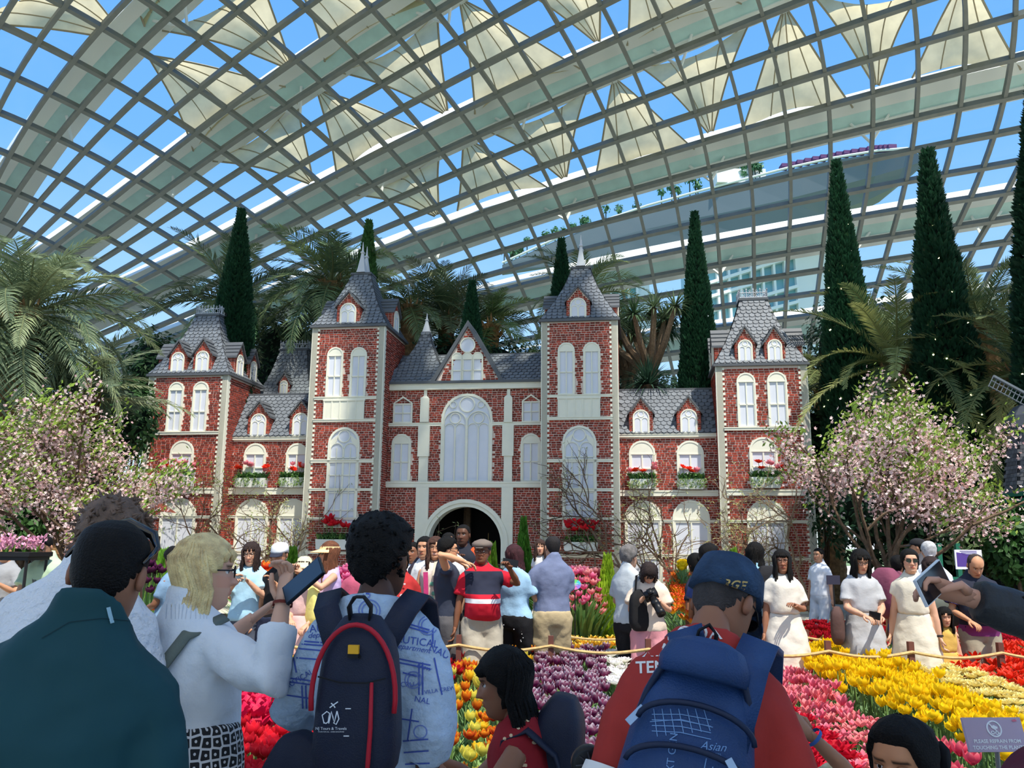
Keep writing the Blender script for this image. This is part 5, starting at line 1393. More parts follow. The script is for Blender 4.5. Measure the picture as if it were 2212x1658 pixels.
def add_head(cb, M, skin, k=1.0, lips=None, brow=(30, 22, 18), beard=False, smile=False):
    sk = rgb(skin); lip = rgb(lips or (min(255, skin[0] * .86), skin[1] * .62, skin[2] * .62)); NA = 40
    ths = [math.copysign(abs(u) ** 1.35, u) * math.pi for u in [(-1 + 2 * q / NA) for q in range(NA)]]
    zs = [-.014, -.006, .004, .014, .024, .032, .040, .046, .051, .056, .061, .067, .073, .078, .083, .090, .098, .106, .114, .119, .124, .129, .135, .142, .150, .160, .172, .186, .200, .212, .222, .229, .233]
    n0 = len(cb.v); vs, cs = [], []
    for z in zs:
        for th in ths:
            x, y = headpt(z, th); col = sk
            if abs(th) < 1.2:
                g = lambda a, b: math.exp(-(a / b) ** 2)
                nf = 0
                if .073 < z < .14: nf = max(0, min(1, (.136 - z) / .048)) if z > .083 else max(0, (z - .073) / .010)
                y += .026 * nf * g(x, .0085 + .006 * (z < .095)) + .006 * g(z - .15, .012) * g(abs(x) - .03, .02)
                y -= .011 * g(abs(x) - .031, .015) * g(z - .124, .010)
                lp = g(x, .024) * (g(z - .060, .0055) + g(z - .050, .006)); y += .0065 * lp; y -= .004 * g(x, .02) * g(z - .0555, .002) + .004 * g(x, .03) * g(z - .036, .006)
                y += .004 * g(abs(x) - .035, .018) * g(z - .092, .016)
                if abs(x) < .025 and .044 < z < .067: col = mixc(sk, lip, min(1, lp * 1.1))
                if smile and abs(x) < .02 and .052 < z < .058: col = rgb((238, 232, 224))
                if z > .07 and z < .11: col = mixc(col, rgb((min(255, skin[0] * 1.02), skin[1] * .86, skin[2] * .84)), .35)
                if abs(abs(x) - .031) < .018 and .138 < z < .148: col = rgb(brow)
                if beard and (z < .045 or (.064 < z < .073)) : col = mixc(sk, rgb((40, 32, 30)), .55)
            if beard and z < .05 and abs(th) < 1.9: col = mixc(sk, rgb((40, 32, 30)), .45)
            vs.append((x, y, z)); cs.append(col)
    fs = [(i * NA + q, i * NA + (q + 1) % NA, (i + 1) * NA + (q + 1) % NA, (i + 1) * NA + q) for i in range(len(zs) - 1) for q in range(NA)]
    fs.append(tuple(range(NA - 1, -1, -1))); fs.append(tuple((len(zs) - 1) * NA + q for q in range(NA)))
    cb.add(vs, fs, cs)
    for s_ in (-1, 1):
        cb.col = rgb((236, 232, 228)); cb.ball((s_ * .031, .0672, .1235), .0112, 8, 6)
        cb.col = rgb((30, 20, 16)); cb.ball((s_ * .031, .0744, .1232), .0060, 6, 5)
        cb.col = mixc(sk, rgb((20, 14, 12)), .45); cb.tube([(s_ * .018, .077, .1275), (s_ * .031, .0796, .1315), (s_ * .044, .073, .1285)], .0034, 5)
        cb.col = mixc(sk, lip, .15); cb.ball((s_ * .0775, -.012, .112), .03, 8, 6, (.34, .62, 1.05))
        cb.ball((s_ * .080, -.006, .112), .018, 6, 5, (.35, .6, 1))
    cb.col = sk
    return cb.xf(M, n0)
def hand_path(cb, M, curl=.5, k=1.0, spread=.12):
    """hand with palm, four fingers of unequal length and a thumb; wrist at the origin, fingers along +X, palm down, thumb towards +Y"""
    n0 = len(cb.v)
    rings = []
    for x, w, t in ((-.012, .024, .018), (.018, .031, .017), (.05, .038, .0155), (.078, .040, .013), (.092, .037, .010)):
        rings.append([(x, w * math.cos(a * .785), t * math.sin(a * .785) - .004) for a in range(8)])
    cb.loft(rings)
    for q, (y, L) in enumerate(((.028, .072), (.0095, .080), (-.0095, .074), (-.028, .058))):
        p = Vector((.084, y, -.003)); a = -(.15 + curl * .35); path = [p]; sp = (1.5 - q) * spread * .5
        for j, f in enumerate((.44, .31, .25)):
            p = p + Vector((math.cos(a) * math.cos(sp), math.cos(a) * math.sin(sp), math.sin(a))) * L * f; path.append(p); a -= curl * (.95, .75, .5)[j]
        cb.tube(path, [.0092, .0085, .0075, .0055], 6)
    th = [Vector((.012, .026, -.006)), Vector((.042, .05, -.014)), Vector((.066, .056 - curl * .016, -.02 - curl * .012)), Vector((.084, .052 - curl * .03, -.026 - curl * .02))]
    cb.tube(th, [.014, .0115, .010, .007], 6)
    return cb.xf(M @ Matrix.Scale(k, 4), n0)
def torso_rings(k, W, D, belly, hip, sw, z0=.80, grow=0.0, ztop=1.47):
    T = [(.78, .150 * hip, .105), (.86, .168 * hip, .118), (.94, .165 * hip, .118 + belly * .5), (1.03, .145 * W, .108 + belly), (1.12, .146 * W, .112 + belly * .9), (1.22, .160 * W, .118 + belly * .4), (1.30, .172 * W * sw, .116), (1.355, .160 * W * sw, .100), (1.395, .132 * W * sw, .084), (1.425, .096 * W ** .5 * sw, .072), (1.452, .064, .062), (1.480, .054, .057)]
    out = []
    for z, rx, ry in T:
        if z < z0 - .01 or z > ztop + .01: continue
        rx, ry = rx + grow, ry * D + grow
        cy = (.012 if z < 1.2 else .0) + belly * .45 * (1 if .9 < z < 1.2 else 0) - (.012 if z > 1.36 else 0)
        out.append([(rx * math.copysign(abs(math.cos(a)) ** .8, math.cos(a)) * k, (cy + ry * math.sin(a)) * k, (z - (.062 if z > 1.46 else .034) * math.sin(a) * max(0, z - 1.39) / .09) * k) for a in [2 * math.pi * q / 16 for q in range(16)]])
    return out
def ik(S, T, a, b, pole):
    d = T - S; L = d.length
    if L > (a + b) * .999: T = S + d * ((a + b) * .999 / L); d = T - S; L = d.length
    x = (a * a - b * b + L * L) / (2 * L); h = math.sqrt(max(0, a * a - x * x)); n = d.normalized()
    p = pole - n * pole.dot(n); p = p.normalized() if p.length > 1e-4 else n.orthogonal().normalized()
    return S + n * x + p * h, T
PEOPLE = []; LATE = []
def remesh_obj(mb, name, m, parent, vox, smooth=6, fac=.6, **kw):
    o = mb.obj(name, m, parent, True, **kw)
    md = o.modifiers.new('join', 'REMESH'); md.mode = 'VOXEL'; md.voxel_size = vox; md.use_smooth_shade = True
    ms = o.modifiers.new('soft', 'SMOOTH'); ms.iterations = smooth; ms.factor = fac
    if name != 'tmp_body':
        for nm_, sz in (('broad_folds', .11), ('fine_folds', .045)):
            if nm_ not in bpy.data.textures: t_ = bpy.data.textures.new(nm_, 'CLOUDS'); t_.noise_scale = sz; t_.noise_depth = 1
            dp = o.modifiers.new(nm_, 'DISPLACE'); dp.texture = bpy.data.textures[nm_]; dp.strength = .020 if sz > .1 else .007; dp.mid_level = .52; dp.texture_coords = 'LOCAL'
    return o
class Person: pass
def person(label, px, py, d, yaw, skin=(214, 168, 138), hair='short', hc='black', top=None, bottom=None, hl=None, hr=None, lean=0, roll=0, hp=0, hy=0, hrl=0, W=1.0, D=1.0, belly=0.0, hip=1.0, sw=1.0, drop=0.0, z0=0.0,
           hat=None, glasses=None, shoes=(40, 40, 44), vox=.02, curl=(.6, .6), hlen=.35, fem=False, root_dx=0, smile=False, beard=False, name='person', pol=None, pal=(0, 0), legs=True, foot=None, hsc=1.0, back=.8):
    """one figure: head top lands at pixel (px, py) at distance d, feet on the floor (z0 raises a carried child)"""
    P = Person(); top_w = at(px, py, d)
    if fem: W *= .9; sw *= .94; hip *= 1.04
    PV = Vector((0, 0, .93 - drop))
    U = Matrix.Translation(PV) @ Matrix.Rotation(R(-lean), 4, 'X') @ Matrix.Rotation(R(roll), 4, 'Y') @ Matrix.Translation(-Vector((0, 0, .93)))
    # head placed on the neck
    Hd = U @ Matrix.Translation((0, .0, 1.462)) @ Matrix.Rotation(R(hy), 4, 'Z') @ Matrix.Rotation(R(-hp), 4, 'X') @ Matrix.Rotation(R(hrl), 4, 'Y') @ Matrix.Translation((0, .005, -.005)) @ Matrix.Scale(hsc, 4)
    tl = Hd @ Vector((0, -.01, .235)); 
    k = (top_w.z - z0) / tl.z; P.k = k; P.U = U; P.H = k * 1.7
    rz = R(yaw); off = Matrix.Rotation(rz, 3, 'Z') @ Vector((tl.x * k, tl.y * k, 0))
    root = empty(name, (top_w.x - off.x, top_w.y - off.y, z0), rz, label=label, cat='person'); P.root = root
    MW = Matrix.Translation(root.location) @ Matrix.Rotation(rz, 4, 'Z'); MI = MW.inverted(); P.MW = MW; P.Hd = Hd
    K = Matrix.Scale(k, 4); UK = K @ U
    def tgt(t):
        if t is None: return None
        if t[0] == 'px': return (MI @ at(t[1], t[2], t[3])) / k
        return Vector(t)
    # unit-height joints (1.7 m figure), torso part already carried by U
    jt = {}
    for s_, t in ((-1, hl), (1, hr)):
        S = U @ Vector((s_ * (.156 * W * sw), -.012, 1.345)); T = tgt(t) if t is not None else U @ Vector((s_ * (.225 * W + .03), .02, .80))
        E, T = ik(S, T, .285, .255, Vector(pol[0 if s_ < 0 else 1]) if pol else Vector((s_ * .55, -.6, -.5)))
        jt[s_] = (S, E, T)
    P.jt = jt
    lg = {}
    for s_ in (-1, 1):
        Hp = PV + Vector((s_ * .088 * hip, 0, -.06)); A = Vector((s_ * .095 * hip, -.01 + (.0 if not drop else -.02), .085))
        if foot: A = A + Vector(foot[0 if s_ < 0 else 1])
        Kn, A = ik(Hp, A, .405, .405, Vector((s_ * .12, 1, .1))); lg[s_] = (Hp, Kn, A)
    P.lg = lg
    # body
    mb = MB()
    tr = [[tuple(U @ Vector(p)) for p in ring] for ring in torso_rings(1, W, D * .97, belly, hip, sw, grow=-.004)]
    nk = [[tuple(U @ Vector((.054 * math.cos(a * .524), -.012 + .056 * math.sin(a * .524), 1.44))) for a in range(12)], [tuple(Hd @ Vector((.050 * math.cos(a * .524), -.012 + .052 * math.sin(a * .524), .03))) for a in range(12)], [tuple(Hd @ Vector((.048 * math.cos(a * .524), -.014 + .05 * math.sin(a * .524), .075))) for a in range(12)]]
    mb.loft(tr); mb.loft(nk)
    for s_ in (-1, 1):
        S, E, T = jt[s_]; mb.tube([S, S.lerp(E, .5), E, E.lerp(T, .35), T, T + (T - E).normalized() * .012], [.046 * (W ** .5), .045 * (W ** .5), .038, .039, .026, .024], 10)
        if legs:
            Hp, Kn, A = lg[s_]; mb.tube([Hp, Hp.lerp(Kn, .5), Kn, Kn.lerp(A, .35), A, A - Vector((0, 0, .05))], [.088, .078, .056, .056, .036, .036], 10)
    mb.v = [tuple(Vector(v) * k) for v in mb.v]
    P.tmp = remesh_obj(mb, 'tmp_body', skin_c, root, max(.012, vox * .8), 4)
    def fin(dg):
        ev = P.tmp.evaluated_get(dg); me = bpy.data.meshes.new_from_object(ev); cb = CB(); cb.col = rgb(skin)
        cb.add([tuple(v.co) for v in me.vertices], [tuple(p.vertices) for p in me.polygons])
        bpy.data.meshes.remove(me)
        add_head(cb, K @ Hd, skin, smile=smile, beard=beard, brow=(30, 22, 18) if hc == 'black' else (90, 70, 54))
        cb.col = rgb(skin)
        for s_ in (-1, 1):
            S, E, T = jt[s_]; x = (T - E).normalized(); zp = Vector((0, 0, 1)) if abs(x.z) < .8 else Vector((-s_, 0, 0)) * (1 if x.z < 0 else -1)
            zp = Matrix.Rotation(R(pal[0 if s_ < 0 else 1]), 3, x) @ zp
            y = zp.cross(x).normalized(); z = x.cross(y); ys = 1 if s_ < 0 else -1
            if ys < 0: M = Matrix(((x.x, -y.x, z.x, T.x), (x.y, -y.y, z.y, T.y), (x.z, -y.z, z.z, T.z), (0, 0, 0, 1)))
            else: M = Matrix(((x.x, y.x, z.x, T.x), (x.y, y.y, z.y, T.y), (x.z, y.z, z.z, T.z), (0, 0, 0, 1)))
            n1 = len(cb.f); hand_path(cb, K @ M, curl[0 if s_ < 0 else 1])
            if ys < 0: cb.f[n1:] = [f[::-1] for f in cb.f[n1:]]
        od = P.tmp; md = cb.mesh('body', skin_c, True); od.modifiers.clear(); od.data = md; od.name = 'body'
    LATE.append(fin)
    # clothes
    def garment(nm, col, build, vx=None):
        g = MB(); build(g); g.v = [tuple(Vector(v) * k) for v in g.v]
        return remesh_obj(g, nm, col if not isinstance(col, tuple) else cloth(col), root, vx or vox, 5)
    if top:
        c, sl, hem, lo = top.get('c'), top.get('sleeve', .5), top.get('hem', .97 if bottom and bottom.get('kind') == 'dress' else .80), top.get('loose', .016)
        def bt(g):
            rr = torso_rings(1, W, D, belly, hip * (1 if hem > .9 else 1.03), sw, z0=hem, grow=lo, ztop=top.get('neck', 1.48))
            rr = [[tuple(U @ Vector(p)) for p in ring] for ring in rr]
            g.loft(rr)
            if sl > 0:
                for s_ in (-1, 1):
                    S, E, T = jt[s_]; r0 = .049 * (W ** .5) + lo
                    if sl <= .55: e = S.lerp(E, sl * 1.5); g.tube([S + Vector((-s_ * .03, 0, .008)), S.lerp(e, .3), S.lerp(e, .65), e], [r0 * .9, r0 * .98, r0 * 1.0, r0 * 1.03 + lo * .5], 12)
                    else:
                        f = (sl - .55) / .45; e = E.lerp(T, f * .97); g.tube([S + Vector((-s_ * .03, 0, .008)), S.lerp(E, .5), E, e], [r0 * .92, r0 * .97, .046 + lo, .034 + lo], 10)
        P.top = garment(top.get('name', 'shirt'), c, bt)
    if bottom:
        bc, kind, bh, lo = bottom.get('c'), bottom.get('kind', 'trousers'), bottom.get('hem', .1), bottom.get('loose', .014)
        def bb(g):
            if kind in ('skirt', 'dress'):
                fl = bottom.get('flare', .10); rr = []; zt = bottom.get('top', 1.05)
                n = 7
                for q in range(n + 1):
                    t = q / n; z = zt + (bh - zt) * t; w_ = .150 * hip * (W ** .3) + lo * .6 + .04 * min(1, t * 3) + fl * t; ring = []
                    for a in range(20):
                        an = 2 * math.pi * a / 20; f = 1 + .05 * t * math.cos(an * 5 + z * 2)
                        p = Vector((w_ * f * math.cos(an), (w_ * .74 + .012) * f * math.sin(an), z - (drop if z < .9 else drop)))
                        ring.append(tuple(U @ (p + Vector((0, 0, drop))) if z > .9 else tuple(p)))
                    rr.append(ring)
                g.loft(rr[::-1])
            else:
                rr = torso_rings(1, W, D, belly * .5, hip, sw, z0=.78, grow=lo, ztop=1.0); g.loft([[tuple(U @ Vector(p)) for p in ring] for ring in rr])
                for s_ in (-1, 1):
                    Hp, Kn, A = lg[s_]; path = [Hp, Hp.lerp(Kn, .5), Kn, Kn.lerp(A, .5), A]; rad = [.096 + lo, .088 + lo, .066 + lo * 1.4, .064 + lo, .05 + lo]
                    L = [0, .5, 1, 1.5, 2]; tgt_ = max(.05, min(2, (.87 - bh) / .405)); pp, rd = [], []
                    for i in range(5):
                        if L[i] <= tgt_: pp.append(path[i]); rd.append(rad[i])
                        else:
                            f = (tgt_ - L[i - 1]) / .5; pp.append(path[i - 1].lerp(path[i], f)); rd.append(rad[i - 1] + (rad[i] - rad[i - 1]) * f + .006); break
                    g.tube(pp, rd, 10)
        P.bottom = garment(bottom.get('name', {'trousers': 'trousers', 'shorts': 'shorts', 'skirt': 'skirt', 'dress': 'dress_skirt'}[kind]), bc, bb)
    if shoes and legs:
        for s_ in (-1, 1):
            A = lg[s_][2]; mb = MB()
            mb.loft([[((A.x + .042 * w_ * math.cos(a * .785)) * k, (A.y + y_) * k, (max(0, .028 * h_ + .03 * h_ * math.sin(a * .785))) * k) for a in range(8)] for y_, w_, h_ in ((-.06, .6, 1.3), (-.045, .95, 1.6), (.03, 1, 1.3), (.11, 1.05, .9), (.16, .9, .8), (.18, .5, .6))])
            mb.obj('shoe', cloth(shoes), root, True)
    # hair, hats, glasses
    M = K @ Hd
    def cap(nm, m, grow, line, zt=None, jitter=0.0, seed=1):
        c2 = MB(); NA = 32; zs = [-.01, .01, .03, .05, .065, .08, .095, .11, .125, .14, .155, .17, .185, .20, .215, .226, .2335]; r = random.Random(seed); vs = []
        for z in zs:
            for q in range(NA):
                th = -math.pi + 2 * math.pi * q / NA; x, y = headpt(z, th); hl_ = line(abs(th)); t = max(0, min(1, (z - hl_) / .022 + .5)); g = -.012 + (grow * (1 + jitter * r.uniform(-1, 1)) + .012) * t
                if abs(abs(th) - 1.6) < .5 and .08 < z < .14 and t < 1: g = -.012
                n = Vector((x, y + .005, (z - .12) * .9)).normalized(); p = Vector((x, y, z)) + n * g; vs.append(tuple(p))
        fs = [(i * NA + q, i * NA + (q + 1) % NA, (i + 1) * NA + (q + 1) % NA, (i + 1) * NA + q) for i in range(len(zs) - 1) for q in range(NA)]; fs.append(tuple((len(zs) - 1) * NA + q for q in range(NA)))
        c2.add(vs, fs); c2.xf(M)
        return c2.obj(nm, m, root, True)
    hm = hair_m(hc)
    r = random.Random(int(px * 7 + py))
    short_line = lambda t: .188 if t < .7 else (.188 - (t - .7) * .085 if t < 1.5 else max(.03, .12 - (t - 1.5) * .062))
    if hair == 'short': P.hair = cap('hair', hm, .013, short_line, jitter=.25, seed=int(px))
    elif hair == 'crop': P.hair = cap('hair', hm, .006, short_line, jitter=.1)
    elif hair == 'thick': P.hair = cap('hair', hm, .024, lambda t: .182 if t < .8 else (.182 - (t - .8) * .09 if t < 1.5 else max(.035, .115 - (t - 1.5) * .055)), jitter=.2, seed=int(px))
    elif hair == 'balding': P.hair = cap('hair', hm, .006, lambda t: .3 if t < 1.1 else (.16 if t < 1.3 else .07), jitter=.1)
    elif hair in ('long', 'bob', 'tied', 'bun'):
        P.hair = cap('hair', hm, .016, lambda t: .186 if t < .55 else (.186 - (t - .55) * .13 if t < 1.4 else .03), jitter=.15, seed=int(px))
        sb = MB(); n = {'long': 150, 'bob': 120, 'tied': 26, 'bun': 10}[hair] * (3 if vox < .0165 else 1); hw = .55 if vox < .0165 else 1; Lh = {'long': hlen, 'bob': .17, 'tied': .30, 'bun': .05}[hair]
        for q in range(n):
            if hair in ('long', 'bob'):
                th = r.uniform(back, math.pi) * r.choice((-1, 1)); z = r.uniform(.15, .231); P_ = lambda zz, g: Vector(headpt(zz, th) + (zz,)) + (Vector(headpt(zz, th) + (0,)).normalized() + Vector((0, 0, max(0, (zz - .17) * 12)))) * g
                gx = r.uniform(0, .010) if hw < 1 else 0; path = [P_(z, .012 + gx * .4), P_(z * .62 + .06 * .38, .019 + gx), P_(.06, .022 + gx)]; o_ = None; p = path[0]
                le = Lh * r.uniform(.75, 1.05); wv = r.uniform(-.014, .014); fr = 1 if abs(th) < 1.4 else 0
                for j in range(1, 6):
                    t = j / 5; path.append(Vector((path[2].x * (1 + .14 * t) + wv * math.sin(t * 7 + q), path[2].y + (.018 if not fr else .03) * t * (-1 if not fr else .6) + wv * math.cos(t * 6), .06 - le * t)))
                sb.tube([M @ v for v in path], [w_ * k * hw for w_ in (.004, .011, .012, .012, .011, .010, .008, .003)], 5)
            else:
                p = Vector((0, -.11, .12)); wv = Vector((r.gauss(0, .014), r.gauss(0, .01), 0))
                if hair == 'tied': path = [p * .95, p + wv + Vector((0, -.02, -.03))] + [p + wv * (1 + .5 * j) + Vector((0, -.01, -.05 - Lh * j / 5)) for j in range(1, 6)]; sb.tube([M @ v for v in path], [.01 * k] + [.012 * k] * 5 + [.003 * k], 5)
        if hair == 'bun': sb.ball((0, 0, 0), .045, 10, 8, (1, .8, 1)); sb.xf(M @ Matrix.Translation((0, -.10, .165)))
        if hair in ('long', 'bob'):
            for q in range(14):
                th = r.uniform(-.75, .75); x, y = headpt(.205, th); x1, y1 = headpt(.168, th * 1.15); sb.tube([M @ Vector((x, y + .004, .207)), M @ Vector((x1 * 1.02, y1 + .010, .178)), M @ Vector((x1 * 1.15, y1 + .006, .156))], [.006 * k, .011 * k, .003 * k], 5)
        sb.obj('hair_strands', hm, root, True, kind='stuff')
    if hair in ('short', 'thick', 'balding') and vox < .017:
        sb = MB(); tl_ = .5 if hc == 'black' else 1
        for q in range(420):
            th = r.uniform(-math.pi, math.pi); z = r.uniform(.06, .2335); z = z if abs(th) > 1.7 else max(z, .19)
            if hair == 'balding' and z > .15: continue
            x, y = headpt(z, th); n_ = Vector((x, y, max(0, z - .13) * .8)).normalized(); p = Vector((x, y, z)) + n_ * .012; t_ = Vector((r.gauss(0, 1), r.gauss(0, 1), r.gauss(-.5, 1))).normalized()
            sb.tube([M @ p, M @ (p + n_ * .010 + t_ * .012 * tl_), M @ (p + n_ * .012 * tl_ + t_ * .03 * tl_)], [.006 * k, .005 * k, .001 * k], 4)
        sb.obj('hair_tufts', hm, root, True, kind='stuff')
    def ringpts(z, g, n=28): return [Vector((headpt(z, -math.pi + 2 * math.pi * q / n)[0], headpt(z, -math.pi + 2 * math.pi * q / n)[1], z)) * 1 + Vector((headpt(z, -math.pi + 2 * math.pi * q / n)[0], headpt(z, -math.pi + 2 * math.pi * q / n)[1], 0)).normalized() * g for q in range(n)]
    if hat:
        c2 = MB(); kind, hcx = hat[0], hat[1]; hcm = hcx if not isinstance(hcx, tuple) else cloth(hcx)
        base_ = .155
        if kind == 'cap' or kind == 'cap_back':
            c2.loft([ringpts(z, g) for z, g in ((base_, .016), (.175, .018), (.2, .02), (.218, .02), (.229, .016), (.2335, .012))]); c2.v = [tuple(Vector(v) + Vector((0, 0, .016 if i >= 56 else 0))) for i, v in enumerate(c2.v)]
            c2.v = [(v[0], v[1], v[2] - (.042 * min(1, -v[1] / .08) if i < 28 and v[1] < 0 else 0)) for i, v in enumerate(c2.v)]; ft = [q for q in range(-6, 7)]
            inn = [Vector((headpt(base_, q * .14)[0] * 1.18, headpt(base_, q * .14)[1] + .014, base_ + .004)) for q in ft]; ou = [p + Vector((0, .075 * (1 - (abs(q) / 7) ** 2.2), -.018 - .006 * abs(q) / 6)) for p, q in zip(inn, ft)]
            br = MB(); nn = len(inn); br.add([tuple(p) for p in inn + ou] + [tuple(p - Vector((0, 0, .006))) for p in inn + ou], [(i, i + 1, nn + i + 1, nn + i) for i in range(nn - 1)] + [(2 * nn + i, 3 * nn + i, 3 * nn + i + 1, 2 * nn + i + 1) for i in range(nn - 1)] + [(nn + i, nn + i + 1, 3 * nn + i + 1, 3 * nn + i) for i in range(nn - 1)])
            br.xf(M); bo = br.obj('brim', cloth(hat[2]) if len(hat) > 2 else hcm, root)
            c2.xf(M); ho = c2.obj('cap', hcm, root, True); bo.parent = ho
            P.hat = ho
        elif kind == 'bucket':
            c2.loft([ringpts(z, g) for z, g in ((.105, .075), (.135, .038), (.15, .018), (.2, .02), (.225, .014), (.2335, .004))]); c2.v = [tuple(Vector(v) + Vector((0, 0, .014 if i >= 84 else 0))) for i, v in enumerate(c2.v)]
            c2.xf(M); c2.obj('bucket_hat', hcm, root, True)
        elif kind == 'flat':
            c2.loft([ringpts(z, g) for z, g in ((.15, .014), (.165, .03), (.19, .036), (.212, .026), (.228, .012), (.234, .004))]); c2.v = [(v[0], v[1] + .02, v[2] + .012) for v in c2.v]
            c2.add([(-.06, .08, .16), (-.03, .135, .15), (.03, .135, .15), (.06, .08, .16), (-.06, .08, .172), (-.03, .132, .16), (.03, .132, .16), (.06, .08, .172)], [(0, 3, 2, 1), (4, 5, 6, 7), (0, 1, 5, 4), (1, 2, 6, 5), (2, 3, 7, 6)])
            c2.xf(M); c2.obj('flat_cap', hcm, root, True)
        elif kind == 'visor':
            c2.loft([ringpts(z, g) for z, g in ((.152, .018), (.185, .022), (.187, .016), (.154, .012))], False)
            ft = list(range(-7, 8)); inn = [Vector((headpt(.155, q * .17)[0] * 1.2, headpt(.155, q * .17)[1] + .014, .158)) for q in ft]; ou = [p + Vector((p.x * .55 * (abs(q) / 7), .12 * (1 - (abs(q) / 8) ** 2), -.03)) for p, q in zip(inn, ft)]; nn = len(inn)
            c2.add([tuple(p) for p in inn + ou] + [tuple(p - Vector((0, 0, .005))) for p in inn + ou], [(i, i + 1, nn + i + 1, nn + i) for i in range(nn - 1)] + [(2 * nn + i, 3 * nn + i, 3 * nn + i + 1, 2 * nn + i + 1) for i in range(nn - 1)])
            c2.xf(M); c2.obj('sun_visor', hcm, root)
    if glasses:
        c2 = MB(); dark = glasses == 'sun'; zc = .124
        for s_ in (-1, 1):
            el_ = [(s_ * .033 + .024 * math.cos(a * .4488), .098, zc + .019 * math.sin(a * .4488)) for a in range(15)]
            c2.tube([M @ Vector(p) for p in el_], .0022 * k, 4, False); c2.tube([M @ Vector((s_ * .057, .096, zc + .006)), M @ Vector((s_ * .078, .04, zc + .004)), M @ Vector((s_ * .08, -.02, zc))], .0024 * k, 4)
        c2.tube([M @ Vector((-.011, .1, zc + .006)), M @ Vector((.011, .1, zc + .006))], .0022 * k, 4)
        go = c2.obj('glasses', mat('dark_frame', (28, 26, 28), 0.3), root)
        if dark:
            l2 = MB()
            for s_ in (-1, 1): l2.add([tuple(M @ Vector((s_ * .033 + .0235 * math.cos(a * .4488), .099, zc + .0185 * math.sin(a * .4488)))) for a in range(14)], [tuple(range(14))])
            l2.obj('dark_lens', mat('dark_lens', (18, 16, 18), 0.08, spec=.8), go)
    PEOPLE.append(P)
    return P
def held(P, name, mb_or_fn, mats, label, cat, M, **kw):
    """a thing carried by a person: top-level, placed with the person's own frame"""
    o = mb_or_fn.obj(name, mats, None, True, label=label, cat=cat, **kw); o.matrix_world = P.MW @ M
    return o
phone_b = mat('phone_body', (26, 27, 30), 0.25); screen_m = mat('phone_screen', (52, 58, 66), 0.12, spec=.7)
def phone(P, s_, label, tilt=60, up=.06, fwd=.03, mid=False, case=None, rot=0):
    """phone held at the given hand (or between both hands)"""
    T = P.jt[s_][2] if not mid else (P.jt[-1][2] + P.jt[1][2]) / 2
    mb = MB(); mb.box(-.037, .037, -.005, .005, -.075, .075); mb.v = [(v[0] * (.94 if abs(v[2]) > .07 else 1), v[1], v[2]) for v in mb.v]
    o = mb.obj('phone', cloth(case, 'phone_case') if case else phone_b, None, label=label, cat='phone')
    M = P.MW @ Matrix.Translation((T + Vector((0, fwd, up))) * P.k) @ Matrix.Rotation(R(rot), 4, 'Y') @ Matrix.Rotation(R(90 - tilt), 4, 'X')
    o.matrix_world = M
    MB().box(-.034, .034, -.0062, -.0048, -.071, .071).obj('screen', screen_m, o); MB().box(-.03, -.008, .005, .0075, .04, .068).obj('camera_bump', phone_b, o)
    return o
def bagbody(w, d, h, top=.8, n=24, rows=9, e=.55, bulge=.12):
    """soft bag: super-elliptic rings from bottom to top, front towards -Y"""
    mb = MB(); rings = []
    for q in range(rows + 1):
        t = q / rows; f = (1 - (2 * t - 1) ** 6 * .35) * (1 + (top - 1) * t ** 2); z = -h / 2 + h * (t + .0)
        z += .0
        rings.append([(w / 2 * f * math.copysign(abs(math.cos(a)) ** e, math.cos(a)), d / 2 * f * (1 + bulge * math.sin(math.pi * t)) * math.copysign(abs(math.sin(a)) ** e, math.sin(a)), z) for a in [2 * math.pi * j / n for j in range(n)]])
    t0 = [tuple(p) for p in rings[0]]; t1 = [tuple(p) for p in rings[-1]]
    rings = [[(p[0] * .8, p[1] * .75, p[2] - h * .018) for p in t0]] + rings + [[(p[0] * .82, p[1] * .8, p[2] + h * .03) for p in t1], [(p[0] * .45, p[1] * .45, p[2] + h * .045) for p in t1]]
    return mb.loft(rings)
def ribbon(mb, path, w, t, side):
    """flat strap along a path; side is the width direction"""
    path = [Vector(p) for p in path]; rings = []
    for i, p in enumerate(path):
        tn = (path[min(i + 1, len(path) - 1)] - path[max(i - 1, 0)]).normalized(); s = tn.cross(Vector((0, 1, 0))) if side == 'back' else Vector(side); s = (s - tn * s.dot(tn)).normalized() * w / 2; n = tn.cross(s).normalized() * t / 2
        rings.append([p + s + n, p - s + n, p - s - n, p + s - n])
    return mb.loft(rings)
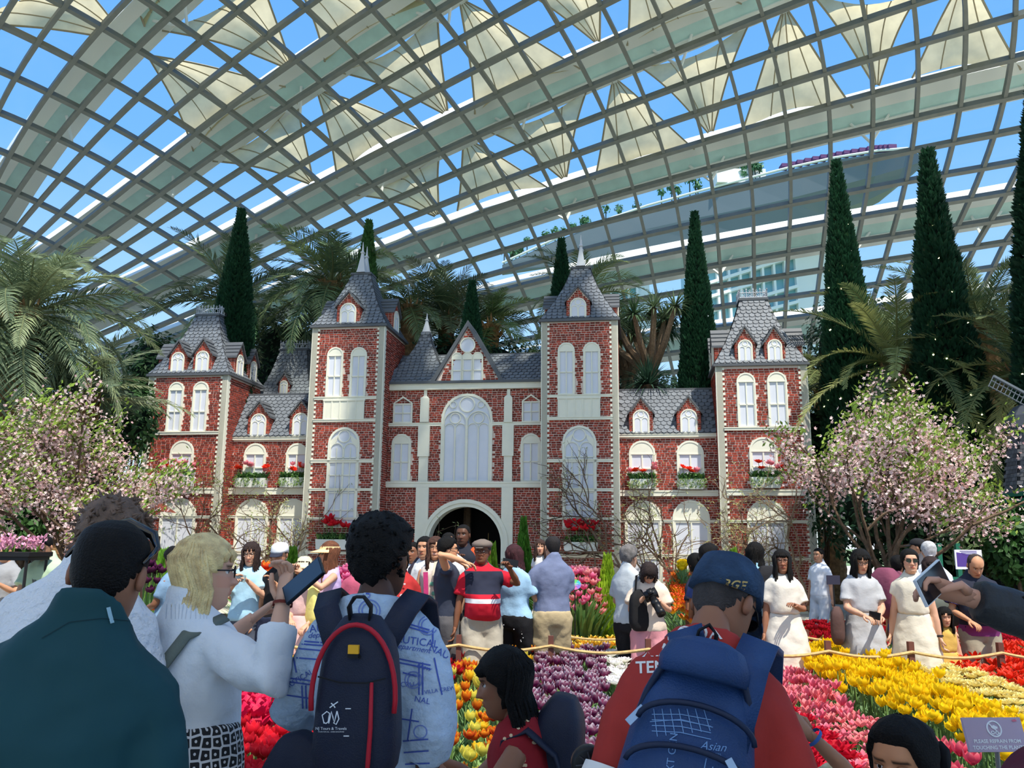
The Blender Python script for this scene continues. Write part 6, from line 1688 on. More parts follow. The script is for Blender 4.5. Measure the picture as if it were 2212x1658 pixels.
# ------------------------------------------------------------------ the crowd by the rope
def polo_m():
    m = mat('red_polo_navy_yoke', (190, 22, 44), .85, .04, 7); n = m.node_tree; L = n.links.new; b = n.nodes['Principled BSDF']; t = n.nodes.new('ShaderNodeTexCoord'); sp = n.nodes.new('ShaderNodeSeparateXYZ'); L(t.outputs['Object'], sp.inputs[0])
    rp = n.nodes.new('ShaderNodeValToRGB'); cr = rp.color_ramp; cr.interpolation = 'CONSTANT'; mr = n.nodes.new('ShaderNodeMapRange'); mr.inputs[1].default_value = .9; mr.inputs[2].default_value = 1.5; L(sp.outputs['Z'], mr.inputs[0]); L(mr.outputs[0], rp.inputs[0])
    red, nv, wh = rgb((190, 22, 44)), rgb((32, 36, 54)), rgb((226, 226, 228)); cr.elements[0].color = red; cr.elements[1].position = .22; cr.elements[1].color = wh
    for p_, c_ in ((.29, red), (.36, nv), (.72, red)): e_ = cr.elements.new(p_); e_.color = c_
    ab = n.nodes.new('ShaderNodeMath'); ab.operation = 'ABSOLUTE'; L(sp.outputs['X'], ab.inputs[0]); gt = n.nodes.new('ShaderNodeMath'); gt.operation = 'GREATER_THAN'; gt.inputs[1].default_value = .185; L(ab.outputs[0], gt.inputs[0])
    mx = n.nodes.new('ShaderNodeMix'); mx.data_type = 'RGBA'; L(gt.outputs[0], mx.inputs['Factor']); L(rp.outputs[0], mx.inputs['A']); mx.inputs['B'].default_value = red; L(mx.outputs['Result'], b.inputs['Base Color'])
    return m
TAN, BRN, DRK, FAIR = (190, 140, 108), (136, 92, 68), (88, 58, 44), (206, 158, 130)
UP = ((-.07, .30, 1.34), (.07, .30, 1.34)); MID = ((-.08, .28, 1.16), (.08, .28, 1.16))
p = person('person in grey t-shirt and black trousers with a camera at the left edge', 18, 1168, 9.4, 175, TAN, top=dict(c=(150, 152, 156)), bottom=dict(c=(22, 22, 24)), hl=(-.1, .26, 1.22), hr=(.1, .26, 1.22))
p = person('man in pale green t-shirt with crossbody strap looking down', 92, 1160, 8.9, 175, (190, 140, 108), 'crop', top=dict(c=(176, 200, 168), loose=.03), bottom=dict(c=(104, 104, 84), kind='shorts', hem=.5, loose=.03), hp=28, hr=(.12, .3, .95), hl=(-.22, .22, .9), W=1.1)
mb = MB(); ribbon(mb, [(.15, -.09, 1.42), (.12, .05, 1.43), (.0, .155, 1.2), (-.16, .14, .98), (-.2, 0, .9)], .04, .006, (1, 0, .6)); held(p, 'bag_strap', mb, cloth((112, 112, 104)), 'grey crossbody strap over the pale green t-shirt', 'strap', Matrix.Scale(p.k, 4))
person('dark haired person half hidden behind the white knit shirt', 163, 1174, 10, 100, BRN, 'thick', (40, 26, 22), top=dict(c=(60, 60, 66)), bottom=dict(c=(50, 50, 56)))
p = person('woman in blue patterned blouse with black bun facing left', 372, 1182, 8.5, 70, (136, 92, 66), 'bun', top=dict(c=(120, 150, 178), sleeve=.5), bottom=dict(c=(90, 96, 110)), hr=(.02, .3, 1.04), hl=(-.08, .3, 1.02), hp=18, fem=True, belly=.03)
for s_ in (1,):
    T = p.jt[s_][2]; E = p.jt[s_][1]; mb = MB(); mb.tube([(E.lerp(T, .86)) * p.k, (E.lerp(T, .97)) * p.k], .037, 10, False); mb.obj('orange_wristband', cloth((236, 110, 40)), p.root)
mb = bagbody(.36, .14, .26); held(p, 'handbag', mb, cloth((214, 140, 146), 'leather'), 'pink handbag beside the woman in blue patterned blouse', 'bag', Matrix.Translation((.22, .05, .92)) @ Matrix.Rotation(R(90), 4, 'Z'))
person('brown head seen behind the blue patterned blouse', 398, 1176, 9.6, 150, BRN, 'short', (70, 44, 34), top=dict(c=(120, 110, 104)), bottom=dict(c=(60, 60, 66)))
p = person('woman in light blue t-shirt with bob hair photographing with a phone', 543, 1172, 8.7, 182, FAIR, 'bob', (44, 28, 24), top=dict(c=(164, 204, 226), loose=.03), bottom=dict(c=(70, 76, 90)), hl=(-.05, .28, 1.30), hr=(.09, .26, 1.26), fem=True, glasses='clear', W=1.1, hp=10)
phone(p, 1, 'phone in the hands of the light blue t-shirt woman', mid=True, up=.05, fwd=.05, rot=80, case=(150, 170, 170))
p = person('young person in black polo and white cap with navy shorts', 604, 1174, 8.6, 172, TAN, 'short', top=dict(c=(24, 24, 27)), bottom=dict(c=(34, 40, 62), kind='shorts', hem=.52, loose=.025), hl=(-.04, .2, 1.28), hat=('cap', (214, 218, 222), (40, 44, 60)), hp=14, W=.92)
mb = bagbody(.24, .09, .2); held(p, 'handbag', mb, cloth((232, 222, 206), 'leather'), 'cream shoulder bag under the arm of the black polo shirt', 'bag', Matrix.Translation((-.2, .1, 1.06)) @ Matrix.Rotation(R(80), 4, 'Z'))
p = person('girl in beige bucket hat and pink floral dress', 660, 1202, 8.5, 176, FAIR, 'long', (40, 28, 24), top=dict(c=(214, 176, 172), name='dress_bodice'), bottom=dict(c=(214, 176, 172), kind='dress', hem=.36, flare=.12), hat=('bucket', (222, 206, 170)), hl=(-.12, .2, .95), hr=(.05, .24, 1.0), fem=True, hlen=.22)
p = person('woman in peach sun visor with long auburn hair and lilac top', 714, 1170, 8.6, 128, FAIR, 'long', (104, 62, 40), top=dict(c=(196, 172, 216), sleeve=0, loose=.012), bottom=dict(c=(176, 148, 190)), hl=(-.10, .33, 1.38), hr=(.02, .35, 1.40), fem=True, hat=('visor', (246, 206, 150)), glasses='sun', hlen=.36)
phone(p, 1, 'phone raised by the woman in the peach visor', mid=True, up=.04, fwd=.06, rot=80, case=(120, 96, 84))
mb = bagbody(.4, .1, .36, .95); held(p, 'tote_bag', mb, cloth((246, 230, 132)), 'yellow tote bag held before the lilac top', 'bag', Matrix.Translation((-.02, .2, .98)))
person('person in mauve pink t-shirt half hidden by the patterned shirt man', 778, 1196, 9.2, 175, BRN, 'short', top=dict(c=(178, 84, 110)), bottom=dict(c=(80, 70, 80)), W=1.12, hl=(-.05, .26, 1.1), hr=(.05, .26, 1.1))
p = person('woman in rust red floral t-shirt beside the patterned shirt', 868, 1190, 8.9, 188, (140, 96, 70), 'tied', top=dict(c=(172, 44, 44), loose=.02), bottom=dict(c=(60, 40, 44)), W=1.12, belly=.05, fem=True)
r_ = random.Random(4); mb = MB()
for q in range(26): mb.ball((r_.gauss(-.02, .05), .165 + r_.gauss(0, .004), 1.16 + r_.gauss(0, .09)), .014, 6, 4, (1, .35, 1))
mb.v = [tuple(Vector(v) * p.k) for v in mb.v]; mb.obj('floral_print', cloth((232, 196, 196)), p.root, kind='stuff')
person('person in white t-shirt whose sleeve shows by the patterned shirt ear', 893, 1172, 10, 160, BRN, 'short', top=dict(c=(232, 232, 234)), bottom=dict(c=(60, 60, 70)))
p = person('woman in white t-shirt with dark rucksack strap looking left', 918, 1160, 9.5, 140, TAN, 'tied', top=dict(c=(216, 218, 220), loose=.02), bottom=dict(c=(70, 76, 90)), hy=25, fem=True)
mb = MB(); ribbon(mb, [(.10, -.12, 1.38), (.1, 0, 1.46), (.1, .125, 1.34), (.14, .12, 1.12)], .045, .01, (1, 0, 0)); held(p, 'rucksack_strap', mb, cloth((44, 40, 56)), 'dark rucksack strap on the white t-shirt woman', 'strap', Matrix.Scale(p.k, 4))
p = person('smiling woman in glasses with a patterned scarf over one shoulder', 941, 1160, 9.2, 182, (204, 150, 116), 'long', (70, 44, 34), top=dict(c=(214, 204, 196), sleeve=0), bottom=dict(c=(112, 108, 80), kind='shorts', hem=.6), glasses='clear', smile=True, fem=True, hlen=.2, hl=(-.1, .22, 1.02))
mb = MB(); ribbon(mb, [(-.02, -.12, 1.35), (-.1, 0, 1.47), (-.08, .14, 1.30), (-.04, .17, 1.1), (.02, .17, .9), (.05, .14, .72)], .2, .02, (1, 0, .2)); o = held(p, 'scarf', mb, cloth((206, 196, 178)), 'cream scarf with magenta border on the smiling woman', 'scarf', Matrix.Scale(p.k, 4))
m2 = MB(); ribbon(m2, [(.09, .145, 1.32), (.075, .178, 1.1), (.13, .178, .9), (.16, .15, .72)], .05, .024, (1, 0, .2)); m2.obj('scarf_border', cloth((176, 52, 110)), o); m3_ = MB()
for q in range(8): m3_.ball((-.04 + r_.uniform(-.05, .06), .182, .85 + q * .05), .026, 7, 5, (1, .3, 1))
m3_.obj('scarf_print', cloth((96, 160, 140)), o, kind='stuff')
p = person('man in navy sleeveless shirt and sunglasses pointing to the right', 967, 1162, 8.6, -78, (206, 152, 116), 'thick', top=dict(c=(46, 52, 68), sleeve=.18, loose=.025), bottom=dict(c=(84, 82, 84), kind='shorts', hem=.5, loose=.035), hr=('px', 1003, 1212, 8.3), hl=('px', 996, 1214, 8.9), glasses='sun', pol=((-.4, -.2, .6), (.6, -.2, .6)))
p = person('man in white t-shirt behind the navy sleeveless shirt', 969, 1150, 10.2, 178, (200, 150, 120), 'crop', top=dict(c=(216, 218, 220), loose=.03), bottom=dict(c=(140, 146, 150), kind='shorts', hem=.5), W=1.15, hr=(.1, .24, 1.08))
p = person('dark skinned man in black and orange top standing in the archway', 1001, 1133, 10.6, 168, (92, 60, 44), 'crop', top=dict(c=(30, 34, 46)), bottom=dict(c=(40, 40, 46)), W=1.12, hr=(.0, .2, 1.28), beard=True)
for s_ in (-1, 1): mb = MB(); S, E, T = p.jt[s_]; mb.tube([(S + Vector((-s_ * .08, 0, .05))) * p.k, S * p.k, S.lerp(E, .75) * p.k], [.055 * p.k, .08 * p.k, .075 * p.k], 10); mb.obj('orange_sleeve', cloth((232, 84, 40)), p.root, True)
person('grey haired person behind the flat cap', 1041, 1168, 10, 0, FAIR, 'short', (150, 148, 146), top=dict(c=(90, 96, 110)), bottom=dict(c=(60, 60, 66)))
p = person('man in red polo with navy yoke and flat cap filming to the right', 1043, 1166, 8.5, -165, (122, 80, 58), 'short', (60, 56, 54), top=dict(c=polo_m(), loose=.02), bottom=dict(c=(168, 160, 144), kind='shorts', hem=.46, loose=.04), hat=('flat', (112, 100, 92)), glasses='clear', hy=-30, belly=.09, W=1.1, hl=('px', 1100, 1226, 8.2), pol=((-.6, -.2, -.6), (.75, -.55, -.5)))
phone(p, -1, 'phone held out by the man in the red polo', up=.05, fwd=.04, rot=80, tilt=80)
U_, k_ = p.U, p.k
def wrap(P, nm, z0, z1, col, grow=.028, a0=0, a1=2 * math.pi, n=36, W=1.1, D=1.0, belly=.09, hip=1.0, sw=1.0):
    """printed panel following the shirt"""
    rr = torso_rings(1, W, D, belly, hip, sw, z0=.0, grow=grow); mb = MB(); rows = []
    def at_z(z):
        for i in range(len(rr) - 1):
            if rr[i][0][2] <= z <= rr[i + 1][0][2]: t = (z - rr[i][0][2]) / (rr[i + 1][0][2] - rr[i][0][2]); return [Vector(a).lerp(Vector(b), t) for a, b in zip(rr[i], rr[i + 1])]
    for q in range(9):
        r0 = at_z(z0 + (z1 - z0) * q / 8); rows.append([P.U @ r0[j] * P.k for j in range(16)])
    mb.loft(rows, False); return mb.obj(nm, cloth(col), P.root, True)

p = person('woman with dark red bob in light blue t-shirt seen from behind', 1111, 1177, 9.0, -25, TAN, 'bob', (58, 24, 30), top=dict(c=(152, 190, 220), loose=.025, hem=.86), bottom=dict(c=(22, 22, 26), kind='shorts', hem=.5, loose=.03), hip=1.1, fem=True, W=1.08, hl=(-.15, .22, 1.15), hr=(.1, .25, 1.2))
mb = MB()
for q in range(34): a = r_.uniform(3.3, 6.1); z = r_.uniform(.56, .84); mb.ball((.168 * math.cos(a) * p.k * 1.12, (.012 + .146 * math.sin(a)) * p.k, z * p.k), .0055, 5, 4)
mb.obj('speckles', cloth((226, 226, 230)), p.root, kind='stuff')
p = person('man in slate blue t-shirt and khaki shorts carrying a toddler', 1194, 1158, 9.0, 15, (206, 158, 126), 'crop', (30, 26, 26), top=dict(c=(112, 122, 152), loose=.03, hem=.78), bottom=dict(c=(186, 168, 132), kind='shorts', hem=.5, loose=.04), W=1.08, hl=(-.16, .26, 1.18), hr=(.02, .27, 1.10), shoes=(230, 230, 232))
person('toddler with fringe and painted cheek carried on the man\'s shoulder', 1167, 1166, 9.3, 178, FAIR, 'bob', (60, 38, 30), top=dict(c=(236, 236, 232)), bottom=dict(c=(190, 190, 196)), z0=.86, hsc=1.55, W=1.1, vox=.014, fem=True)
p = person('grey curly haired woman in grey t-shirt with black tote seen from behind', 1358, 1179, 8.8, -42, FAIR, 'thick', (112, 108, 106), top=dict(c=(186, 194, 200), loose=.025), bottom=dict(c=(26, 26, 30), kind='shorts', hem=.48, loose=.02), fem=True, W=1.12, glasses='clear', hr=(.1, .34, 1.22), hl=(-.1, .28, 1.1))
phone(p, 1, 'phone in the hand of the grey curly haired woman', up=.07, tilt=85)
mb = bagbody(.3, .1, .38, .9); o = held(p, 'tote_bag', mb, cloth((24, 24, 27), 'leather'), 'black tote bag on the grey t-shirt woman', 'bag', Matrix.Translation((.2, -.08, .96)) @ Matrix.Rotation(R(70), 4, 'Z'))
mb = MB(); ribbon(mb, [(-.08, 0, .18), (-.04, .03, .34), (.04, .04, .36), (.08, 0, .18)], .03, .006, (0, 1, 0)); mb.obj('strap', cloth((24, 24, 27), 'leather'), o)
p = person('woman in cream t-shirt bent over a long lens camera', 1404, 1226, 8.5, 178, FAIR, 'bob', (40, 28, 26), top=dict(c=(220, 202, 184), loose=.035), bottom=dict(c=(208, 140, 148), loose=.03), hp=58, lean=6, hl=(-.09, .26, 1.20), hr=(.07, .24, 1.24), fem=True, W=1.08)
mb = MB(); mb.box(-.065, .065, -.035, .035, -.045, .045); mb.box(-.025, .025, -.03, .03, .045, .07); o = held(p, 'camera', mb, mat('camera_black', (22, 22, 24), 0.4), 'black camera with long lens held by the woman in cream', 'camera', Matrix.Translation(Vector((0, .30, 1.27)) * p.k) @ Matrix.Rotation(R(25), 4, 'Y') @ Matrix.Rotation(R(-50), 4, 'X'))
lb = MB(); lb.loft([[(r2 * math.cos(a * .45), y, r2 * math.sin(a * .45)) for a in range(14)] for y, r2 in ((.03, .036), (.08, .037), (.082, .042), (.13, .042), (.132, .038), (.2, .04), (.21, .044), (.25, .044), (.25, .036), (.24, .03))]); lb.obj('lens', mat('camera_black', (22, 22, 24), 0.4), o, True)
p = person('man in blue polo and glasses turning to the right', 1531, 1177, 8.6, -48, (146, 100, 72), 'thick', top=dict(c=(44, 66, 124), loose=.025), bottom=dict(c=(96, 76, 66)), W=1.12, glasses='clear', hy=-22, belly=.03)
person('person in navy top bending beside the blue polo', 1500, 1196, 9.2, 25, BRN, 'bun', top=dict(c=(36, 40, 60)), bottom=dict(c=(140, 96, 84)), lean=10, fem=True)
p = person('dark haired person in light blue shirt wearing a black rucksack', 1630, 1172, 9.4, 8, TAN, 'bob', top=dict(c=(150, 196, 226)), bottom=dict(c=(50, 54, 66)), fem=True)
mb = bagbody(.3, .16, .42); held(p, 'rucksack', mb, cloth((30, 30, 34), 'nylon'), 'black rucksack on the light blue shirt behind the white dress', 'bag', Matrix.Translation((.04, -.2, 1.17)))
p = person('woman in long white buttoned dress with long black hair and glasses', 1688, 1188, 8.5, 178, (150, 104, 80), 'long', top=dict(c=(214, 208, 196), loose=.03, name='dress_bodice'), bottom=dict(c=(214, 208, 196), kind='dress', hem=.12, flare=.13), glasses='clear', fem=True, hlen=.42, hy=-12, hl=('px', 1716, 1306, 8.3))
person('distant person in white by the end of the brick front', 1768, 1184, 14, 120, TAN, 'short', top=dict(c=(230, 232, 236)), bottom=dict(c=(200, 204, 210)))
p = person('woman in grey marl dress looking at her phone', 1860, 1188, 8.5, 176, FAIR, 'long', top=dict(c=(176, 178, 182), loose=.022, name='dress_bodice'), bottom=dict(c=(176, 178, 182), kind='dress', hem=.1, flare=.09), glasses='clear', fem=True, hlen=.42, hp=20, hl=(-.06, .3, 1.02), hr=(.08, .3, 1.02), W=1.05)
phone(p, 1, 'phone in both hands of the grey dress woman', mid=True, up=.01, fwd=.08, tilt=20, rot=80)
mb = bagbody(.28, .12, .34, .9); held(p, 'handbag', mb, cloth((84, 62, 58), 'leather'), 'brown handbag hanging beside the grey dress', 'bag', Matrix.Translation((.27, .06, .84)) @ Matrix.Rotation(R(70), 4, 'Z'))
p = person('woman in cream shirt dress and sunglasses looking left', 1963, 1187, 8.4, 150, FAIR, 'tied', top=dict(c=(216, 208, 190), loose=.022, sleeve=.3, name='dress_bodice'), bottom=dict(c=(216, 208, 190), kind='dress', hem=.1, flare=.10), glasses='sun', fem=True, hy=18)
mb = MB(); E, T = p.jt[-1][1], p.jt[-1][2]; mb.tube([E.lerp(T, .9) * p.k, E.lerp(T, .98) * p.k], .033, 10, False); mb.obj('wristwatch', cloth((40, 36, 36)), p.root)
p = person('person in jeans half hidden behind the cream shirt dress', 1940, 1200, 9.3, -60, TAN, 'short', top=dict(c=(120, 70, 90)), bottom=dict(c=(52, 76, 120)), fem=True)
o = held(p, 'rucksack', bagbody(.36, .24, .5), cloth((126, 66, 88), 'nylon'), 'mauve rucksack with water bottle behind the cream shirt dress', 'bag', Matrix.Translation((0, -.24, 1.12)))
mb = MB(); mb.loft([[(r2 * math.cos(a * .628), r2 * math.sin(a * .628), z) for a in range(10)] for z, r2 in ((0, .036), (.01, .04), (.15, .04), (.17, .03), (.2, .03), (.21, .024))]); bo = mb.obj('water_bottle', cloth((120, 190, 226), 'plastic'), None, True, label='pale blue water bottle in the side of the mauve rucksack', cat='bottle'); bo.matrix_world = p.MW @ Matrix.Translation((-.21, -.2, .93))
person('grey haired man in white shirt turned away under the blossom tree', 2005, 1170, 10.2, -15, FAIR, 'short', (186, 186, 188), top=dict(c=(226, 230, 236)), bottom=dict(c=(90, 96, 110)))
person('person in black cap far back under the blossom tree', 1981, 1164, 12.5, 60, TAN, 'short', top=dict(c=(70, 70, 76)), bottom=dict(c=(60, 60, 66)), hat=('cap', (34, 34, 38)))
p = person('woman with dark bob and glasses bending behind the cream shirt dress', 2012, 1204, 9.0, 170, FAIR, 'bob', (44, 28, 26), top=dict(c=(214, 222, 228), loose=.03), bottom=dict(c=(120, 124, 120)), glasses='clear', fem=True, hp=16, lean=6)
held(p, 'handbag', bagbody(.34, .12, .26), cloth((92, 98, 92), 'leather'), 'grey green bag held by the woman with dark bob', 'bag', Matrix.Translation((-.06, .2, .95)))
person('little girl with fringe in mustard dress by the rope', 2040, 1312, 8.4, 172, FAIR, 'bob', top=dict(c=(206, 168, 84), sleeve=0, name='dress_bodice'), bottom=dict(c=(206, 168, 84), kind='dress', hem=.4, flare=.1), hsc=1.22, hp=12, fem=True, vox=.016)
p = person('balding man in dark printed t-shirt and cargo trousers looking down', 2110, 1200, 8.5, 172, (196, 142, 108), 'balding', (60, 50, 46), top=dict(c=(32, 36, 52), loose=.03), bottom=dict(c=(150, 142, 122), loose=.03), hp=34, W=1.15, belly=.05, hl=(-.12, .24, 1.0), hr=(.16, .22, .98))
S, E, T = p.jt[-1]
for s_, c in ((-1, (70, 110, 180)), (1, (90, 70, 140))):
    S, E, T = p.jt[s_]; mb = MB(); mb.tube([S.lerp(E, .45) * p.k, S.lerp(E, .76) * p.k], [.079 * p.k, .085 * p.k], 12, False); mb.obj('printed_sleeve', mat('galaxy_print_%d' % s_, c, .8, c2=(40, 40, 60), scale=14), p.root, True)
wrap(p, 'printed_hem', .82, .93, (120, 50, 110), .036, W=1.15, belly=.05)
# ================================================================== rope fence, flower boxes, hut, windmill, signs, hotel
rope_m = mat('manila_rope', (196, 164, 110), 0.9, 0.2, 30)
post_m = mat('brown_post', (104, 62, 52), 0.7, 0.1, 8)
def rope_fence(pts, label, h=.74, lower=True):
    root = empty('rope_fence', (pts[0].x, pts[0].y, 0), label=label, cat='fence'); o = Vector((pts[0].x, pts[0].y, 0)); P = [Vector((p.x, p.y, 0)) - o for p in pts]
    for p in P:
        mb = MB(); mb.box(p.x - .025, p.x + .025, p.y - .025, p.y + .025, 0, h); mb.obj('post', post_m, root)
    for z, nm in ((h - .09, 'rope'), (h - .36, 'rope')) if lower else ((h - .09, 'rope'),):
        mb = MB(); path = []
        for a, b in zip(P[:-1], P[1:]):
            for k in range(7): t = k / 7; q = a.lerp(b, t); path.append((q.x, q.y - .03, z - .05 * math.sin(math.pi * t)))
        path.append((P[-1].x, P[-1].y - .03, z)); mb.tube(path, .016, 6); mb.obj(nm, rope_m, root)
rope_fence([at(x, 1400, 8.12 if x > 1300 else 8.3) for x in (-160, 30, 420, 590, 780, 991, 1190, 1400, 1600, 1788, 1967, 2160, 2330)], 'long rope fence on brown posts along the front of the path')
rope_fence([at(x, 1340, 10.45) for x in (-120, 80, 300, 560, 800, 1010, 1205, 1390, 1560, 1740, 1900, 2060, 2240, 2400)], 'rope fence behind the crowd along the border', .62, False)
# ---- window boxes
box_m = mat('white_planter', (228, 230, 222), 0.6, 0.04, 5)
def flower_box(px0, px1, pyt, pyb, y, label, blooms, dens=1.0, trail=True, sc=1.0, bh=.30, seed=0):
    u0, u1, z0, z1 = rect(px0, pyt, px1, pyb, y - .22); r = random.Random(seed + int(px0)); c = cworld((u0 + u1) / 2, y - .14, z0); w_ = u1 - u0; h = z1 - z0
    root = empty('flower_box', c, -YAW, label=label, cat='planter')
    mb = MB(); mb.loft([[(-w_ / 2 + .02, -.1, 0), (w_ / 2 - .02, -.1, 0), (w_ / 2 - .02, .12, 0), (-w_ / 2 + .02, .12, 0)], [(-w_ / 2, -.12, h), (w_ / 2, -.12, h), (w_ / 2, .12, h), (-w_ / 2, .12, h)]]); mb.obj('box', box_m, root)
    cb = CB()
    for q in range(int(120 * dens)): a = r.uniform(0, 6.28); blade(cb, (r.uniform(-w_ / 2, w_ / 2), r.uniform(-.1, .1), h), (math.cos(a) * .5, math.sin(a) * .5 - .1, 1), r.uniform(.12, .3), r.uniform(.018, .035), .8, r.choice([rgb((74, 116, 62)), rgb((104, 142, 70)), rgb((60, 100, 60))]), r)
    leafy(cb, Vector((0, -.02, h + .08)), (w_ * .52, .16, .12), int(260 * dens), .035, (84, 126, 64), r, .3)
    if trail:
        for q in range(int(60 * dens)): x = r.uniform(-w_ * .58, w_ * .58); leafy(cb, Vector((x, -.15, h - r.uniform(0, .22))), (.04, .02, .05), 5, .026, (128, 158, 84), r, .3)
    cb.obj('foliage', leaf_c, root, kind='stuff')
    sb = MB()
    for q, (kind, cols, n) in enumerate(blooms):
        for k in range(n):
            x, yy, z = r.uniform(-w_ * .5, w_ * .5), r.uniform(-.12, .06), h + bh * r.uniform(.55, 1.15)
            b = put('bloom', bloom_mesh(kind, *cols, seed=k % 2), root, (x, yy, z)); s = sc * r.uniform(.85, 1.2); b.scale = (s, s, s); b.rotation_euler = (r.uniform(-.2, .7), r.uniform(-.4, .4), r.uniform(0, 6))
            sb.tube([(x * .8, yy * .6, h), (x, yy, z)], .006, 4)
    sb.obj('flower_stems', mat('stem_green', (110, 142, 76), .6), root, kind='stuff')
RB = ('open', ((190, 10, 30), (226, 24, 44), (236, 50, 70)), 9); PK = ('cup', ((226, 110, 130), (240, 150, 160), (246, 180, 186)), 6); OR = ('double', ((216, 40, 20), (236, 60, 36), (240, 80, 50)), 3)
flower_box(682, 756, 1164, 1187, 0, 'white flower box with big red tulips under the left tall turret window', [RB], .9, False, 2.0, .42, 1)
flower_box(1217, 1292, 1170, 1193, 0, 'white flower box with big red tulips under the right tall turret window', [('open', RB[1], 11)], .9, False, 2.0, .45, 2)
flower_box(348, 412, 1028, 1051, 0, 'flower box on the left corner turret', [('cup', PK[1], 6), ('double', OR[1], 2)], 1.1, True, 1.5, .34, 3)
flower_box(508, 572, 1032, 1052, WY, 'flower box on the left wing nearer the left corner turret', [('cup', PK[1], 4), ('double', OR[1], 2)], 1, True, 1.4, .34, 4)
flower_box(604, 657, 1031, 1052, WY, 'flower box on the left wing nearer the left tall turret', [('cup', PK[1], 3), ('double', OR[1], 3)], 1, True, 1.4, .34, 5)
flower_box(1361, 1417, 1034, 1055, WY, 'flower box on the right wing nearer the right tall turret', [('cup', PK[1], 4), ('double', OR[1], 2)], 1.1, True, 1.4, .3, 6)
flower_box(1467, 1521, 1034, 1056, WY, 'flower box on the right wing nearer the right corner turret', [('cup', PK[1], 1), ('double', OR[1], 3)], 1.1, True, 1.4, .3, 7)
flower_box(1623, 1688, 1030, 1053, 0, 'flower box on the right corner turret', [('cup', PK[1], 3), ('double', OR[1], 3)], 1.1, True, 1.4, .32, 8)
# ---- pots and stands of flowers
def tulip_pot(px, pyt, d, wd, n, cols, label, h=.5, pot_h=.22, seed=0, dome=.35, potm=None, z0=None):
    r = random.Random(seed); c = at(px, pyt, d); root = empty('flower_pot', (c.x, c.y, 0 if z0 is None else z0), label=label, cat='planter'); R_ = wd / FPX * d / 2; H = c.z - (z0 or 0)
    mb = MB(); mb.loft([[(R_ * f * math.cos(a * .3927), R_ * f * math.sin(a * .3927), z) for a in range(16)] for f, z in ((.7, 0), (.85, pot_h * .7), (.92, pot_h), (.84, pot_h), (.8, pot_h * .9))]); mb.obj('pot', potm or mat('rusty_pot', (96, 66, 50), .85, .2, 8), root)
    cb = CB(); bls = [bloom_mesh('cup', *c_, seed=s_) for c_ in cols for s_ in (0, 1)]; sb = MB()
    for k in range(n):
        a = k * 2.39996; rr = R_ * math.sqrt((k + .5) / n); x, y = rr * math.cos(a), rr * math.sin(a); z = H - dome * (rr / R_) ** 2 * (1.0 if y < 0 else .3) - .06 + r.uniform(-.04, .04)
        b = put('bloom', r.choice(bls), root, (x, y, z)); s = r.uniform(1.0, 1.35); b.scale = (s, s, s); b.rotation_euler = (r.uniform(-.1, .5), x * .5, r.uniform(0, 6)); sb.tube([(x * .6, y * .6, pot_h), (x, y, z)], .008, 4)
    for k in range(n * 2): a = r.uniform(0, 6.28); rr = R_ * r.uniform(.3, .9); blade(cb, (rr * math.cos(a), rr * math.sin(a), pot_h), (math.cos(a) * .5, math.sin(a) * .5, 1), (H - pot_h) * r.uniform(.5, .95), .024, .6, rgb((104, 144, 84)), r)
    sb.obj('flower_stems', mat('stem_green', (110, 142, 76), .6), root, kind='stuff'); cb.obj('foliage', leaf_c, root, kind='stuff')
tulip_pot(1256, 1228, 12.6, 130, 90, [((226, 80, 130), (236, 120, 160), (246, 180, 196)), ((230, 110, 120), (244, 160, 160), (250, 200, 190))], 'round pot brimming with pink tulips beside the lime conifer', seed=1, dome=.55)
tulip_pot(905, 1205, 12.2, 60, 24, [((120, 20, 60), (160, 40, 90), (180, 70, 110))], 'pot of plum tulips behind the white t-shirt woman', seed=3)
tulip_pot(745, 1225, 12.0, 80, 40, [((226, 80, 140), (236, 120, 170), (246, 170, 196))], 'pot of pink tulips behind the peach visor', seed=4)
tulip_pot(575, 1222, 12.0, 70, 30, [((216, 40, 20), (236, 70, 30), (250, 190, 60))], 'pot of red and yellow tulips behind the light blue t-shirt woman', seed=5)
tulip_pot(320, 1216, 11.5, 60, 22, [((60, 20, 50), (90, 30, 70), (110, 50, 90))], 'pot of dark plum tulips left of the blue patterned blouse', seed=6)
# pink hyacinth stand on a black tray at the left edge
c = at(30, 1198, 8.7); root = empty('flower_stand', (c.x, c.y, 0), label='black tray stand of pink hyacinths at the left edge', cat='planter'); blk = mat('black_tray', (24, 24, 26), .5)
mb = MB(); mb.box(-.3, .26, -.2, .2, c.z - .05, c.z); mb.box(-.32, .28, -.22, .22, c.z - .012, c.z + .03); mb.obj('tray', blk, root)
for x in (-.28, .24):
    for y in (-.18, .18): MB().tube([(x, y, 0), (x, y, c.z)], .015, 6).obj('leg', blk, root)
cb = CB(); r = random.Random(9)
for q in range(34):
    x, y = r.uniform(-.28, .22), r.uniform(-.18, .18); h = r.uniform(.08, .17); cl = rgb((226, 130, 170)) if x > -.18 else rgb((226, 200, 70))
    for k in range(16): a = r.uniform(0, 6.28); z = c.z + h * r.random() + .05; p = Vector((x + .03 * math.cos(a), y + .03 * math.sin(a), z)); tuft(cb, p, (math.cos(a), math.sin(a), .3), .035, vary(mixc(cl, (1, .9, .95), .25), .2, r)[:3] + (1,), r)
    for k in range(2): a = r.uniform(0, 6.28); blade(cb, (x, y, c.z), (math.cos(a) * .3, math.sin(a) * .3, 1), .13, .01, .3, rgb((120, 170, 70)), r)
cb.obj('hyacinths', petal_c, root, kind='stuff')
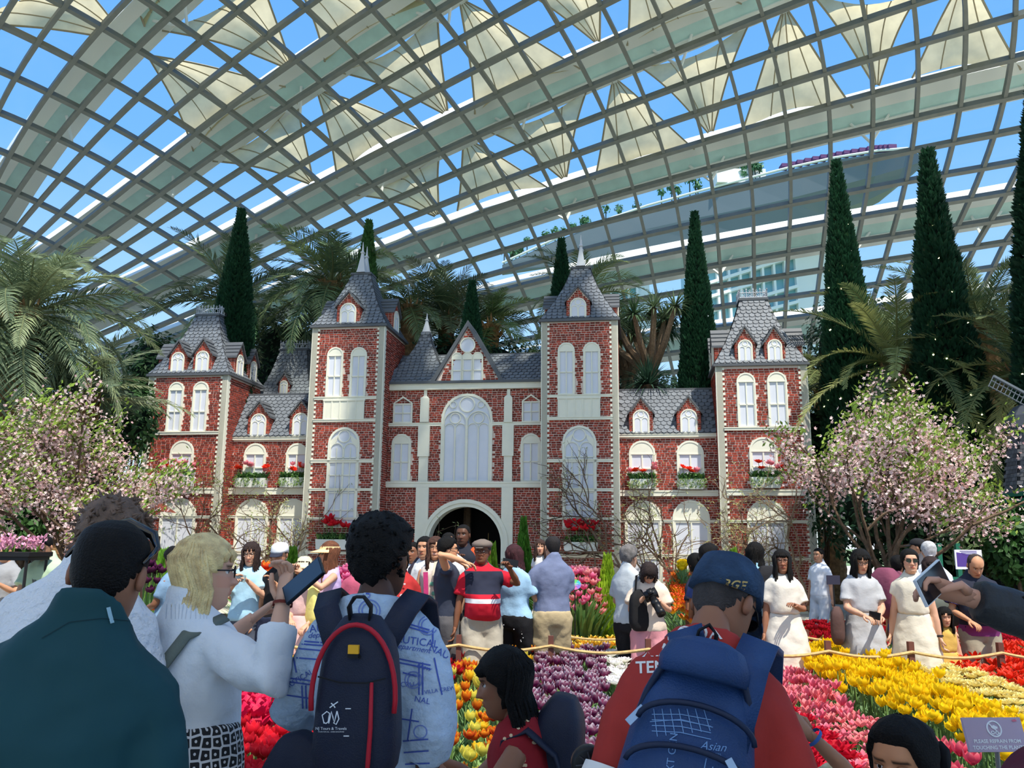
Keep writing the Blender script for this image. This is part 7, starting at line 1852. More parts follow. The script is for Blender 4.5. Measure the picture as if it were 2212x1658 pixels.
# ---- little timber hut at the left
org = mat('orange_red_timber', (196, 74, 44), .6, .1, 4); timb = mat('brown_slat', (112, 84, 58), .8, .25, 6); reed = mat('pale_reed_panel', (206, 186, 156), .85, .18, 5)
c = at(165, 1120, 20.0); root = empty('timber_hut', (c.x, c.y, 0), .12, label='small brown timber hut with orange red roof beams behind the left blossom tree', cat='hut'); 
mb = MB(); mb.box(-1.5, 1.5, 0, 1.6, 0, 1.7); mb.obj('wall', mat('dark_hut_wall', (70, 52, 38), .9), root)
for k in range(20): m_ = MB(); x = -1.48 + k * .15; m_.box(x, x + .11, -.05, 0, 0, 1.7); m_.obj('slat', timb, root)
for k in range(5): m_ = MB(); z = 1.75 + k * .17; m_.loft([[(-.85, -.35 + k * .1, z), (.35, -.35 + k * .1, z), (.35, -.25 + k * .1, z), (-.85, -.25 + k * .1, z)], [(-.82, -.28 + k * .1, z + .16), (.32, -.28 + k * .1, z + .16), (.32, -.18 + k * .1, z + .16), (-.82, -.18 + k * .1, z + .16)]]); m_.obj('reed_panel', reed, root)
for x, w_, zz, tl in ((-1.75, 1.9, 2.5, -.55), (.2, 1.5, 2.55, .6), (.6, 1.3, 2.05, .3), (-1.6, 3.4, 1.72, 0)):
    m_ = MB(); m_.box(0, w_, -.55, -.40, -.09, .09); m_.xf(Matrix.Translation((x, 0, zz)) @ Matrix.Rotation(tl, 4, 'Y')); m_.obj('roof_beam', org, root)
m_ = MB(); m_.loft([[(-1.8, -.4, 2.55), (1.8, -.4, 2.3), (1.8, 1.8, 2.3), (-1.8, 1.8, 2.55)], [(-1.2, .6, 3.0), (1.1, .6, 2.9), (1.1, .9, 2.9), (-1.2, .9, 3.0)]]); m_.obj('roof', mat('hut_roof', (120, 60, 44), .8, .2, 4), root)
# ---- small windmill at the right
c = at(2250, 1100, 16.5); root = empty('windmill', (c.x, c.y, 0), label='small grey shingled windmill on a green timber base at the right edge', cat='windmill'); grn = mat('green_timber', (36, 112, 88), .6, .06, 6); wsl = mat('mill_shingle', (96, 96, 100), .8, .14, 5, attr=.25)
zt, zb2, z2 = at(2180, 905, 16.5).z, at(2180, 1065, 16.5).z, at(2180, 930, 16.5).z
O8 = lambda rr, z: [(rr * math.cos(a * .785 + .39), rr * math.sin(a * .785 + .39), z) for a in range(8)]
MB().loft([O8(.62, zb2), O8(.42, z2)]).obj('tower', mat('mill_core', (60, 60, 64), .9), root)
mb = MB(); r = random.Random(3); rows = 16
for q in range(rows):
    z0, z1 = zb2 + (z2 - zb2) * q / rows, zb2 + (z2 - zb2) * (q + .94) / rows; r0 = .63 - .2 * q / rows
    for f in range(8):
        a0, a1 = f * .785 + .39, (f + 1) * .785 + .39; A, B = Vector((math.cos(a0), math.sin(a0), 0)) * r0, Vector((math.cos(a1), math.sin(a1), 0)) * r0; n = 4
        for j in range(n):
            sh = .5 / n if q % 2 else 0; p, s_ = A.lerp(B, min(1, j / n + sh)), A.lerp(B, min(1, (j + .94) / n + sh)); mb.t = r.random()
            if (s_ - p).length < .02: continue
            mb.add([tuple(p * 1.03 + Vector((0, 0, z0))), tuple(s_ * 1.03 + Vector((0, 0, z0))), tuple(s_ + Vector((0, 0, z1))), tuple(p + Vector((0, 0, z1)))], [(0, 1, 2, 3)])
mb.obj('shingle_field', wsl, root, kind='stuff')
MB().loft([O8(.52, z2 - .02), O8(.54, z2 + .06), O8(.46, zt + .06), O8(.3, zt + .26), O8(.05, zt + .36)]).obj('cap', mat('mill_cap', (66, 72, 80), .7), root)
mb = MB(); mb.box(-.42, -.30, -.62, -.56, (zb2 + z2) / 2 - .1, (zb2 + z2) / 2 + .12); mb.obj('window', grn, root)
for k in range(4): m_ = MB(); m_.box(-.8, .8, -.8, .8, zb2 - .09 - k * .11, zb2 - k * .11 - .02); m_.obj('green_board', grn, root)
MB().box(-.74, .74, -.74, .74, 0, zb2 - .36).obj('base_room', mat('mill_dark', (30, 34, 34), .9), root)
for x in (-.78, .78): m_ = MB(); m_.box(x - .05, x + .05, -.8, -.7, 0, zb2 - .35); m_.obj('post', grn, root)
sb = MB(); hub = Vector((.1, -.75, zt + .02)); tip = at(2146, 812, 15.75) - Vector((c.x, c.y, 0)); dr = (tip - hub).normalized(); sd_ = dr.cross(Vector((0, 1, 0))).normalized()
gs = mat('grey_sail_bar', (96, 104, 112), .6)
for s_ in (1, -1):
    m_ = MB(); L = (tip - hub).length; ss = .0; m_.tube([hub, hub + dr * s_ * L], .035, 5)
    for o_ in (.1, .22): m_.tube([hub + dr * s_ * L * .12 + sd_ * o_, hub + dr * s_ * L + sd_ * o_], .012, 4)
    for k in range(16): q = hub + dr * s_ * L * (.12 + .88 * k / 15); m_.tube([q - sd_ * .02, q + sd_ * .24], .009, 4)
    m_.obj('sail_lattice', gs, root)
MB().tube([hub + Vector((0, -.05, 0)), hub + Vector((0, .5, 0))], .06, 8).obj('hub', gs, root)
c = at(2070, 1210, 16.0); root = empty('garden_gate', (c.x, c.y, 0), label='dark green timber gate frame left of the bald man', cat='gate')
for x in (-.35, .0): m_ = MB(); m_.box(x - .04, x + .04, -.04, .04, 0, 1.7); m_.obj('post', grn, root)
m_ = MB(); m_.box(-.4, .5, -.04, .04, 1.0, 1.08); m_.obj('rail', grn, root)
# ---- signs
def text_mesh(s, size, m, name='lettering', extr=.0, align='CENTER', shear=0.0, bold=0.0):
    cu = bpy.data.curves.new(name, 'FONT'); cu.body = s; cu.size = size; cu.align_x = align; cu.align_y = 'CENTER'; cu.extrude = extr; cu.shear = shear; cu.offset = bold; cu.resolution_u = 3
    o = bpy.data.objects.new(name, cu); COL.objects.link(o); bpy.context.view_layer.update(); dg = bpy.context.evaluated_depsgraph_get()
    me = bpy.data.meshes.new_from_object(o.evaluated_get(dg)); bpy.data.objects.remove(o); bpy.data.curves.remove(cu); me.materials.clear(); me.materials.append(m)
    return me
white_p = mat('white_print', (246, 246, 246), .6); purple_p = mat('purple_print', (84, 60, 140), .6); red_p = mat('red_print', (206, 60, 60), .6)
a, b_, c_ = at(2090, 1556, 3.0), at(2182, 1556, 3.0), at(2108, 1622, 2.9)
sw_ = .185; root = empty('notice_board', (0, 0, 0), label='mauve notice asking visitors to refrain from touching the plants', cat='sign')
root.matrix_world = Matrix.Translation(at(2148, 1586, 3.05)) @ Matrix.Rotation(R(4), 4, 'Z') @ Matrix.Rotation(R(-18), 4, 'X')
mb = MB(); mb.box(-.105, .105, -.006, .006, -.055, .055); mb.obj('board', mat('mauve_board', (190, 168, 186), .45, .04, 9), root)
def flat(me, nm, m_off): o = put(nm, me, root); o.matrix_local = m_off; return o
RX = Matrix.Rotation(R(90), 4, 'X')
flat(text_mesh('PLEASE REFRAIN FROM', .0165, white_p, bold=.0004), 'lettering', Matrix.Translation((.0, -.0075, -.022)) @ RX); flat(text_mesh('TOUCHING THE PLANTS', .0165, white_p, bold=.0004), 'lettering', Matrix.Translation((0, -.0075, -.042)) @ RX)
mb = MB(); mb.ringband(arc(0, .018, .027, 0, 6.2832, 24)[:-1], arc(0, .018, .0225, 0, 6.2832, 24)[:-1], -.0085, -.006, True); mb.add([(-.017, -.0085, .034), (-.014, -.0085, .037), (.018, -.0085, .002), (.015, -.0085, -.001)], [(0, 1, 2, 3)])
mb.add([(-.012, -.0082, .024), (.0, -.0082, .03), (.014, -.0082, .024), (.012, -.0082, .018), (-.004, -.0082, .017)], [(0, 1, 2, 3, 4)])
for x, z in ((-.008, .006), (.006, .004)): mb.ringband(arc(x, z, .006, 0, 6.2832, 12)[:-1], arc(x, z, .0035, 0, 6.2832, 12)[:-1], -.0085, -.006, True)
mb.obj('no_touching_symbol', white_p, root, kind='stuff'); mb = MB(); mb.add([(.07, -.0082, .045), (.085, -.0082, .049), (.09, -.0082, .042), (.076, -.0082, .040)], [(0, 1, 2, 3)]); mb.obj('small_mark', mat('pink_print', (226, 120, 140), .6), root)
MB().tube([(0, .01, -.05), (0, .35, -1.05)], .008, 6).obj('stake', mat('steel_stake', (150, 150, 150), .4, metal=.7), root)
root = empty('notice_board', at(2092, 1208, 12.0), label='white and purple rules notice above the bald man', cat='sign')
mb = MB(); mb.box(-.19, .19, -.01, .01, -.135, .135); mb.obj('board', mat('white_board', (236, 234, 240), .5), root); mb = MB(); mb.add([(-.17, -.0115, -.1), (.17, -.0115, -.1), (.17, -.0115, .03), (.08, -.0115, .06), (-.17, -.0115, .1)], [(0, 1, 2, 3, 4)]); mb.obj('purple_panel', purple_p, root)
mb = MB(); mb.ringband(arc(.03, -.02, .06, 0, 6.2832, 20)[:-1], arc(.03, -.02, .048, 0, 6.2832, 20)[:-1], -.014, -.011, True); mb.add([(-.012, -.014, .018), (-.004, -.014, .026), (.072, -.014, -.058), (.064, -.014, -.066)], [(0, 1, 2, 3)]); mb.obj('prohibition_ring', red_p, root, kind='stuff')
mb = MB()
for k in range(3): mb.box(-.12 + .02 * k, .12, -.014, -.011, .112 - k * .022, .12 - k * .022)
mb.obj('fine_print', purple_p, root, kind='stuff'); MB().tube([(0, .015, -.1), (0, .015, -root.location.z)], .015, 6).obj('stake', mat('steel_stake', (150, 150, 150), .4, metal=.7), root)
root = empty('flower_label', at(1242, 1262, 11.9), label='round rainbow label on a black stake in the pink tulip pot', cat='sign')
rb = [(90, 200, 220), (120, 220, 120), (240, 230, 110), (244, 170, 110), (230, 130, 190), (160, 130, 226)]
for k in range(6): m_ = MB(); a0 = k * 1.0472; m_.prism([(0, 0)] + [(.085 * math.cos(a0 + .2618 * j), .07 * math.sin(a0 + .2618 * j)) for j in range(5)], -.006, .006); m_.obj('colour_wedge', cloth(rb[k], 'print'), root)
mb = MB(); [mb.box(-.05 + .01 * k, .045 - .01 * k, -.009, -.006, .012 - k * .022, .018 - k * .022) for k in range(2)]; mb.obj('fine_print', white_p, root, kind='stuff'); MB().tube([(0, .01, -.05), (0, .01, -root.location.z)], .009, 6).obj('stake', blk, root)
root = empty('flower_label', at(1800, 1252, 11.5), label='small dark label beside the grey dress woman', cat='sign'); mb = MB(); mb.box(-.09, .09, -.006, .006, -.06, .06); mb.obj('board', mat('dark_board', (52, 50, 66), .5), root); MB().tube([(0, .01, -.05), (0, .01, -root.location.z)], .009, 6).obj('stake', blk, root)
# ---- hotel with a boat-shaped roof garden seen through the glass
hw = mat('hotel_white', (236, 240, 242), .6); hg = mat('hotel_glass', (120, 176, 190), .25, .1, .05, spec=.5); hull_m = mat('hotel_hull', (112, 124, 134), .6, .08, .02); 
TOPL = [(1085, 572), (1200, 520), (1300, 482), (1400, 448), (1500, 420), (1600, 394), (1700, 368), (1800, 346), (1900, 330), (1960, 326), (2006, 338)]
BOTL = [(1085, 590), (1200, 572), (1300, 552), (1400, 530), (1500, 512), (1600, 496), (1700, 476), (1800, 446), (1900, 408), (1960, 380), (2006, 346)]
root = empty('hotel', (60, 320, 0), label='white hotel with boat shaped roof garden beyond the glass on the right', cat='building'); RL = Vector((60, 320, 0))
rings = []; tops = []
for k, (t_, b_) in enumerate(zip(TOPL, BOTL)):
    d = 360 - 9 * k; A, B = at(*t_, d) - RL, at(*b_, d) - RL; hgt = A.z - B.z; wv = 19 * math.sin(math.pi * min(1, .12 + .86 * (1 - (k / 10) ** 3)) ) + 1; m = (A + B) / 2
    y0 = A.y; rings.append([Vector((A.x, y0, A.z)), Vector((B.x, y0 + wv * .15, B.z + hgt * .45)), Vector((B.x, y0 + wv * .5, B.z)), Vector((B.x, y0 + wv * 1.3, B.z)), Vector((B.x, y0 + wv * 1.7, B.z + hgt * .45)), Vector((A.x, y0 + wv * 1.8, A.z))]); tops.append((Vector((A.x, y0, A.z)), wv))
MB().loft(rings).obj('roof_garden_hull', hull_m, root)
m_ = MB(); m_.tube([p[0] + Vector((0, 0, 1.0)) for p in tops], 0.5, 6); m_.obj('parapet', hw, root)
r = random.Random(6); gt = CB()
for k in range(34):
    t = r.uniform(0, 5.6); i = int(t); p = tops[i][0].lerp(tops[i + 1][0], t - i) + Vector((0, 4, 0)); h = r.uniform(4, 9); MB
    gt.col = rgb((70, 80, 60)); gt.tube([p, p + Vector((0, 0, h))], .25, 4); leafy(gt, p + Vector((0, 0, h)), (2.2, 2, 2.4), 60, .9, (84, 130, 90), r, .3)
gt.obj('roof_trees', leaf_c, root, kind='stuff')
pv = MB()
for k in range(16): t = 6.0 + k * .17; i = int(t); p = tops[i][0].lerp(tops[i + 1][0], t - i) + Vector((0, 3, 0)); pv.box(p.x - 1.5, p.x + 1.5, p.y - 2, p.y + 2, p.z + 2.2, p.z + 3.6)
pv.obj('parasols', mat('plum_parasol', (96, 60, 110), .7), root, kind='stuff')
m_ = MB(); p = tops[5][0]; m_.box(p.x - 9, p.x + 11, p.y + 2, p.y + 14, p.z + 1, p.z + 7); m_.obj('roof_pavilion', hw, root)
def tower(tl, tr, bl, br, d, floors, bays, leg=None):
    A, B, C_, D_ = at(*tl, d) - RL, at(*tr, d) - RL, at(*bl, d) - RL, at(*br, d) - RL
    m_ = MB(); bk = Vector((0, 25, 0)); m_.loft([[C_, D_, D_ + bk, C_ + bk], [A, B, B + bk, A + bk]]); t = m_.obj('tower', hg, root)
    for q in range(floors + 1):
        f = q / floors; p, s_ = C_.lerp(A, f), D_.lerp(B, f); sl = MB(); sl.loft([[p + Vector((0, -3, 0)), s_ + Vector((0, -3, 0)), s_, p], [p + Vector((0, -3, 1.3)), s_ + Vector((0, -3, 1.3)), s_ + Vector((0, 0, 1.3)), p + Vector((0, 0, 1.3))]]); sl.obj('floor_slab', hw, t)
    for q in range(bays + 1):
        f = q / bays; p, s_ = C_.lerp(D_, f), A.lerp(B, f); w2 = .45; sl = MB(); sl.loft([[p + Vector((-w2, -2.6, 0)), p + Vector((w2, -2.6, 0)), p + Vector((w2, 0, 0)), p + Vector((-w2, 0, 0))], [s_ + Vector((-w2, -2.6, 0)), s_ + Vector((w2, -2.6, 0)), s_ + Vector((w2, 0, 0)), s_ + Vector((-w2, 0, 0))]]); sl.obj('party_wall', hw, t)
    if leg:
        P_ = [at(x, y, d - 1) - RL for x, y in leg]; m2 = MB(); m2.add([tuple(v) for v in P_] + [tuple(v + Vector((0, 14, 0))) for v in P_], [(0, 1, 2, 3), (7, 6, 5, 4), (0, 4, 5, 1), (1, 5, 6, 2), (2, 6, 7, 3), (3, 7, 4, 0)]); m2.obj('tower_leg', hw, root)
tower((1494, 512), (1706, 432), (1530, 1182), (1760, 1182), 330, 22, 9, [(1712, 430), (1790, 455), (1830, 1182), (1765, 1182)])
tower((1300, 572), (1372, 556), (1310, 1182), (1396, 1182), 350, 18, 4, [(1376, 556), (1400, 562), (1430, 1182), (1400, 1182)])
# ------------------------------------------------------------------ the visitors close to the camera
nav = mat('navy_nylon', (26, 32, 52), .55, .08, 30, bump=.25, bscale=260); blu = mat('blue_nylon', (34, 62, 106), .5, .08, 20, bump=.3, bscale=240); red_n = mat('red_piping', (176, 26, 44), .55); blk2 = mat('black_webbing', (20, 20, 24), .7)
LATE2 = []
def decal(obj, me, px, py, name, m, sx=1.0, rot=0.0, parent=None, off=.0025, shift=0.0):
    """print a flat shape (x,y in picture-size units at the garment) on to the real surface it sits on"""
    pts = [v.co.copy() for v in me.vertices] if not isinstance(me, list) else None
    def fn(dg):
        bvh = BVHTree.FromObject(obj, dg); MW = obj.matrix_world; MI = MW.inverted(); o = MI @ CPOS; out = []; last = None; c, s = math.cos(rot), math.sin(rot)
        for p in pts:
            x, y = p.x * sx, p.y * sx; d = (MI.to_3x3() @ ray(px + x * c - y * s, py - (x * s + y * c))).normalized(); h = bvh.ray_cast(o, d)
            out.append(h[0] - d * off if h[0] is not None else None)
        keep = [i for i, q in enumerate(out) if q is not None]; ix = {i: k for k, i in enumerate(keep)}
        fs = [[ix[v] for v in f.vertices] for f in me.polygons if all(v in ix for v in f.vertices)]
        fs = [f for f in fs if max((out[keep[a]] - out[keep[b]]).length for a in f for b in f) < .09]
        if not fs: return
        mb = MB(); mb.add([tuple(out[i]) for i in keep], [tuple(f) for f in fs]); q = mb.obj(name, m, parent or obj, kind='stuff')
        if parent is not None and parent is not obj: q.matrix_local = parent.matrix_world.inverted() @ MW
    LATE2.append(fn)
def strokes(lines, w):
    """flat strokes in picture units"""
    mb = MB()
    for L in lines:
        P = []
        for a, b in zip(L[:-1], L[1:]):
            n = max(1, int(math.hypot(b[0] - a[0], b[1] - a[1]) / 9))
            P += [(a[0] + (b[0] - a[0]) * k / n, a[1] + (b[1] - a[1]) * k / n) for k in range(n)]
        P.append(L[-1]); vs = []
        for i, p in enumerate(P):
            a, b = P[max(0, i - 1)], P[min(len(P) - 1, i + 1)]; l = math.hypot(b[0] - a[0], b[1] - a[1]) or 1; nx, ny = -(b[1] - a[1]) / l * w / 2, (b[0] - a[0]) / l * w / 2
            vs += [(p[0] + nx, p[1] + ny, 0), (p[0] - nx, p[1] - ny, 0)]
        mb.add(vs, [(2 * i, 2 * i + 1, 2 * i + 3, 2 * i + 2) for i in range(len(P) - 1)])
    return mb.mesh('strokes', [])
def circ(cx, cy, r, n=26): return [(cx + r * math.cos(6.2832 * k / n), cy + r * math.sin(6.2832 * k / n)) for k in range(n + 1)]
def heldw(name, mb, m, label, cat, px, py, d, rz, pitch=0, roll=0, smooth=True):
    o = mb.obj(name, m, None, smooth, label=label, cat=cat); o.matrix_world = Matrix.Translation(at(px, py, d)) @ Matrix.Rotation(R(rz), 4, 'Z') @ Matrix.Rotation(R(roll), 4, 'Y') @ Matrix.Rotation(R(pitch), 4, 'X')
    return o
# teal t-shirt man
p1 = person('man in dark teal t-shirt seen from behind with sunglasses on his head', 262, 1131, 1.95, 6, (150, 104, 80), 'crop', top=dict(c=mat('dark_teal_jersey', (16, 62, 68), .75, .06, 5, bump=.2, bscale=5), loose=.035, sleeve=.60, hem=.72), bottom=dict(c=(50, 52, 58)), W=1.06, sw=1.04, belly=.05, D=1.1, roll=9, hrl=-4, lean=6, hp=8, vox=.013)
M = Matrix.Scale(p1.k, 4) @ p1.Hd; g = MB(); g.tube([M @ Vector(v) for v in ((-.085, -.05, .14), (-.087, .02, .192), (-.064, .04, .226), (0, .045, .250), (.064, .04, .226), (.087, .02, .192), (.085, -.05, .14))], [.004, .007, .013, .015, .013, .007, .004], 8); g.obj('sunglasses', mat('black_gloss', (14, 14, 16), .12, spec=.7), p1.root, True)
decal(p1.top, strokes([[(0, 17), (4, 0), (9, -17)]], 9), 234, 1328, 'reflective_tab', mat('reflective_tab', (140, 176, 190), .4), parent=p1.root)
decal(p1.top, strokes([[(-150, -40), (-90, -5), (-20, 3), (60, -4), (120, -22), (160, -50)]], 1.6), 240, 1338, 'yoke_seam', mat('dark_seam', (10, 40, 46), .8), parent=p1.root)
# white knit man
p2 = person('man with messy brown hair in white knit shirt bending forward', 262, 1092, 2.75, 10, (196, 146, 122), 'thick', (112, 90, 76), top=dict(c=mat('white_zigzag_knit', (226, 226, 228), .9, .02, 5, bump=.9, bscale=45), loose=.04, sleeve=.62), bottom=dict(c=(120, 124, 130)), W=1.04, belly=.05, lean=16, roll=8, hp=4, vox=.016)
# blonde woman
def ornament():
    m = bpy.data.materials.new('black_white_ornament'); m.use_nodes = True; n = m.node_tree; L = n.links.new; b = n.nodes['Principled BSDF']; b.inputs['Roughness'].default_value = .85
    tc = n.nodes.new('ShaderNodeTexCoord'); sp = n.nodes.new('ShaderNodeSeparateXYZ'); L(tc.outputs['Object'], sp.inputs[0])
    at2 = n.nodes.new('ShaderNodeMath'); at2.operation = 'ARCTAN2'; L(sp.outputs['X'], at2.inputs[0]); L(sp.outputs['Y'], at2.inputs[1])
    m1 = n.nodes.new('ShaderNodeMath'); m1.operation = 'MULTIPLY'; m1.inputs[1].default_value = .2; L(at2.outputs[0], m1.inputs[0])
    cb = n.nodes.new('ShaderNodeCombineXYZ'); L(m1.outputs[0], cb.inputs[0]); L(sp.outputs['Z'], cb.inputs[1])
    v = n.nodes.new('ShaderNodeTexVoronoi'); v.feature = 'DISTANCE_TO_EDGE'; v.voronoi_dimensions = '2D'; v.inputs['Scale'].default_value = 30; v.inputs['Randomness'].default_value = .35; L(cb.outputs[0], v.inputs['Vector'])
    v2 = n.nodes.new('ShaderNodeTexVoronoi'); v2.voronoi_dimensions = '2D'; v2.inputs['Scale'].default_value = 30; v2.inputs['Randomness'].default_value = .35; L(cb.outputs[0], v2.inputs['Vector'])
    r1 = n.nodes.new('ShaderNodeMath'); r1.operation = 'LESS_THAN'; r1.inputs[1].default_value = .10; L(v.outputs['Distance'], r1.inputs[0])
    r2 = n.nodes.new('ShaderNodeMath'); r2.operation = 'LESS_THAN'; r2.inputs[1].default_value = .13; L(v2.outputs['Distance'], r2.inputs[0])
    mx = n.nodes.new('ShaderNodeMath'); mx.operation = 'MAXIMUM'; L(r1.outputs[0], mx.inputs[0]); L(r2.outputs[0], mx.inputs[1])
    mi = n.nodes.new('ShaderNodeMix'); mi.data_type = 'RGBA'; mi.inputs['A'].default_value = rgb((26, 26, 30)); mi.inputs['B'].default_value = rgb((206, 206, 208)); L(mx.outputs[0], mi.inputs['Factor']); L(mi.outputs['Result'], b.inputs['Base Color'])
    return m
p3 = person('blonde woman in white blouse and patterned skirt filming with a phone', 447, 1159, 2.8, -36, (212, 164, 138), 'long', (240, 204, 146), top=dict(c=mat('white_crinkled_cotton', (222, 226, 230), .85, .02, 6, bump=.8, bscale=9), loose=.032, sleeve=.86, hem=1.03, name='blouse'), bottom=dict(c=ornament(), kind='skirt', hem=.05, flare=.09, top=1.10), W=1.02, fem=True, back=1.45, hy=-34, hp=4, hlen=.42, hr=('px', 612, 1296, 2.66), hl=('px', 545, 1335, 3.15), pol=((-.6, -.2, -.7), (.25, -.3, -.9)), glasses='clear', hip=1.15, vox=.013, curl=(.5, .9), pal=(0, 80))
mb = MB(); E, T = p3.jt[1][1], p3.jt[1][2]; mb.tube([E.lerp(T, .93) * p3.k, E.lerp(T, .97) * p3.k], .031, 12, False); mb.obj('bead_bracelet', cloth((110, 44, 36)), p3.root)
o = heldw('phone', MB().box(-.037, .037, -.005, .005, -.075, .075), phone_b, 'phone held up by the blonde woman', 'phone', 656, 1254, 2.62, -60, -35, 38, False); MB().box(-.034, .034, -.0062, -.0048, -.071, .071).obj('screen', screen_m, o)
U3 = p3.U; K3 = p3.k
mb = MB(); ribbon(mb, [K3 * (U3 @ Vector(v)) for v in ((.13, .02, 1.43), (.11, -.11, 1.38), (.05, -.168, 1.26), (-.06, -.178, 1.10), (-.17, -.13, .97), (-.24, -.02, .90))], .045, .006, 'back'); held(p3, 'bag_strap', mb, cloth((104, 112, 104)), 'grey green bag strap across the white blouse', 'strap', Matrix())
decal(p3.top, strokes([[(-60 + 9 * k, 26), (-62 + 9 * k + 3 * math.sin(k), -6)] for k in range(11)], 1.4), 420, 1330, 'gather_shade', mat('gather_shadow', (196, 200, 206), .9), parent=p3.root)  # fold shade of the blouse drawn on as darker strokes
# patterned shirt man
shirt4 = mat('pale_blue_seersucker', (176, 194, 212), .85, .10, 26, bump=.55, bscale=40)
p4 = person('man in pale blue nautical print shirt seen from behind', 826, 1119, 2.6, -6, (84, 56, 44), 'thick', top=dict(c=shirt4, neck=1.455, loose=.034, sleeve=.66, hem=.70), bottom=dict(c=(40, 44, 60)), W=1.0, hy=-18, hrl=2, hl=(-.12, .26, 1.00), hr=('px', 912, 1750, 2.6), pol=((-.8, -.2, -.5), (.25, -.6, -.6)), vox=.013)
ink = mat('royal_blue_print', (72, 92, 170), .8); ink2 = mat('soft_blue_print', (112, 130, 190), .8)
for s_, px, py, sz, rt in (('NAUTICAL', 706, 1356, 23, .06), ('NAUTICAL', 892, 1384, 23, -.14), ('NAUT', 955, 1410, 22, -.45), ('NAUTICAL', 640, 1470, 17, .55), ('NAL', 912, 1512, 18, -.2), ('CRU', 880, 1478, 15, 0), ('VILLA CREW', 950, 1490, 12, .15)):
    decal(p4.top, text_mesh(s_, sz, ink), px, py, 'lettering', ink, rot=rt, parent=p4.root)
for s_, px, py, sz, rt in (('department', 704, 1370, 17, .06), ('department', 890, 1399, 17, -.16), ('crew', 915, 1440, 16, -.3)):
    decal(p4.top, text_mesh(s_, sz, ink, shear=.4), px, py, 'lettering', ink, rot=rt, parent=p4.root)
LN = [[(622, 1388), (700, 1394), (700, 1440)], [(628, 1382), (706, 1388), (706, 1440)], [(640, 1420), (690, 1424)], [(612, 1462), (672, 1470)], [(610, 1470), (670, 1478)], [(690, 1300), (676, 1340)], [(698, 1302), (684, 1342)], [(872, 1300), (872, 1350), (925, 1366)], [(880, 1298), (880, 1346), (928, 1360)], [(850, 1420), (930, 1436)], [(850, 1428), (930, 1444)], [(905, 1430), (905, 1500)], [(913, 1430), (913, 1500)], [(935, 1340), (935, 1390)], [(870, 1452), (900, 1460)], [(660, 1480), (662, 1530)], [(652, 1480), (654, 1530)], [(630, 1400), (640, 1452)], [(945, 1455), (955, 1500)], [(870, 1600), (925, 1596)], [(872, 1625), (926, 1621)], [(875, 1650), (928, 1648)], [(690, 1580), (686, 1658)], [(700, 1405), (645, 1400)], [(615, 1500), (668, 1508)], [(890, 1530), (880, 1600)], [(938, 1420), (948, 1470)], [(855, 1550), (905, 1558)], [(760, 1278), (800, 1282)], [(846, 1282), (872, 1290)]]
decal(p4.top, strokes([[(x - 778, 1460 - y) for x, y in L] for L in LN], 3.2), 778, 1460, 'printed_lines', ink, parent=p4.root)
decal(p4.top, strokes([[(x - 778, 1460 - y) for x, y in L] for L in [circ(798, 1318, 23), circ(798, 1318, 16), circ(925, 1350, 20), circ(925, 1350, 14), circ(893, 1468, 18), circ(893, 1468, 12), circ(792, 1284, 7), circ(700, 1600, 16), circ(908, 1580, 14)]], 2.6), 778, 1460, 'printed_wheels', ink2, parent=p4.root)
bag = heldw('rucksack', bagbody(.232, .14, .41, .78, e=.62), nav, 'navy rucksack with red piping on the patterned shirt man', 'bag', 776, 1512, 2.34, -6, 0)
def bagpart(mb, nm, m, smooth=True): return mb.obj(nm, m, bag, smooth)
mb = MB(); mb.tube([(.112 * s_ * math.sin(a), -.060, .015 + .185 * math.cos(a)) for s_ in (1,) for a in [-1.75 + 3.5 * k / 20 for k in range(21)]], .007, 6); bagpart(mb, 'red_piping', red_n)
mb = MB(); mb.tube([(.054, -.083, .06), (.056, -.0845, -.05), (.053, -.084, -.13), (.050, -.082, -.18)], [.005, .006, .0065, .005], 6); bagpart(mb, 'red_zip', red_n)
mb = MB(); mb.box(-.112, .112, -.07, .06, -.218, -.192); bagpart(mb, 'red_base', red_n, False)
mb = MB(); ribbon(mb, [(-.09, -.081, .07), (-.03, -.087, .058), (.04, -.087, .058), (.09, -.080, .07)], .004, .002, (0, 0, 1)); bagpart(mb, 'pocket_seam', blk2, False)
mb = MB(); ribbon(mb, [(-.026, -.02, .205), (-.03, -.03, .245), (-.012, -.04, .27), (.012, -.04, .27), (.03, -.03, .245), (.026, -.02, .205)], .024, .006, (0, 1, 0)); bagpart(mb, 'carry_loop', blk2)
mb = MB(); mb.box(-.014, .014, -.079, -.068, .128, .15); bagpart(mb, 'label_patch', mat('amber_patch', (226, 168, 40), .6), False); mb = MB(); mb.box(-.014, .014, -.0795, -.068, .118, .127); bagpart(mb, 'label_edge', blk2, False)
decal(bag, strokes([[(-4, -2), (-2, 3), (2, 4), (5, 2), (4, -2), (1, -3)]], 3), 774, 1419, 'label_emblem', blk2, parent=bag)
wp = mat('white_bag_print', (226, 230, 236), .6)
decal(bag, strokes([[(-16, -14), (-20, 4), (-10, 12), (-4, 8), (-7, -10), (-12, -14), (-16, -12)], [(-6, -14), (0, 12), (6, -12), (12, 13)], [(12, 13), (16, -4), (10, -16), (4, -12)], [(-4, 20), (4, 26), (14, 33)], [(4, 26), (-1, 30)], [(4, 26), (8, 20)]], 2.4), 716, 1548, 'logo', wp, parent=bag)
decal(bag, text_mesh('NJ Tours & Travels', 8.6, wp), 715, 1573, 'lettering', wp, parent=bag); decal(bag, text_mesh('TOURS FOR ALL - DUBAI SINGAPORE', 3.4, wp), 715, 1580, 'lettering', wp, parent=bag)
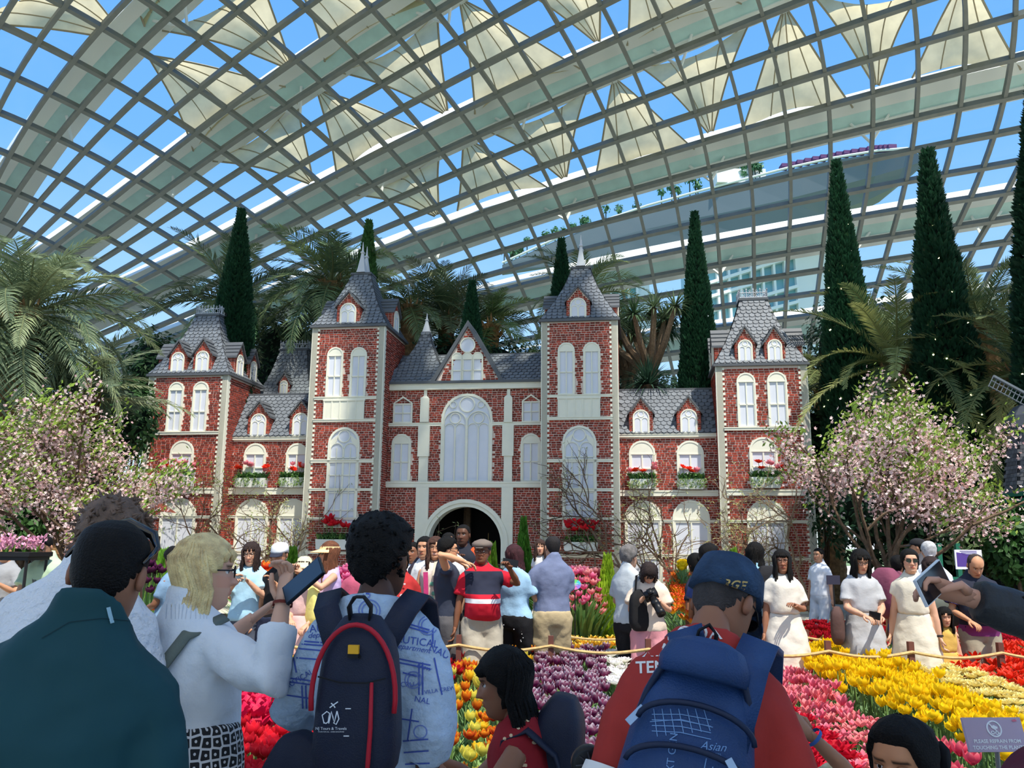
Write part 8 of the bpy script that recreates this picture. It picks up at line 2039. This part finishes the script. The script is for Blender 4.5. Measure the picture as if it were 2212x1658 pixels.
decal(bag, strokes([[(-6, 0), (6, 0)]], 2.2), 752, 1530, 'stitch_mark', wp, parent=bag); decal(bag, strokes([[(-6, 0), (6, 0)]], 2.2), 748, 1589, 'stitch_mark', wp, parent=bag)
K4, U4 = p4.k, p4.U
for s_ in (-1, 1):
    mb = MB(); ribbon(mb, [K4 * (U4 @ Vector(v)) for v in ((s_ * .045, -.165, 1.285), (s_ * .075, -.172, 1.345), (s_ * .118, -.135, 1.43), (s_ * .135, -.05, 1.468), (s_ * .138, .06, 1.44), (s_ * .13, .165, 1.34), (s_ * .13, .19, 1.2))], .072, .012, (1, 0, .25 * -s_)); so_ = mb.obj('shoulder_strap', nav, None, True); so_.parent = bag; so_.matrix_parent_inverse = Matrix(); so_.matrix_local = bag.matrix_world.inverted() @ p4.MW
heldw('sling_bag', bagbody(.2, .12, .2, .85), nav, 'dark navy sling bag at the left hip of the patterned shirt man', 'bag', 645, 1668, 2.55, -20, 0, 25)
# crouching woman
p5 = person('crouching woman with long black wavy hair in red floral top', 1078, 1402, 3.4, 82, (142, 98, 74), 'long', top=dict(c=(140, 26, 36), sleeve=0, loose=.014), bottom=dict(c=(40, 44, 62), kind='trousers'), drop=.50, lean=14, hlen=.36, fem=True, hl=('px', 925, 1634, 3.12), hr=(.1, .5, .75), hy=8, back=1.7, W=1.0, vox=.014, pol=((-.4, -.2, -1), (.5, -.2, -.8)), foot=((0, .15, 0), (0, .05, 0)))
fl = mat('blossom_print', (220, 190, 150), .8); r = random.Random(3)
for k in range(16): x, y = r.uniform(-45, 60), r.uniform(-60, 60); decal(p5.top, strokes([circ(x, y, 2.2, 7)], 3.6), 1110, 1600, 'blossom_print', fl, parent=p5.root)
heldw('rucksack', bagbody(.30, .2, .42, .8), nav, 'navy rucksack on the back of the crouching woman', 'bag', 1200, 1630, 3.42, 80, 10, 0)
K5, U5 = p5.k, p5.U; mb = MB(); ribbon(mb, [K5 * (U5 @ Vector(v)) for v in ((-.10, -.15, 1.12), (-.11, -.14, 1.30), (-.105, -.06, 1.405), (-.10, .04, 1.39), (-.11, .12, 1.2))], .045, .008, (1, 0, .3)); held(p5, 'rucksack_strap', mb, nav, 'navy rucksack strap over the red floral top', 'strap', Matrix())
mb = MB(); mb.loft([[(r2 * math.cos(a * .2618), y, r2 * math.sin(a * .2618)) for a in range(24)] for y, r2 in ((-.02, .036), (-.018, .044), (.02, .044), (.03, .036))]); fo = heldw('handheld_fan', mb, mat('camera_black', (22, 22, 24), 0.4), 'round black handheld fan at the bottom edge beside the red shirt man', 'fan', 1272, 1650, 2.2, 0)
for k in range(9): m_ = MB(); m_.tube([(.012 * math.cos(k * .698), -.024, .012 * math.sin(k * .698)), (.034 * math.cos(k * .698 + .3), -.024, .034 * math.sin(k * .698 + .3))], .0022, 4); m_.obj('blade', mat('dark_grey_plastic', (62, 62, 66), .4), fo)
m_ = MB(); m_.tube([(0, 0, -.04), (0, 0, -.14)], .014, 8); m_.obj('grip', mat('camera_black', (22, 22, 24), 0.4), fo)
# red shirt man
red6 = mat('brick_red_jersey', (168, 50, 42), .8, .08, 5, bump=.3, bscale=8)
p6 = person('man in red shirt and blue denim cap with large blue rucksack', 1588, 1226, 2.28, -14, (146, 100, 76), 'crop', (60, 54, 52), top=dict(c=red6, neck=1.455, loose=.032, sleeve=.66, hem=.72), bottom=dict(c=(60, 62, 70)), W=.92, sw=1.04, lean=20, roll=7, hp=20, hy=-26, hrl=4, belly=.06, hat=('cap', mat('faded_denim', (44, 66, 92), .85, .3, 18, bump=.4, bscale=120)), glasses='sun', vox=.013, hl=(-.2, .22, .9), hr=(.22, .22, .9), pol=((-.2, -.7, -.5), (.2, -.7, -.5)))
gold6 = mat('ochre_embroidery', (176, 150, 92), .8)
decal(p6.hat, text_mesh('LRGE', 27, gold6, shear=.3, bold=.6), 1578, 1262, 'embroidery', gold6, rot=-.12, parent=p6.hat)
wr = mat('white_shirt_print', (232, 226, 220), .75)
for s_, px, py, sz, rt in (('SODA', 1500, 1368, 44, .04), ('MIAMI', 1436, 1404, 38, .04), ('TENNIS', 1434, 1440, 36, .04), ('CLUB', 1590, 1372, 40, -.14)):
    if s_ != 'CLUB': decal(p6.top, text_mesh(s_, sz, wr, bold=.7), px, py, 'lettering', wr, rot=rt, parent=p6.root)
for s_ in (-1, 1):
    S, E, T = p6.jt[s_]; mb = MB(); e = S.lerp(E, .93); mb.tube([S.lerp(E, .87) * p6.k, S.lerp(E, .98) * p6.k], [.086 * p6.k, .09 * p6.k], 16, False); mb.obj('white_cuff', wr, p6.root, True)
bag6 = heldw('rucksack', bagbody(.31, .2, .44, .66, e=.7, bulge=.22), blu, 'large blue rucksack with zips on the red shirt man', 'bag', 1486, 1640, 1.97, -10, -16, 12)
def b6(mb, nm, m, smooth=True): return mb.obj(nm, m, bag6, smooth)
dz = mat('dark_zip', (22, 34, 60), .5)
for zz, w_, dp in ((.07, .125, -.112), (-.02, .135, -.126)):
    mb = MB(); mb.tube([(w_ * math.sin(a), dp * (.72 + .28 * math.cos(a * .9)), zz + .055 * math.cos(a) - .02) for a in [-1.5 + 3 * k / 16 for k in range(17)]], .0065, 6); b6(mb, 'zip', dz)
mb = MB(); mb.tube([(.125 * math.sin(a), -.085 * math.cos(a * .8), .03 + .205 * math.cos(a)) for a in [-1.9 + 3.8 * k / 22 for k in range(23)]], .008, 6); b6(mb, 'piping', dz)
mb = MB(); mb.loft([[(.10 * f * math.cos(a * .3927), -.055 + .075 * f2 * math.sin(a * .3927), z) for a in range(16)] for f, f2, z in ((1, 1, .165), (1.02, 1.05, .20), (.85, .9, .235), (.5, .5, .252))]); b6(mb, 'top_lid', blu)
mb = MB(); ribbon(mb, [(-.025, .03, .24), (-.02, .01, .285), (0, 0, .30), (.02, .01, .285), (.025, .03, .24)], .022, .006, (0, 1, 0)); b6(mb, 'carry_loop', blk2)
silver = mat('zip_silver', (170, 176, 184), .3, metal=.8)
for x, y, z, tl in ((-.13, -.085, .055, .6), (.085, -.13, -.005, -.7)): mb = MB(); mb.box(-.008, .008, -.004, .004, -.024, .024); mb.xf(Matrix.Translation((x, y, z)) @ Matrix.Rotation(tl, 4, 'Y')); b6(mb, 'zip_pull', silver, False)
lt = mat('pale_blue_print', (110, 146, 190), .6)
decal(bag6, strokes([[(-66, -2 - 0 * k), (0, 3), (70, -14)] for k in range(1)] + [[(-58 + 18 * k, 26), (-50 + 19 * k, -34 + 2 * k)] for k in range(7)] + [[(-62, 14 - 12 * k), (0, 14 - 13 * k), (66, 2 - 14 * k)] for k in range(4)], 1.8), 1470, 1556, 'printed_mesh', lt, parent=bag6)
decal(bag6, text_mesh('Asian', 26, lt, shear=.35), 1540, 1612, 'lettering', lt, rot=-.1, parent=bag6); decal(bag6, text_mesh('SPORTS', 8, lt), 1544, 1629, 'lettering', lt, rot=-.1, parent=bag6); decal(bag6, text_mesh('NEXT GEN', 24, lt), 1450, 1640, 'lettering', lt, rot=1.45, parent=bag6)
decal(bag6, strokes([[(0, 0), (-12, -60)], [(14, -20), (4, -70)], [(-14, 18), (-26, -40)]], 2.4), 1540, 1655, 'printed_slashes', lt, parent=bag6); decal(bag6, text_mesh('4x4', 12, lt, shear=.3), 1532, 1530, 'lettering', lt, parent=bag6)
K6, U6 = p6.k, p6.U
for s_ in (-1, 1):
    mb = MB(); ribbon(mb, [K6 * (U6 @ (Vector(v) + Vector((.05 if s_ < 0 else .02, 0, 0)))) for v in ((s_ * .05, -.20, 1.18), (s_ * .07, -.19, 1.28), (s_ * .085, -.165, 1.37), (s_ * .105, -.10, 1.445), (s_ * .12, -.01, 1.45), (s_ * .125, .1, 1.40), (s_ * .125, .2, 1.3))], .085, .016, (1, 0, .3 * -s_)); so_ = mb.obj('shoulder_strap', blu, None, True); so_.parent = bag6; so_.matrix_local = bag6.matrix_world.inverted() @ p6.MW
# child with a raised hand, girl with a bow, two arms from the right
p8 = person('child in cream floral blouse raising one hand by the ruffled red tulips', 1650, 1500, 2.62, -12, (176, 126, 96), 'bob', top=dict(c=mat('cream_floral', (226, 218, 186), .85, .1, 24, c2=(196, 178, 130)), loose=.035, sleeve=.42), bottom=dict(c=(120, 110, 100)), hr=('px', 1752, 1588, 2.42), hsc=1.15, W=1.1, vox=.013, pol=((-.7, -.5, -.5), (1, -.1, -.6)), curl=(.5, .75), pal=(0, -60))
E, T = p8.jt[1][1], p8.jt[1][2]; mb = MB(); mb.tube([E.lerp(T, .93) * p8.k, E.lerp(T, .99) * p8.k], .042 * p8.k, 14, False); mb.obj('blue_wristband', cloth((70, 110, 180)), p8.root, True)
p7 = person('girl with black bow in tied hair at the bottom right looking down', 1945, 1555, 2.1, 132, (196, 138, 100), 'tied', top=dict(c=(220, 214, 206), loose=.02), bottom=dict(c=(80, 90, 120)), hsc=1.22, hp=2, fem=True, vox=.013)
M = Matrix.Scale(p7.k, 4) @ p7.Hd; mb = MB()
for s_ in (-1, 1): mb.loft([[tuple(M @ Vector((s_ * x, -.105 + .018 * math.sin(a * .785), .13 + w_ * math.cos(a * .785)))) for a in range(8)] for x, w_ in ((0, .014), (.03, .034), (.07, .045), (.085, .03))])
mb.obj('black_bow', cloth((18, 18, 22), 'velvet', .02), p7.root, True)
p9 = person('person in black jacket reaching in from the right edge with a phone', 2430, 1076, 2.4, 82, (206, 150, 122), 'short', top=dict(c=mat('black_crinkle_jacket', (44, 46, 48), .5, .1, 10, bump=.6, bscale=20), loose=.022, sleeve=.97), bottom=dict(c=(40, 40, 46)), hl=('px', 2088, 1287, 2.25), pol=((-.2, -.1, -1), (.7, -.5, -.5)), vox=.012, curl=(.7, .5), pal=(35, 0))
o = heldw('phone', MB().box(-.036, .036, -.004, .004, -.074, .074), mat('white_phone_case', (222, 224, 226), .4), 'phone with white edge held by the black sleeve at the right', 'phone', 2014, 1258, 2.24, 8, -28, 66, False); MB().box(-.033, .033, -.0055, -.0038, -.07, .07).obj('screen', mat('dark_screen', (24, 28, 34), .1, spec=.7), o)
p10 = person('person in maroon top cut by the bottom right corner', 2350, 1258, 1.45, 20, (150, 104, 80), 'short', top=dict(c=(86, 26, 46), loose=.03, sleeve=.9), bottom=dict(c=(50, 40, 50)), W=1.12, vox=.014)
# ------------------------------------------------------------------ finish the bodies, then print on the clothes
bpy.context.view_layer.update()
_dg = bpy.context.evaluated_depsgraph_get()
for fn in LATE: fn(_dg)
bpy.context.view_layer.update()
_dg = bpy.context.evaluated_depsgraph_get()
for fn in LATE2: fn(_dg)
